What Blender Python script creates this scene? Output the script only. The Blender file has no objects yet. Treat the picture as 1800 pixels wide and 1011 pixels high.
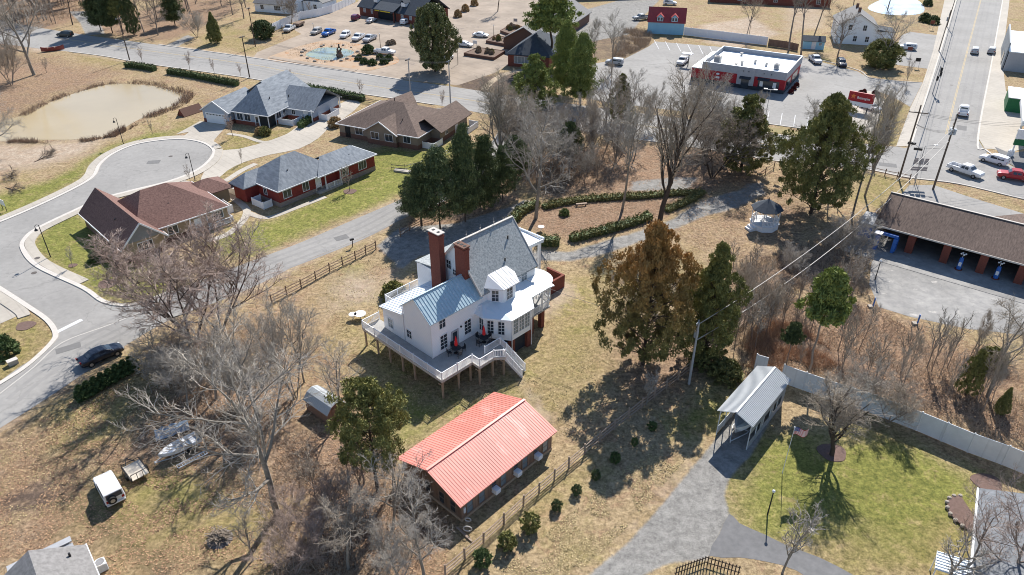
import bpy, bmesh, math, random
import numpy as np
from math import sin, cos, pi, radians as R, hypot, atan2, sqrt
from mathutils import Vector as V, Matrix, noise as mnoise
from mathutils.geometry import tessellate_polygon

S = bpy.context.scene
COL = S.collection

# ---------------------------------------------------------------- camera
CAM_H, PITCH, FPX, CX, CY = 52.0, R(32.0), 1290.0, 900.0, 505.5
cam = bpy.data.cameras.new('camera'); cam.sensor_width = 36; cam.lens = 36 * FPX / 1800
cam.clip_start = 0.5; cam.clip_end = 3000
co = bpy.data.objects.new('camera', cam); COL.objects.link(co)
co.location = (0, 0, CAM_H); co.rotation_euler = (pi / 2 - PITCH, 0, 0)
S.camera = co

# ---------------------------------------------------------------- light
SUN_AZ, SUN_EL = R(18.5), R(41.5)
w = bpy.data.worlds.new('World'); S.world = w; w.use_nodes = True
nt = w.node_tree; nt.nodes.clear()
sky = nt.nodes.new('ShaderNodeTexSky'); sky.sky_type = 'NISHITA'; sky.sun_disc = False
sky.sun_elevation = SUN_EL; sky.sun_rotation = SUN_AZ; sky.air_density = 1.0; sky.dust_density = .2; sky.ozone_density = 3.0
bg = nt.nodes.new('ShaderNodeBackground'); bg.inputs['Strength'].default_value = 0.10
wo = nt.nodes.new('ShaderNodeOutputWorld')
nt.links.new(sky.outputs[0], bg.inputs[0]); nt.links.new(bg.outputs[0], wo.inputs[0])
sl = bpy.data.lights.new('sun', 'SUN'); sl.energy = 5.0; sl.angle = R(0.5); sl.color = (1.0, .955, .89)
so = bpy.data.objects.new('sun', sl); COL.objects.link(so)
sd = V((sin(SUN_AZ) * cos(SUN_EL), cos(SUN_AZ) * cos(SUN_EL), sin(SUN_EL)))
so.rotation_euler = sd.to_track_quat('Z', 'Y').to_euler(); so.location = sd * 200
S.view_settings.view_transform = 'Standard'; S.view_settings.look = 'None'
S.view_settings.gamma = 1; S.view_settings.exposure = 0.58
S.cycles.filter_width = 1.0; S.cycles.max_bounces = 5; S.cycles.transparent_max_bounces = 6

# ---------------------------------------------------------------- helpers
def at(px, py, z=0.0):
    """world point at height z seen at (px,py) of the 1800 px wide survey picture"""
    u = (px - CX) / FPX; v = (py - CY) / FPX
    d = (u, cos(PITCH) - v * sin(PITCH), -(sin(PITCH) + v * cos(PITCH)))
    t = (z - CAM_H) / d[2]
    return V((d[0] * t, d[1] * t, z))
def heading(a, b):
    return atan2(b[1] - a[1], b[0] - a[0])
def tag(o, label=None, cat=None, group=None, kind=None):
    if label: o['label'] = label
    if cat: o['category'] = cat
    if group: o['group'] = group
    if kind: o['kind'] = kind
    return o
def thing(name, label, cat, loc=(0, 0, 0), rz=0.0, group=None):
    o = bpy.data.objects.new(name, None); COL.objects.link(o); o.empty_display_size = .3
    o.location = loc; o.rotation_euler = (0, 0, rz)
    return tag(o, label, cat, group)
def copy_tree(o, loc=None, rz=None, label=None, group=None, scale=None):
    def rec(x, p):
        c = x.copy(); COL.objects.link(c); c.parent = p
        for ch in [k for k in KIDS.get(x.name, [])]: n = rec(ch, c); KIDS.setdefault(c.name, []).append(n)
        return c
    r = rec(o, None)
    if loc is not None: r.location = loc
    if rz is not None: r.rotation_euler = (0, 0, rz)
    if label: r['label'] = label
    if group: r['group'] = group
    if scale is not None: r.scale = scale if hasattr(scale, '__len__') else (scale,) * 3
    return r
KIDS = {}
def link(name, me, mat, parent=None, loc=None):
    o = bpy.data.objects.new(name, me); COL.objects.link(o)
    if parent is not None:
        o.parent = parent; KIDS.setdefault(parent.name, []).append(o)
    if loc is not None: o.location = loc
    if mat is not None:
        if len(me.materials) == 0: me.materials.append(mat)
    return o

class MB:
    """collects shapes and links them as one mesh object"""
    def __init__(s): s.v = []; s.f = []
    def add(s, vs, fs):
        b = len(s.v); s.v += [tuple(x) for x in vs]; s.f += [tuple(i + b for i in f) for f in fs]; return s
    def box(s, x0, x1, y0, y1, z0, z1):
        return s.add([(x0,y0,z0),(x1,y0,z0),(x1,y1,z0),(x0,y1,z0),(x0,y0,z1),(x1,y0,z1),(x1,y1,z1),(x0,y1,z1)],
                     [(0,3,2,1),(4,5,6,7),(0,1,5,4),(1,2,6,5),(2,3,7,6),(3,0,4,7)])
    def prism(s, poly, z0, z1):
        n = len(poly)
        ar = sum(poly[i][0]*poly[(i+1)%n][1]-poly[(i+1)%n][0]*poly[i][1] for i in range(n))
        if ar < 0: poly = poly[::-1]
        tri = tessellate_polygon([[V((p[0], p[1], 0)) for p in poly]])
        vs = [(p[0], p[1], z0) for p in poly] + [(p[0], p[1], z1) for p in poly]
        fs = []
        for t in tri:
            a, b, c = t
            cr = (poly[b][0]-poly[a][0])*(poly[c][1]-poly[a][1])-(poly[b][1]-poly[a][1])*(poly[c][0]-poly[a][0])
            if cr < 0: a, c = c, a
            fs += [(a+n, b+n, c+n), (c, b, a)]
        fs += [(i, (i+1)%n, (i+1)%n+n, i+n) for i in range(n)]
        return s.add(vs, fs)
    def tube(s, pts, rs, n=6, cap=True):
        if not hasattr(rs, '__len__'): rs = [rs]*len(pts)
        pts = [V(p) for p in pts]; vs = []; m = len(pts)
        for i, p in enumerate(pts):
            d = (pts[min(i+1, m-1)] - pts[max(i-1, 0)]).normalized()
            a = d.cross(V((0,0,1))) if abs(d.z) < .95 else d.cross(V((1,0,0)))
            a.normalize(); b = d.cross(a)
            for k in range(n):
                t = 2*pi*(k+.5)/n; vs.append(p + (a*cos(t) + b*sin(t))*rs[i])
        fs = [(i*n+k, (i+1)*n+k, (i+1)*n+(k+1)%n, i*n+(k+1)%n) for i in range(m-1) for k in range(n)]
        if cap: fs += [tuple(range(n)), tuple((m-1)*n + n-1-k for k in range(n))]
        return s.add(vs, fs)
    def bar(s, a, b, w, h=None):
        a = V(a); b = V(b); h = h or w; d = (b-a).normalized()
        x = d.cross(V((0,0,1))) if abs(d.z) < .98 else V((1,0,0)); x.normalize(); y = x.cross(d)
        vs = [p + x*sx*w/2 + y*sy*h/2 for p in (a, b) for sx, sy in ((-1,-1),(1,-1),(1,1),(-1,1))]
        return s.add(vs, [(0,1,2,3),(7,6,5,4),(0,4,5,1),(1,5,6,2),(2,6,7,3),(3,7,4,0)])
    def slab(s, faces, t=.15):
        """roof faces (3-D polygons) thickened downwards, outer edges closed"""
        key = {}; vs = []; fs = []
        for f in faces:
            ff = []
            for p in f:
                k = tuple(round(c, 3) for c in p)
                if k not in key: key[k] = len(vs); vs.append(tuple(p))
                ff.append(key[k])
            fs.append(ff)
        n = len(vs); ed = {}
        out = []
        for f in fs:
            a, b, c = V(vs[f[0]]), V(vs[f[1]]), V(vs[f[2]])
            if (b-a).cross(c-b).z < 0: f = f[::-1]
            out.append(f)
        for f in out:
            for i in range(len(f)): ed[(f[i], f[(i+1)%len(f)])] = 1
        al = vs + [(x, y, z-t) for x, y, z in vs]
        ff = [tuple(f) for f in out] + [tuple(i+n for i in f[::-1]) for f in out]
        for a, b in ed:
            if (b, a) not in ed: ff.append((b, a, a+n, b+n))
        return s.add(al, ff)
    def cone(s, c, r, z0, z1, n=8, r1=0, rot=0):
        b = [(c[0]+r*cos(rot+2*pi*k/n), c[1]+r*sin(rot+2*pi*k/n), z0) for k in range(n)]
        if r1 <= 0:
            return s.add(b + [(c[0], c[1], z1)], [tuple(range(n))[::-1]] + [(k, (k+1)%n, n) for k in range(n)])
        t = [(c[0]+r1*cos(rot+2*pi*k/n), c[1]+r1*sin(rot+2*pi*k/n), z1) for k in range(n)]
        return s.add(b+t, [tuple(range(n))[::-1], tuple(range(n, 2*n))] + [(k, (k+1)%n, n+(k+1)%n, n+k) for k in range(n)])
    def ball(s, c, r, n=8, m=5, sq=(1,1,1)):
        vs = [(c[0], c[1], c[2]-r*sq[2])]
        for i in range(1, m):
            a = -pi/2 + pi*i/m
            vs += [(c[0]+r*sq[0]*cos(a)*cos(2*pi*k/n), c[1]+r*sq[1]*cos(a)*sin(2*pi*k/n), c[2]+r*sq[2]*sin(a)) for k in range(n)]
        vs.append((c[0], c[1], c[2]+r*sq[2])); L = len(vs)-1
        fs = [(0, 1+(k+1)%n, 1+k) for k in range(n)]
        for i in range(m-2):
            fs += [(1+i*n+k, 1+i*n+(k+1)%n, 1+(i+1)*n+(k+1)%n, 1+(i+1)*n+k) for k in range(n)]
        fs += [(L, 1+(m-2)*n+k, 1+(m-2)*n+(k+1)%n) for k in range(n)]
        return s.add(vs, fs)
    def mesh(s, name, smooth=False):
        me = bpy.data.meshes.new(name); me.from_pydata(s.v, [], s.f); me.update()
        if smooth: me.polygons.foreach_set('use_smooth', [True]*len(me.polygons))
        return me
    def build(s, name, mat, parent=None, smooth=False):
        return link(name, s.mesh(name, smooth), mat, parent)

# ---------------------------------------------------------------- materials
MATS = {}
def mat(name, col, col2=None, sc=2.0, rough=.85, bump=0.0, metal=0.0, island=0.0, stretch=None, big=0.0, rows=None, spec=.3, contrast=.25, wear=None, ztint=None, ior=None, cracks=0):
    """noise-mottled principled; rows=(axis,period,depth) adds board or shingle lines, island varies each leaf"""
    m = bpy.data.materials.new(name); m.use_nodes = True; MATS[name] = m
    n = m.node_tree.nodes; l = m.node_tree.links; p = n['Principled BSDF']
    p.inputs['Roughness'].default_value = rough; p.inputs['Metallic'].default_value = metal
    p.inputs['Specular IOR Level'].default_value = spec
    if ior: p.inputs['IOR'].default_value = ior
    col2 = col2 or tuple(c*.75 for c in col)
    tc = n.new('ShaderNodeTexCoord'); mp = n.new('ShaderNodeMapping'); l.new(tc.outputs['Object'], mp.inputs[0])
    if stretch: mp.inputs['Scale'].default_value = stretch
    nz = n.new('ShaderNodeTexNoise'); nz.inputs['Scale'].default_value = sc; nz.inputs['Detail'].default_value = 6; nz.inputs['Roughness'].default_value = .65
    l.new(mp.outputs[0], nz.inputs['Vector'])
    rp = n.new('ShaderNodeMapRange'); rp.inputs[1].default_value = .5-contrast; rp.inputs[2].default_value = .5+contrast
    l.new(nz.outputs[0], rp.inputs[0]); fac = rp.outputs[0]
    if island:
        g = n.new('ShaderNodeNewGeometry'); mx = n.new('ShaderNodeMix'); mx.inputs[0].default_value = island
        l.new(fac, mx.inputs[2]); l.new(g.outputs['Random Per Island'], mx.inputs[3]); fac = mx.outputs[0]
    c = n.new('ShaderNodeMix'); c.data_type = 'RGBA'; c.inputs[6].default_value = (*col, 1); c.inputs[7].default_value = (*col2, 1)
    l.new(fac, c.inputs[0]); cout = c.outputs[2]
    if big:
        nb = n.new('ShaderNodeTexNoise'); nb.inputs['Scale'].default_value = .12; nb.inputs['Detail'].default_value = 4
        l.new(tc.outputs['Object'], nb.inputs['Vector'])
        mr = n.new('ShaderNodeMapRange'); mr.inputs[1].default_value = .3; mr.inputs[2].default_value = .7; mr.inputs[3].default_value = 1-big; mr.inputs[4].default_value = 1+big*.6
        l.new(nb.outputs[0], mr.inputs[0]); c2 = n.new('ShaderNodeMix'); c2.data_type = 'RGBA'; c2.blend_type = 'MULTIPLY'; c2.inputs[0].default_value = 1
        l.new(cout, c2.inputs[6]); l.new(mr.outputs[0], c2.inputs[7]); cout = c2.outputs[2]
    if wear:
        nw = n.new('ShaderNodeTexNoise'); nw.inputs['Scale'].default_value = wear[1]; nw.inputs['Detail'].default_value = 8; nw.inputs['Roughness'].default_value = .7
        l.new(mp.outputs[0], nw.inputs['Vector'])
        mr = n.new('ShaderNodeMapRange'); mr.inputs[1].default_value = wear[2]; mr.inputs[2].default_value = wear[2]+.08
        l.new(nw.outputs[0], mr.inputs[0]); c2 = n.new('ShaderNodeMix'); c2.data_type = 'RGBA'; c2.inputs[7].default_value = (*wear[0], 1)
        l.new(mr.outputs[0], c2.inputs[0]); l.new(cout, c2.inputs[6]); cout = c2.outputs[2]
    if cracks:
        vo = n.new('ShaderNodeTexVoronoi'); vo.feature = 'DISTANCE_TO_EDGE'; vo.inputs['Scale'].default_value = cracks
        dn = n.new('ShaderNodeTexNoise'); dn.inputs['Scale'].default_value = .8; dn.inputs['Detail'].default_value = 5; l.new(tc.outputs['Object'], dn.inputs['Vector'])
        va = n.new('ShaderNodeVectorMath'); va.operation = 'MULTIPLY_ADD'; va.inputs[1].default_value = (2.5,2.5,0); l.new(dn.outputs['Color'], va.inputs[0]); l.new(tc.outputs['Object'], va.inputs[2]); l.new(va.outputs[0], vo.inputs['Vector'])
        mr = n.new('ShaderNodeMapRange'); mr.inputs[1].default_value = .002; mr.inputs[2].default_value = .012; mr.inputs[3].default_value = .86; l.new(vo.outputs['Distance'], mr.inputs[0])
        c2 = n.new('ShaderNodeMix'); c2.data_type = 'RGBA'; c2.blend_type = 'MULTIPLY'; c2.inputs[0].default_value = 1; l.new(cout, c2.inputs[6]); l.new(mr.outputs[0], c2.inputs[7]); cout = c2.outputs[2]
    if ztint:
        sz = n.new('ShaderNodeSeparateXYZ'); l.new(tc.outputs['Object'], sz.inputs[0]); ad = n.new('ShaderNodeMath'); ad.operation = 'MULTIPLY_ADD'; ad.inputs[1].default_value = 7
        l.new(nz.outputs[0], ad.inputs[0]); l.new(sz.outputs[2], ad.inputs[2]); mr = n.new('ShaderNodeMapRange'); mr.inputs[1].default_value = ztint[1]+3.5; mr.inputs[2].default_value = ztint[2]+3.5; mr.inputs[4].default_value = .85
        l.new(ad.outputs[0], mr.inputs[0]); c2 = n.new('ShaderNodeMix'); c2.data_type = 'RGBA'; c2.inputs[7].default_value = (*ztint[0], 1); l.new(mr.outputs[0], c2.inputs[0]); l.new(cout, c2.inputs[6]); cout = c2.outputs[2]
    hgt = nz.outputs[0]
    if rows:
        ax, per, dep = rows
        sx = n.new('ShaderNodeSeparateXYZ'); l.new(tc.outputs['Object'], sx.inputs[0])
        src = sx.outputs[ax] if ax != 3 else None
        if ax == 3:
            ad = n.new('ShaderNodeMath'); ad.operation = 'ADD'; l.new(sx.outputs[0], ad.inputs[0]); l.new(sx.outputs[1], ad.inputs[1]); src = ad.outputs[0]
        d = n.new('ShaderNodeMath'); d.operation = 'DIVIDE'; d.inputs[1].default_value = per; l.new(src, d.inputs[0])
        fr = n.new('ShaderNodeMath'); fr.operation = 'FRACT'; l.new(d.outputs[0], fr.inputs[0])
        gt = n.new('ShaderNodeMapRange'); gt.inputs[1].default_value = .0; gt.inputs[2].default_value = .18; gt.inputs[3].default_value = 1-dep; gt.inputs[4].default_value = 1
        l.new(fr.outputs[0], gt.inputs[0]); c2 = n.new('ShaderNodeMix'); c2.data_type = 'RGBA'; c2.blend_type = 'MULTIPLY'; c2.inputs[0].default_value = 1
        l.new(cout, c2.inputs[6]); l.new(gt.outputs[0], c2.inputs[7]); cout = c2.outputs[2]
        hgt = gt.outputs[0]
    l.new(cout, p.inputs['Base Color'])
    if bump:
        b = n.new('ShaderNodeBump'); b.inputs['Strength'].default_value = bump; b.inputs['Distance'].default_value = .05
        l.new(hgt, b.inputs['Height']); l.new(b.outputs[0], p.inputs['Normal'])
    return m
mat('asphalt', (.34,.325,.305), (.265,.255,.24), 1.2, .9, .1, big=.12, wear=((.235,.227,.217), .28, .60), cracks=.11)
mat('asphalt_dark', (.20,.195,.195), (.13,.13,.13), 1.5, .9, .1, big=.2)
mat('asphalt_old', (.38,.365,.34), (.22,.215,.21), .8, .95, .1, big=.25, wear=((.50,.47,.43), .5, .6), cracks=.2)
mat('concrete', (.50,.455,.39), (.41,.37,.315), 1.2, .9, .05, big=.12, rows=(3, 1.9, .14))
mat('concrete_tan', (.39,.318,.25), (.30,.242,.19), .35, .95, .05, big=.22, rows=(3, 4.5, .12), wear=((.25,.205,.17), .22, .58))
mat('kerb', (.62,.58,.52), (.5,.46,.42), 2, .9)
mat('road_yellow', (.55,.42,.22), (.42,.35,.24), 3, .9)
mat('road_white', (.75,.75,.75), (.55,.55,.55), 4, .9)
mat('siding_white', (.90,.91,.92), (.84,.86,.88), .6, .55, .25, rows=(2, .2, .12), wear=((.74,.75,.75), .9, .66))
mat('siding_cream', (.66,.6,.5), (.6,.54,.45), .6, .6, .2, rows=(2, .2, .12))
mat('siding_grey', (.40,.45,.52), (.34,.39,.46), .6, .6, .2, rows=(2, .2, .12))
mat('siding_brown', (.27,.22,.17), (.22,.18,.14), .6, .7, .2, rows=(2, .22, .18))
mat('siding_red', (.27,.045,.035), (.2,.035,.03), .6, .7, .2, rows=(2, .22, .2))
mat('siding_tan', (.35,.27,.17), (.3,.23,.15), .6, .7, .2, rows=(2, .22, .18))
mat('siding_blue', (.33,.62,.78), (.28,.54,.70), .7, .6, .2, rows=(2, .22, .12))
mat('stucco_grey', (.43,.43,.45), (.36,.36,.38), 2, .85)
mat('shingle_vent_grey', (.28,.28,.29), (.22,.22,.23), 3, .9)
mat('brick', (.25,.08,.055), (.15,.048,.036), 6, .9, .2, rows=(2, .15, .25))
mat('brick_brown', (.20,.11,.08), (.14,.08,.06), 5, .9, .2, rows=(2, .15, .25))
mat('stone_veneer', (.36,.29,.25), (.26,.21,.18), 3, .9, .2, rows=(2, .3, .2))
mat('shingle_grey', (.46,.48,.475), (.24,.26,.265), 4.5, .9, .25, contrast=.14, big=.08)
mat('shingle_slate', (.30,.325,.35), (.15,.17,.195), 2.4, .9, .2, stretch=(1,.3,1), big=.15, contrast=.2)
mat('shingle_dark', (.075,.09,.11), (.045,.055,.07), 1.5, .9, .2)
mat('shingle_brown', (.215,.155,.125), (.085,.06,.05), 3, .9, .2, stretch=(2,.35,1), big=.14, contrast=.2)
mat('shingle_maroon', (.245,.14,.115), (.11,.06,.05), 4, .9, .2, big=.14, contrast=.18, rows=(2,.16,.12))
mat('shingle_light', (.27,.26,.255), (.175,.17,.165), 3.2, .9, .2, contrast=.16)
mat('roof_red', (.80,.285,.215), (.70,.21,.155), .35, .42, .05, spec=.5, ior=1.8, big=.10, wear=((.82,.37,.30), .5, .56), stretch=(1,.3,1))
mat('roof_red_old', (.42,.07,.07), (.3,.05,.05), .8, .5)
mat('roof_white', (.74,.79,.83), (.66,.72,.77), .8, .42, spec=.6)
mat('roof_rusty', (.80,.80,.80), (.70,.70,.70), .8, .5, wear=((.45,.17,.08), 1.4, .62))
mat('roof_tin', (.44,.56,.61), (.33,.47,.54), .9, .42, 0, spec=.5, ior=1.9, wear=((.56,.65,.68), 2.2, .55))
mat('roof_steel', (.50,.52,.53), (.43,.45,.46), 1, .5)
mat('roof_steel_old', (.42,.43,.45), (.3,.3,.31), 1.2, .6)
mat('steel_fence', (.68,.71,.74), (.55,.58,.61), 1.1, .55, big=.12, rows=(3,.3,.14), wear=((.42,.40,.38), .9, .66))
mat('steel_wall', (.33,.35,.37), (.27,.29,.31), 1, .6, .3, rows=(2, .18, .2))
mat('vinyl_white', (.88,.88,.88), (.82,.83,.85), .8, .5)
mat('trim_white', (.82,.82,.82), (.75,.75,.75), 1.5, .5)
mat('deck_wood', (.44,.43,.405), (.30,.29,.28), 1.2, .85, .2, rows=(1, .16, .35))
mat('post_wood', (.50,.38,.27), (.36,.26,.18), 3, .85)
mat('fence_wood', (.27,.185,.135), (.17,.12,.09), 3, .9, island=.4)
mat('fence_wood_pale', (.42,.32,.25), (.28,.21,.165), 3, .9, island=.4)
mat('board_wall', (.31,.205,.145), (.17,.11,.08), 2.5, .9, .3, stretch=(1,1,.15), rows=(0, .28, .35))
mat('barrel_red', (.27,.16,.11), (.17,.10,.07), 3, .8)
mat('glass', (.045,.055,.07), (.03,.04,.05), .5, .12, spec=.6)
mat('glass_pale', (.22,.27,.31), (.13,.17,.2), 1.5, .15, spec=.6)
mat('screen_dark', (.02,.025,.03), (.015,.018,.02), 1, .7)
mat('umbrella_red', (.75,.025,.03), (.6,.02,.025), 3, .7)
mat('black_metal', (.025,.025,.028), (.02,.02,.022), 2, .5)
mat('dark_wicker', (.045,.05,.06), (.03,.03,.035), 6, .7)
mat('pole_wood', (.16,.125,.10), (.10,.08,.065), 3, .9)
mat('pole_grey', (.45,.45,.45), (.35,.35,.35), 2, .7)
mat('wire', (.10,.10,.10), (.08,.08,.08), 2, .6)
mat('wire_pale', (.5,.47,.43), (.4,.38,.35), 2, .6)
mat('transformer', (.45,.50,.55), (.35,.40,.45), 3, .5)
mat('sign_back', (.42,.38,.37), (.33,.29,.28), 4, .7)
mat('sign_red', (.42,.02,.025), (.30,.02,.03), 1.5, .5)
mat('sign_yellow', (.75,.55,.03), (.65,.45,.02), 2, .6)
mat('sign_orange', (.8,.22,.06), (.7,.16,.05), 2, .6)
mat('wall_red', (.42,.02,.03), (.34,.02,.03), 1, .6)
mat('wall_charcoal', (.045,.05,.06), (.035,.04,.05), 1, .7)
mat('plant_green', (.02,.16,.06), (.015,.11,.045), 1, .6)
mat('logo_green', (.40,.60,.05), (.35,.55,.05), 1, .5)
mat('sun_blue', (.05,.18,.55), (.04,.13,.42), 2, .5)
mat('tarp', (.35,.42,.50), (.22,.28,.35), 1.5, .6)
mat('rubber', (.02,.02,.02), (.015,.015,.015), 5, .8)
mat('rim', (.45,.45,.46), (.35,.35,.36), 3, .35, metal=.6)
mat('car_light', (.75,.75,.72), (.65,.65,.6), 3, .2)
mat('tail_light', (.35,.01,.01), (.3,.01,.01), 3, .3)
for n_, c_, r_ in (('white', (.80,.80,.80), .3), ('silver', (.50,.51,.53), .3), ('black', (.018,.022,.035), .2), ('red', (.42,.015,.025), .28),
                   ('blue', (.02,.13,.45), .28), ('purple', (.13,.02,.06), .28), ('beige', (.45,.42,.38), .35), ('navy', (.02,.03,.06), .25), ('grey', (.25,.26,.27), .35), ('darkgreen', (.04,.05,.05), .3)):
    mat('paint_'+n_, c_, tuple(x*.92 for x in c_), 1, r_, spec=.6)
mat('bark', (.32,.265,.22), (.17,.14,.12), 3, .95, .3)
mat('bark_grey', (.33,.295,.25), (.17,.15,.125), 3, .95, .3)
mat('bark_dark', (.10,.075,.06), (.06,.045,.035), 3, .95, .3)
mat('twig', (.50,.43,.345), (.23,.19,.15), 1.2, .95, island=.7)
mat('twig_grey', (.54,.49,.42), (.24,.21,.18), 1.2, .95, island=.7)
mat('twig_pink', (.52,.40,.335), (.25,.19,.155), 1.2, .95, island=.7)
mat('twig_dark', (.36,.30,.235), (.18,.145,.115), 1.2, .95, island=.6)
mat('bramble', (.54,.42,.30), (.26,.195,.14), .5, .95, island=.6)
mat('bramble_rust', (.58,.37,.23), (.32,.18,.11), .5, .95, island=.6)
mat('reed', (.42,.30,.21), (.20,.135,.10), .5, .95, island=.6)
mat('leaf_cedar', (.35,.32,.10), (.065,.085,.028), .7, .8, island=.5, contrast=.15)
mat('leaf_rust', (.30,.26,.085), (.07,.08,.03), .5, .8, island=.5, contrast=.16, ztint=((.44,.245,.085), 5.5, 12.0))
mat('leaf_dark', (.16,.19,.07), (.035,.055,.024), .6, .8, island=.55)
mat('leaf_blue', (.20,.235,.09), (.030,.055,.028), .7, .75, island=.6, contrast=.18)
mat('leaf_pine', (.38,.40,.10), (.10,.14,.045), .8, .75, island=.6)
mat('leaf_magnolia', (.30,.28,.095), (.06,.085,.035), .8, .5, island=.6, spec=.4)
mat('leaf_hedge', (.24,.22,.075), (.09,.10,.035), 1.2, .75, island=.6)
mat('leaf_boxwood', (.13,.18,.06), (.045,.075,.025), 1.2, .75, island=.6)
mat('leaf_yucca', (.22,.27,.08), (.08,.11,.03), 1.2, .7, island=.6)
mat('grass_tan', (.52,.36,.17), (.34,.22,.10), 1.2, .9, island=.6)
mat('leaf_red', (.17,.02,.02), (.08,.012,.012), 2, .8, island=.6)
mat('mulch', (.20,.13,.11), (.12,.08,.065), 4, .95, .3)
mat('soil', (.20,.14,.10), (.13,.09,.07), 3, .95, .3)
mat('rock', (.45,.40,.34), (.3,.26,.22), 2, .9, .3)
mat('ash', (.25,.23,.23), (.03,.03,.03), 5, .95, .2)
mat('boat_white', (.80,.80,.80), (.72,.72,.72), 2, .35)
mat('canoe', (.30,.075,.06), (.2,.05,.04), 2, .6)
mat('flag_red', (.6,.03,.04), None, 2, .8)
mat('flag_blue', (.03,.06,.28), None, 2, .8)
mat('plywood', (.62,.55,.45), (.52,.46,.38), 1.5, .8)
mat('soil_red', (.46,.36,.27), (.38,.25,.15), .35, .95, .3, wear=((.42,.20,.08), .18, .55))
def water(name, c1, c2, sc, rough):
    m = mat(name, c1, c2, sc, rough, .03, spec=.5, contrast=.3); return m
water('pond_water', (.50,.395,.235), (.41,.325,.195), .05, .14)
water('pond_scum', (.12,.22,.36), (.42,.40,.13), .32, .2)
water('pond_far', (.25,.38,.55), (.75,.78,.8), .14, .25)
mat('verge', (.33,.26,.12), (.2,.17,.075), 2, .95, .2)
mat('hedge_faded', (.31,.27,.10), (.13,.125,.05), 1.0, .8, island=.6)
mat('shingle_fog', (.26,.27,.285), (.15,.16,.17), 3.0, .9, .2, contrast=.16, stretch=(1,.3,1))
mat('asphalt_track', (.30,.288,.272), (.24,.23,.22), 1.0, .85, .1, big=.15)
mat('asphalt_patch', (.20,.195,.19), (.16,.155,.15), 2, .9, .1)
mat('manhole_iron', (.13,.11,.10), (.09,.08,.07), 4, .7)
mat('path_tan', (.46,.36,.25), (.36,.28,.19), 2, .9, .1)
mat('fallen_leaf', (.56,.36,.21), (.17,.095,.06), .4, .9, island=.85)
mat('dead_grass', (.66,.52,.29), (.26,.20,.09), .4, .9, island=.85)
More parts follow.
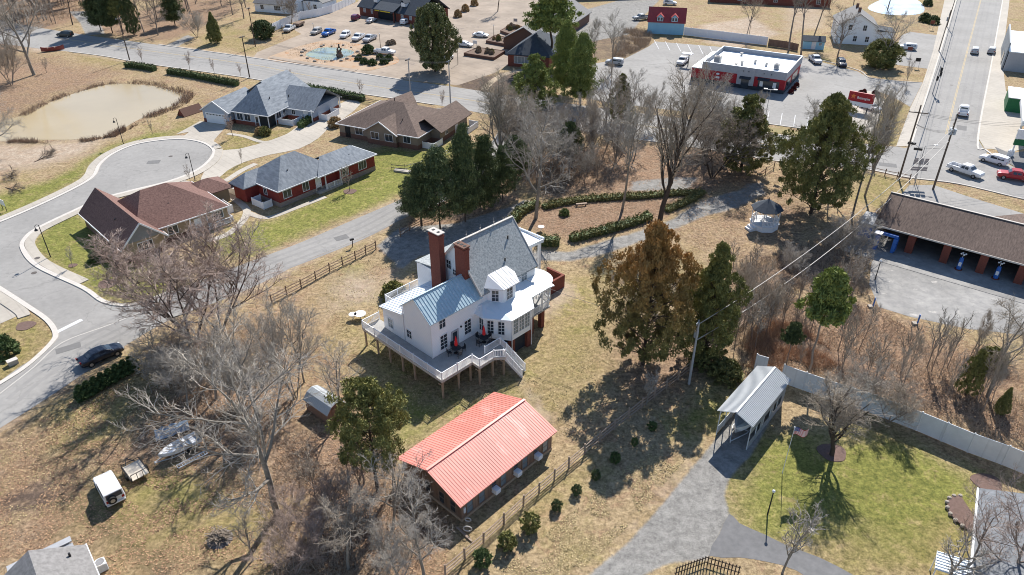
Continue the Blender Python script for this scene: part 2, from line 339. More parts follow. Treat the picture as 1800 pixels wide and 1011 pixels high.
# ---------------------------------------------------------------- ground cover (where each kind of ground really lies)
def wp(poly): return [(at(x, y).x, at(x, y).y) for x, y in poly]
COVER = [  # (channel, feather m, strength, outline)
 ('green',2.5,.95,[(-60,360),(0,342),(80,318),(140,288),(190,256),(260,236),(320,226),(300,240),(243,247),(196,264),(162,292),(138,320),(70,352),(0,388),(-60,410)]),
 ('green',1.5,.9,[(140,368),(75,398),(58,430),(80,462),(150,505),(190,533),(250,528),(330,500),(250,440),(200,430)]),
 ('green',2.5,1.,[(425,400),(480,385),(600,330),(640,300),(650,262),(740,262),(800,262),(770,300),(700,345),(600,388),(450,448),(380,440),(345,428)]),
 ('green',2,.8,[(745,268),(800,246),(830,250),(790,285),(750,290)]),
 ('olive',1.5,.9,[(395,238),(480,228),(520,225),(550,240),(470,262),(410,270),(385,262)]),
 ('olive',1.5,.8,[(480,225),(560,190),(600,180),(590,195),(550,215)]),
 ('olive',1.5,.9,[(345,322),(400,285),(440,275),(430,300),(380,320)]),
 ('olive',1.5,.8,[(300,215),(345,205),(360,225),(300,240)]),
 ('olive',1.5,1.,[(-30,560),(50,552),(85,590),(62,632),(0,674),(-30,680)]),
 ('olive',1.5,.9,[(1548,172),(1602,186),(1575,252),(1530,250)]),
 ('olive',2.5,.9,[(1515,292),(1592,316),(1560,370),(1480,350)]),
 ('green',4,1.,[(1350,770),(1440,770),(1560,760),(1700,830),(1740,850),(1715,930),(1560,950),(1440,930),(1340,940),(1290,890),(1292,840),(1330,795)]),
 ('olive',3,.9,[(1280,840),(1750,840),(1720,1030),(1500,1030),(1400,960),(1290,905)]),
 ('green',3,.85,[(1240,680),(1290,660),(1290,690),(1258,745),(1200,775),(1180,740)]),
 ('green',4,.75,[(640,600),(660,580),(780,700),(930,655),(905,690),(700,800),(660,720)]),
 ('olive',4,.75,[(930,480),(1060,470),(1100,560),(1030,700),(960,720),(900,690),(950,600)]),
 ('olive',5,.6,[(560,500),(650,445),(690,520),(650,600),(560,620)]),
 ('green',1.8,.6,[(585,470),(640,455),(645,475),(600,490)]),
 ('olive',3,.8,[(60,720),(220,640),(260,650),(300,700),(200,790),(100,810)]),
 ('olive',4,.75,[(140,830),(330,800),(470,840),(520,900),(470,1011),(200,1011),(130,930)]),
 ('green',3,.45,[(220,840),(340,810),(360,880),(260,900)]),
 ('olive',3,.7,[(800,960),(930,850),(1080,760),(1110,790),(960,920),(860,1011),(800,1011)]),
 ('olive',3,.6,[(360,60),(400,40),(450,60),(440,90),(330,82)]),
 ('olive',3,.5,[(440,60),(400,30),(430,30),(470,60)]),
 ('litter',4,.95,[(470,760),(600,730),(700,830),(800,930),(780,1040),(470,1040),(430,900)]),
 ('litter',5,.6,[(320,570),(480,500),(560,560),(520,760),(350,760),(290,650)]),
 ('litter',7,.78,[(-40,760),(150,690),(330,620),(520,640),(600,760),(560,1030),(-40,1030)]),
 ('litter',6,.5,[(420,520),(560,470),(640,560),(600,660),(480,640)]),
 ('litter',2,1.,[(905,395),(960,352),(1190,345),(1190,372),(1150,395),(1000,430),(985,415)]),
 ('litter',4,.9,[(900,300),(960,265),(1100,250),(1345,262),(1340,330),(1200,345),(960,348)]),
 ('litter',6,.55,[(1100,440),(1250,350),(1400,300),(1480,340),(1440,480),(1300,480),(1200,440)]),
 ('litter',4,.95,[(1300,610),(1370,520),(1540,525),(1650,600),(1800,640),(1860,820),(1650,735),(1400,655)]),
 ('litter',4,.8,[(1180,640),(1280,470),(1420,430),(1500,380),(1540,400),(1530,520),(1400,520),(1290,640)]),
 ('litter',4,.8,[(1040,560),(1220,560),(1290,640),(1190,700),(1100,720)]),
 ('litter',3,.8,[(690,400),(760,330),(900,300),(910,360),(840,410),(770,440)]),
 ('litter',6,.75,[(-60,95),(60,95),(180,118),(230,125),(200,145),(120,165),(40,200),(-60,240)]),
 ('litter',5,.5,[(230,128),(420,140),(400,175),(350,190),(335,165),(270,148)]),
 ('olive',3,.6,[(110,88),(215,104),(225,122),(150,110)]),
 ('litter',5,.8,[(-60,40),(60,60),(60,85),(-60,120)]),
 ('litter',5,.9,[(-60,-40),(150,-30),(150,30),(100,50),(0,60),(-60,60)]),
 ('litter',3,.8,[(160,40),(400,-20),(420,20),(330,60),(290,75),(180,60)]),
 ('litter',6,.6,[(-60,110),(0,140),(30,250),(-60,260)]),
 ('mulch',3,.8,[(1300,620),(1400,600),(1560,640),(1700,720),(1640,730),(1400,660)]),
 ('mulch',4,.6,[(1290,460),(1390,420),(1440,450),(1330,570),(1280,600)]),
 ('mulch',3,.5,[(820,140),(900,130),(940,170),(960,250),(900,280),(850,240),(850,165)]),
 ('mulch',2,.8,[(800,135),(930,125),(960,150),(880,160),(850,165),(800,155)]),
 ('mulch',2,.6,[(1040,50),(1130,55),(1150,80),(1100,105),(1030,105)]),
 ('sand',4,1.,[(-60,250),(60,256),(150,246),(190,240),(150,268),(90,290),(0,305),(-60,310)]),
 ('sand',3,.8,[(190,88),(60,92),(30,88),(40,60),(140,70)]),
 ('sand',1.5,.6,[(1085,925),(1180,845),(1215,800),(1225,810),(1190,860),(1100,940)]),
 ('sand',1,.6,[(1240,960),(1270,940),(1285,900),(1290,905),(1270,950)]),
 ('sand',2,.9,[(1230,45),(1320,30),(1370,60),(1300,85),(1240,75)]),
 ('sand',4,.7,[(590,480),(700,470),(700,500),(640,540),(560,560)]),
 ('sand',2,.8,[(955,488),(1000,490),(1005,520),(970,560),(945,560)]),
 ('sand',3,.6,[(1380,0),(1460,0),(1450,50),(1380,60)]),
 ('gravel',.9,.85,[(660,432),(700,400),(800,392),(900,362),(925,350),(945,360),(915,382),(880,400),(830,425),(800,440),(740,450),(700,478),(690,460),(672,445)]),
 ('gravel',1.0,.72,[(930,437),(1003,440),(1067,420),(1130,402),(1178,384),(1234,350),(1290,335),(1340,325),(1350,340),(1300,365),(1240,382),(1190,405),(1130,428),(1067,448),(1003,462),(930,460)]),
 ('gravel',1.2,.8,[(1103,338),(1110,318),(1190,310),(1230,312),(1210,335)]),
 ('gravel',1.2,.7,[(1280,345),(1310,322),(1350,318),(1345,335),(1300,360)]),
 ('gravel',.6,1.,[(1000,1040),(1100,958),(1180,868),(1222,815),(1258,772),(1300,700),(1360,660),(1365,720),(1320,800),(1283,838),(1273,870),(1282,903),(1247,977),(1290,980),(1180,988),(1130,1011),(1100,1040)]),
 ('gravel',1,.9,[(120,20),(165,20),(185,60),(150,62),(140,40)]),
 ('gravel',1,.7,[(290,80),(330,60),(345,66),(310,84)]),
 ('gravel',1,.9,[(940,60),(1000,25),(1090,0),(1160,0),(1130,30),(1110,60),(1000,80)]),
]
COVER_LINES = [
 ('mulch',.6,1.,.5,[(40,204),(75,184),(120,166),(160,154),(194,146),(230,146),(267,149),(300,156),(333,168)]), ('mulch',.7,1.,.5,[(333,168),(322,180),(301,190),(272,201),(241,215),(212,231),(189,242),(140,248),(86,249),(15,248)]),
 ('sand',.5,1.,.75,[(717,383),(615,429),(537,460),(476,492),(400,526)]), ('sand',.5,1.,.6,[(300,564),(220,610),(150,657),(60,717),(-40,780)]),
 ('sand',.6,1.,.6,[(450,454),(527,425),(604,392),(697,352)]), ('sand',.8,1.2,.6,[(1304,274),(1350,283),(1440,291),(1520,299),(1597,314)]),
 ('sand',.8,1.2,.5,[(880,207),(950,218),(1060,238),(1200,258)]), ('sand',.8,1.,.7,[(278,77),(386,92),(450,101)]), ('sand',.8,1.,.6,[(123,93),(185,101),(257,114)]),
 ('mulch',.55,.5,1.,[(0,882),(90,866),(170,905),(230,950),(300,1000)]), ('mulch',.5,.5,1.,[(20,893),(110,880),(180,925),(250,980),(290,1020)]), ('mulch',.4,.5,.9,[(60,855),(150,850),(260,880)]),
 ('litter',.6,1.,.7,[(470,440),(560,400),(640,372)]), ('mulch',.6,1.,.5,[(450,454),(520,424),(600,390)]),
 ('sand',.5,.8,.7,[(870,600),(930,690),(960,740)]), ('litter',.5,1.,.6,[(1000,690),(960,760),(1030,740)]),
]
CHN = ['green','litter','sand','gravel','mulch','olive']
def sdist(X, Y, poly):
    d2 = np.full(X.shape, 1e18); ins = np.zeros(X.shape, bool); n = len(poly)
    for i in range(n):
        x0, y0 = poly[i]; x1, y1 = poly[(i+1) % n]; dx, dy = x1-x0, y1-y0
        t = np.clip(((X-x0)*dx + (Y-y0)*dy)/(dx*dx+dy*dy+1e-9), 0, 1)
        d2 = np.minimum(d2, (X-x0-t*dx)**2 + (Y-y0-t*dy)**2)
        c = ((y0 > Y) != (y1 > Y)) & (X < (x1-x0)*(Y-y0)/((y1-y0) if y1 != y0 else 1e-9) + x0)
        ins ^= c
    return np.where(ins, -1, 1)*np.sqrt(d2)
def build_ground():
    xs = np.concatenate([np.linspace(-2500,-260,12,endpoint=False), np.arange(-260,260.1,.9), np.linspace(300,2500,12)])
    ys = np.concatenate([np.linspace(-1500,10,6,endpoint=False), np.arange(12,150,.7), np.arange(150,340,1.1), np.linspace(360,3000,12)])
    X, Y = np.meshgrid(xs, ys); nx, ny = len(xs), len(ys)
    Wt = {c: np.zeros(X.shape) for c in CHN}
    for ch, fe, st, poly in COVER:
        P = wp(poly); x0 = min(p[0] for p in P)-fe*2; x1 = max(p[0] for p in P)+fe*2; y0 = min(p[1] for p in P)-fe*2; y1 = max(p[1] for p in P)+fe*2
        i0, i1 = np.searchsorted(xs, [x0, x1]); j0, j1 = np.searchsorted(ys, [y0, y1])
        if i1 <= i0 or j1 <= j0: continue
        d = sdist(X[j0:j1, i0:i1], Y[j0:j1, i0:i1], P)
        v = np.clip(.5 - d/(2*fe), 0, 1)*st
        Wt[ch][j0:j1, i0:i1] = np.maximum(Wt[ch][j0:j1, i0:i1], v)
    for ch, wd_, fe, st, line in COVER_LINES:
        P = wp(line); x0 = min(p[0] for p in P)-9; x1 = max(p[0] for p in P)+9; y0 = min(p[1] for p in P)-9; y1 = max(p[1] for p in P)+9
        i0, i1 = np.searchsorted(xs, [x0, x1]); j0, j1 = np.searchsorted(ys, [y0, y1]); XX = X[j0:j1, i0:i1]; YY = Y[j0:j1, i0:i1]; d2 = np.full(XX.shape, 1e9)
        for k in range(len(P)-1):
            ax, ay = P[k]; dx, dy = P[k+1][0]-ax, P[k+1][1]-ay; t = np.clip(((XX-ax)*dx+(YY-ay)*dy)/(dx*dx+dy*dy+1e-9), 0, 1); d2 = np.minimum(d2, (XX-ax-t*dx)**2+(YY-ay-t*dy)**2)
        v = np.clip(.5-(np.sqrt(d2)-wd_)/(2*fe), 0, 1)*st; Wt[ch][j0:j1, i0:i1] = np.maximum(Wt[ch][j0:j1, i0:i1], v)
    co_ = np.stack([X, Y, np.zeros_like(X)], -1).reshape(-1, 3)
    i = np.arange(nx-1)[None, :] + nx*np.arange(ny-1)[:, None]
    f = np.stack([i, i+1, i+1+nx, i+nx], -1).reshape(-1, 4)
    me = bpy.data.meshes.new('ground'); me.vertices.add(len(co_)); me.vertices.foreach_set('co', co_.astype('f').ravel())
    me.loops.add(f.size); me.loops.foreach_set('vertex_index', f.ravel().astype('i'))
    me.polygons.add(len(f)); me.polygons.foreach_set('loop_start', (np.arange(len(f))*4).astype('i'))
    me.update(calc_edges=True)
    for k, names in (('cover_a', CHN[:3]), ('cover_b', CHN[3:])):
        a = me.color_attributes.new(k, 'FLOAT_COLOR', 'POINT')
        arr = np.ones((len(co_), 4), 'f')
        for c in range(3): arr[:, c] = Wt[names[c]].ravel()
        a.data.foreach_set('color', arr.ravel())
    m = bpy.data.materials.new('ground_cover'); m.use_nodes = True; n = m.node_tree.nodes; l = m.node_tree.links; p = n['Principled BSDF']
    p.inputs['Roughness'].default_value = .95; p.inputs['Specular IOR Level'].default_value = .1
    tc = n.new('ShaderNodeTexCoord')
    def noi(sc, det=6, ro=.65, dist=0):
        z = n.new('ShaderNodeTexNoise'); z.inputs['Scale'].default_value = sc; z.inputs['Detail'].default_value = det; z.inputs['Roughness'].default_value = ro; z.inputs['Distortion'].default_value = dist
        l.new(tc.outputs['Object'], z.inputs['Vector']); return z.outputs[0]
    def rng(src, a, b, c=0, d=1):
        r = n.new('ShaderNodeMapRange'); r.inputs[1].default_value = a; r.inputs[2].default_value = b; r.inputs[3].default_value = c; r.inputs[4].default_value = d
        l.new(src, r.inputs[0]); return r.outputs[0]
    def mix(f_, a, b):
        x = n.new('ShaderNodeMix'); x.data_type = 'RGBA'
        if isinstance(f_, float): x.inputs[0].default_value = f_
        else: l.new(f_, x.inputs[0])
        for s_, q in ((6, a), (7, b)):
            if isinstance(q, tuple): x.inputs[s_].default_value = (*q, 1)
            else: l.new(q, x.inputs[s_])
        return x.outputs[2]
    def add(a, b, mul=1.):
        x = n.new('ShaderNodeMath'); x.operation = 'MULTIPLY_ADD'; l.new(b, x.inputs[0]); x.inputs[1].default_value = mul; l.new(a, x.inputs[2]); return x.outputs[0]
    fine, mid, big, huge = noi(2.4, 10, .85), noi(.55, 9, .78, .6), noi(.14, 7, .7, .5), noi(.035, 4)
    fm = rng(fine, .40, .60); mm = rng(mid, .35, .65); bm = rng(big, .35, .65)
    C = GCOL
    dry = mix(mm, mix(fm, *C['dry']), mix(fm, *C['dry2'])); dry = mix(rng(big, .5, .68, 0, .6), dry, mix(fm, *C['olive']))
    dry = mix(rng(mid, .60, .70, 0, .5), dry, C['bare'])
    dry = mix(rng(noi(.26, 8, .75, .8), .52, .60, 0, .65), dry, mix(fm, *C['litter']))
    cols = {'green': mix(rng(mid, .54, .64, 0, .6), mix(mm, mix(fm, *C['green']), mix(fm, *C['green2'])), mix(fm, *C['dry'])), 'olive': mix(mm, mix(fm, *C['olive']), mix(fm, *C['dry'])),
            'litter': mix(mm, mix(fm, *C['litter']), mix(fm, *C['litter2'])), 'sand': mix(mm, mix(fm, *C['sand']), C['sand2']),
            'gravel': mix(mm, mix(fm, *C['gravel']), C['gravel2']), 'mulch': mix(fm, *C['mulch'])}
    nm = {}
    for k in ('cover_a', 'cover_b'):
        at_ = n.new('ShaderNodeAttribute'); at_.attribute_name = k; sp = n.new('ShaderNodeSeparateColor'); l.new(at_.outputs['Color'], sp.inputs[0])
        for q, c in enumerate(CHN[:3] if k == 'cover_a' else CHN[3:]): nm[c] = sp.outputs[q]
    cur = dry
    wob = add(rng(mid, 0, 1, -.5, .5), rng(fine, 0, 1, -.35, .35)); wob = add(wob, rng(big, 0, 1, -.5, .5), 1.1)
    for c in ('litter', 'mulch', 'olive', 'green', 'sand', 'gravel'):
        k = .35 if c == 'gravel' else 1.2
        wv = add(nm[c], wob, k); wid = .12 if c == 'gravel' else .3
        x = n.new('ShaderNodeMath'); x.operation = 'MULTIPLY'; l.new(rng(wv, .5-wid, .5+wid), x.inputs[0]); l.new(rng(nm[c], .02, .12), x.inputs[1])
        cur = mix(x.outputs[0], cur, cols[c])
    hs = rng(huge, .3, .7, .9, 1.08)
    q_ = n.new('ShaderNodeMath'); q_.operation = 'MULTIPLY'; l.new(hs, q_.inputs[0]); l.new(rng(noi(1.1, 10, .85, .3), .36, .58, .62, 1.12), q_.inputs[1]); hs = q_.outputs[0]
    q_ = n.new('ShaderNodeMath'); q_.operation = 'MULTIPLY'; l.new(hs, q_.inputs[0]); l.new(rng(noi(7, 4, .8), .33, .45, .6, 1.0), q_.inputs[1]); hs = q_.outputs[0]
    x = n.new('ShaderNodeMix'); x.data_type = 'RGBA'; x.blend_type = 'MULTIPLY'; x.inputs[0].default_value = 1
    l.new(cur, x.inputs[6]); l.new(hs, x.inputs[7]); l.new(x.outputs[2], p.inputs['Base Color'])
    b = n.new('ShaderNodeBump'); b.inputs['Strength'].default_value = .6; b.inputs['Distance'].default_value = .12; l.new(add(fine, mid, .8), b.inputs['Height']); l.new(b.outputs[0], p.inputs['Normal'])
    o = link('ground', me, m); tag(o, 'dry winter grass and leaf strewn ground of the whole neighbourhood', 'ground', kind='structure')
GCOL = dict(dry=((.50,.37,.205), (.175,.125,.068)), dry2=((.56,.43,.265), (.24,.175,.105)), bare=(.44,.315,.22),
            olive=((.36,.315,.10), (.13,.125,.042)), green=((.255,.265,.068), (.085,.10,.028)), green2=((.38,.35,.10), (.14,.145,.04)),
            litter=((.47,.295,.185), (.13,.078,.052)), litter2=((.43,.31,.215), (.12,.088,.06)), sand=((.60,.51,.41), (.40,.32,.24)), sand2=(.37,.27,.19),
            gravel=((.33,.318,.295), (.17,.163,.152)), gravel2=(.33,.315,.29), mulch=((.18,.13,.10), (.08,.058,.045)))
build_ground()

# ---------------------------------------------------------------- paving
def smooth(pts, k=4, closed=False):
    P = [V((p[0], p[1], 0)) for p in pts]; n = len(P); out = []
    rngi = range(n if closed else n-1)
    for i in rngi:
        p0 = P[(i-1) % n] if closed or i > 0 else P[0]; p1 = P[i]; p2 = P[(i+1) % n]; p3 = P[(i+2) % n] if closed or i+2 < n else P[-1]
        for j in range(k):
            t = j/k; out.append(.5*((2*p1) + (p2-p0)*t + (2*p0-5*p1+4*p2-p3)*t*t + (3*p1-p0-3*p2+p3)*t**3))
    if not closed: out.append(P[-1])
    return [(q.x, q.y) for q in out]
def sheet(name, label, cat, px, z, m, k=0, world=False):
    P = px if world else wp(px)
    if k: P = smooth(P, k, True)
    b = MB(); b.prism(P, z-.012, z)
    return tag(b.build(name, MATS[m]), label, cat, kind='structure')
def offs(P, d):
    out = []; n = len(P)
    for i in range(n):
        a = P[max(i-1, 0)]; b = P[min(i+1, n-1)]; dx, dy = b[0]-a[0], b[1]-a[1]; L = hypot(dx, dy) or 1
        out.append((P[i][0]-dy/L*d, P[i][1]+dx/L*d))
    return out
def strip_mb(b, P, o0, o1, z0, z1):
    A = offs(P, o0); B = offs(P, o1); n = len(P)
    vs = [(*q, z) for z in (z0, z1) for pts in (A, B) for q in pts]
    fs = []
    for i in range(n-1):
        fs += [(2*n+i, 3*n+i, 3*n+i+1, 2*n+i+1), (i, i+1, 2*n+i+1, 2*n+i), (n+i, 3*n+i, 3*n+i+1, n+i+1)]
    fs += [(0, 2*n, 3*n, n), (n-1, 2*n-1, 4*n-1, 3*n-1)]
    b.add(vs, fs)
def strip(name, label, cat, px, o0, o1, z0, z1, m, k=5, dash=None):
    P = smooth(wp(px), k); b = MB()
    if dash:
        L = 0; cur = [P[0]]; on = True
        for i in range(1, len(P)):
            L += hypot(P[i][0]-P[i-1][0], P[i][1]-P[i-1][1]); cur.append(P[i])
            if L > dash:
                if on: strip_mb(b, cur, o0, o1, z0, z1)
                on = not on; cur = [P[i]]; L = 0
    else: strip_mb(b, P, o0, o1, z0, z1)
    return tag(b.build(name, MATS[m]), label, cat, kind='structure')

up_edge = [(-80,20),(40,44),(100,54),(159,63),(278,79),(386,94),(450,103),(615,127),(707,141),(792,152),(851,161),(960,177),(1100,196),(1230,212),(1324,231),(1430,246),(1530,256),(1575,258)]
lo_edge = [(1860,360),(1800,350),(1684,323),(1597,312),(1520,297),(1440,289),(1350,281),(1304,272),(1200,256),(1060,236),(950,216),(880,205),(764,184),(656,168),(496,147),(422,135),(257,112),(185,99),(123,91),(72,86),(-80,66)]
sheet('main_road', 'grey two lane main road crossing behind the houses', 'road', up_edge+[(1600,262),(1719,244),(1735,272),(1800,302),(1880,322)]+lo_edge, .016, 'asphalt')
sheet('avenue', 'wide grey avenue running up the right side of the picture', 'road', [(1578,264),(1600,258),(1683,-6),(1700,-60),(1790,-60),(1763,0),(1742,107),(1717,246),(1735,268),(1700,300),(1600,290)], .022, 'asphalt')
sub_edge_a = [(-80,420),(0,391),(77,358),(144,325),(167,308),(177,289),(201,270),(244,253),(308,245),(352,250),(374,264),(368,281),(342,301),(296,319),(231,335),(176,350),(128,371),(64,402),(42,420),(38,438),(64,469),(144,507),(180,531),(219,538),(257,531),(300,513),(450,456),(527,427),(604,394),(697,354),(790,312),(850,268),(880,225),(895,205)]
sub_edge_b = [(935,212),(920,250),(870,300),(800,345),(717,381),(615,427),(537,458),(476,490),(400,524),(300,562),(220,608),(150,655),(60,715),(-60,790)]
sub_edge_c = [(-60,712),(0,676),(49,644),(92,604),(100,585),(85,562),(51,538),(0,505),(-80,455)]
sheet('side_street', 'grey asphalt street with cul de sac between the houses', 'road', smooth(wp(sub_edge_a), 4)+smooth(wp(sub_edge_b), 4)+smooth(wp(sub_edge_c), 4), .014, 'asphalt', world=True)
strip('kerb', 'pale concrete kerb around the cul de sac', 'kerb', sub_edge_a[:21], -.15, .45, 0, .10, 'kerb')
strip('kerb', 'pale concrete kerb curving past the maroon roofed house', 'kerb', sub_edge_a[17:26], -.15, .45, 0, .11, 'kerb')
strip('kerb', 'pale concrete kerb around the small lawn at the left edge', 'kerb', sub_edge_c, -.15, .45, 0, .10, 'kerb')
strip('sidewalk', 'pale sidewalk along the outer side of the cul de sac', 'sidewalk', sub_edge_a[:11], .5, 1.85, 0, .115, 'concrete')
strip('sidewalk', 'pale sidewalk between cul de sac and maroon roofed house', 'sidewalk', [(374,264),(368,281),(342,301),(296,319),(231,335),(176,350),(128,371),(64,402),(42,420),(38,438),(64,469),(134,503)], .5, 1.85, 0, .115, 'concrete')
strip('sidewalk', 'pale sidewalk at the small lawn by the left edge', 'sidewalk', [(62,551),(51,538),(0,505),(-60,465)], .5, 1.9, 0, .115, 'concrete')
sheet('driveway', 'pale concrete driveway at the left edge', 'driveway', [(-40,500),(0,514),(46,549),(-10,574),(-60,580)], .03, 'concrete')
strip('kerb', 'kerb on the far side of the main road', 'kerb', up_edge[4:9], .0, .3, 0, .13, 'kerb')
strip('kerb', 'kerb on the near side of the main road by the houses', 'kerb', lo_edge[12:19], .0, .3, 0, .13, 'kerb')
strip('kerb', 'kerb of the main road below the restaurant lot', 'kerb', up_edge[13:17], .0, .3, 0, .13, 'kerb')
strip('kerb', 'kerb of the main road in front of the car wash', 'kerb', lo_edge[0:6], .0, .3, 0, .13, 'kerb')
strip('kerb', 'kerb of the main road behind the bare trees', 'kerb', lo_edge[5:11], .0, .3, 0, .13, 'kerb')
strip('sidewalk', 'brownish sidewalk along the far side of the main road', 'sidewalk', [(470,103),(545,116),(620,127)], .4, 2.2, 0, .12, 'concrete_tan')
sheet('sidewalk', 'white concrete sidewalk left of the avenue', 'sidewalk', [(1667,-30),(1690,-30),(1680,4),(1601,257),(1575,258),(1600,190),(1622,146),(1640,90)], .05, 'concrete')
sheet('sidewalk', 'pale concrete forecourt right of the avenue', 'sidewalk', [(1764,-10),(1777,-20),(1766,70),(1762,110),(1768,160),(1790,175),(1800,262),(1775,268),(1742,262),(1731,262),(1719,242),(1744,107)], .05, 'concrete')
strip('kerb', 'kerb on the right side of the avenue', 'kerb', [(1764,-10),(1743,107),(1718,243),(1732,264),(1765,285)], -.1, .25, 0, .12, 'kerb')
strip('kerb', 'kerb on the left side of the avenue', 'kerb', [(1681,0),(1641,128),(1601,256)], -.1, .2, 0, .12, 'kerb')
for i, (cl, lb) in enumerate((([(100,67),(272,91),(437,113),(525,130),(671,154),(800,172),(950,196),(1150,224),(1324,250),(1440,266)], 'main road'), ([(1724,0),(1695,110),(1663,236)], 'avenue'))):
    for s_, w_ in ((.06,'first'),(-.18,'second')):
        strip('lane_line', 'yellow centre line of the %s, %s of the pair' % (lb, w_), 'road marking', cl, s_, s_+.13, .022, .030, 'road_yellow')
strip('stop_line', 'white stop line across the mouth of the cul de sac street', 'road marking', [(100,584),(144,562)], -.3, .3, .014, .022, 'road_white')
strip('road_seam', 'pale worn seam along the side street', 'road marking', [(0,692),(60,645),(110,602),(190,572),(250,548)], -.06, .06, .014, .0185, 'kerb')

# residential drives and paths
sheet('driveway', 'concrete garage driveway of the grey gabled house', 'driveway', [(352,213),(399,221),(376,247),(374,262),(345,246),(318,243),(333,232),(310,236)], .034, 'concrete')
sheet('driveway', 'long pale concrete driveway between the grey and brown houses', 'driveway', [(374,268),(420,262),(478,246),(520,228),(555,205),(612,176),(634,183),(606,207),(575,228),(560,243),(525,262),(475,272),(430,285),(400,300),(378,318),(352,322),(360,300)], .03, 'concrete', k=2)
strip('path', 'narrow concrete path in front of the grey gabled house', 'path', [(400,235),(430,240),(465,250),(500,240),(520,228),(545,208),(560,196),(548,182)], -.5, .5, 0, .04, 'concrete')
strip('path', 'curving concrete path between maroon and red houses', 'path', [(310,318),(345,324),(378,328),(405,345),(428,362),(434,374),(424,392),(400,412),(365,424)], -.6, .6, 0, .05, 'concrete')
strip('path', 'straight concrete path along the red house', 'path', [(378,328),(400,316),(425,300),(450,288)], -.6, .6, 0, .045, 'concrete')
strip('path', 'concrete path below the red house wall', 'path', [(436,374),(470,383),(520,366),(572,346)], -.5, .5, 0, .04, 'concrete')

# commercial lots
sheet('parking_lot', 'tan concrete parking lot of the brick restaurant', 'parking lot', [(445,101),(452,92),(530,60),(505,46),(560,28),(628,4),(650,-20),(960,-20),(945,20),(915,60),(915,100),(870,128),(805,150),(707,140),(615,126),(500,108)], .012, 'concrete_tan')
sheet('parking_lot', 'grey asphalt parking lot around the red and white restaurant', 'parking lot', [(1040,112),(1095,105),(1140,82),(1152,73),(1260,82),(1400,98),(1508,126),(1528,138),(1590,143),(1622,145),(1600,188),(1565,168),(1546,162),(1540,172),(1552,178),(1528,244),(1500,238),(1350,217),(1230,200),(1100,184),(1040,175)], .012, 'asphalt')
sheet('parking_lot', 'small grey car park beside the white house', 'parking lot', [(1585,62),(1600,56),(1662,64),(1638,122),(1560,112),(1570,95)], .012, 'asphalt')
sheet('parking_lot', 'grey worn asphalt yard behind the car wash', 'parking lot', [(1532,460),(1560,440),(1900,440),(1900,600),(1700,578),(1600,557),(1545,540),(1528,500)], .012, 'asphalt_old')
sheet('parking_lot', 'grey apron between car wash and road', 'parking lot', [(1598,326),(1640,325),(1700,345),(1830,385),(1850,440),(1700,420),(1560,370)], .012, 'asphalt')
sheet('forecourt', 'dark asphalt forecourt at the right edge', 'parking lot', [(1748,258),(1775,270),(1860,258),(1860,315),(1800,303),(1765,283)], .060, 'asphalt_dark')
sheet('driveway', 'dark asphalt driveway crossing the bottom right', 'driveway', [(1282,903),(1300,920),(1345,940),(1386,960),(1440,980),(1500,1011),(1560,1050),(1480,1050),(1400,1003),(1350,988),(1300,980),(1246,977),(1265,938)], .012, 'asphalt_dark', k=2)
sheet('lot_apron', 'pale concrete apron at the restaurant corner', 'pavement', [(1492,165),(1530,160),(1556,176),(1548,200),(1530,244),(1500,240),(1490,200)], .018, 'concrete')
for i in range(9):
    a = at(1150+i*19.5, 71+i*2.2); b = at(1158+i*19.5, 86+i*2.4)
    m_ = MB(); m_.prism([(a.x-.07,a.y),(a.x+.07,a.y),(b.x+.07,b.y),(b.x-.07,b.y)], .012, .022)
    tag(m_.build('stall_line', MATS['road_white']), 'white parking stall line below the white wall', 'road marking', 'stall lines below the white wall', 'structure')
for i in range(7):
    a = at(1352+i*23, 196+i*3.2); b = at(1348+i*23.5, 216+i*3.2)
    m_ = MB(); m_.prism([(a.x-.07,a.y),(a.x+.07,a.y),(b.x+.07,b.y),(b.x-.07,b.y)], .012, .022)
    tag(m_.build('stall_line', MATS['road_white']), 'white parking stall line beside the main road', 'road marking', 'stall lines beside the main road', 'structure')
strip('kerb', 'pale kerb between parking lot and white house lawn', 'kerb', [(1400,98),(1450,108),(1508,124),(1528,137),(1575,143),(1618,146)], 0, .25, 0, .12, 'kerb')
strip('kerb', 'pale kerb around the stone verge by the main road', 'kerb', [(1230,200),(1350,218),(1500,239),(1528,245)], -.15, .15, 0, .12, 'kerb')
sheet('grass_verge', 'narrow dry grass verge between lot and main road', 'grass', [(1340,222),(1420,233),(1500,243),(1530,248),(1530,253),(1430,243),(1340,230)], .03, 'verge')

# water
sheet('pond', 'muddy tan pond among the reeds', 'pond', [(-60,250),(-60,225),(-10,216),(30,206),(75,186),(120,168),(160,156),(194,148),(230,148),(267,151),(300,158),(331,168),(322,178),(301,187),(272,198),(241,212),(212,229),(189,239),(140,245),(86,246),(40,246)], .02, 'pond_water', k=3)
sheet('pond', 'small ornamental pond with green scum in the restaurant lot', 'pond', [(537,97),(548,89),(565,84),(590,84),(610,87),(623,92),(612,99),(590,106),(568,106),(550,102)], .05, 'pond_scum', k=3)
sheet('pond', 'pale blue pond at the top right', 'pond', [(1548,0),(1580,-8),(1612,0),(1625,14),(1618,24),(1585,27),(1550,24),(1525,14)], .02, 'pond_far', k=3)

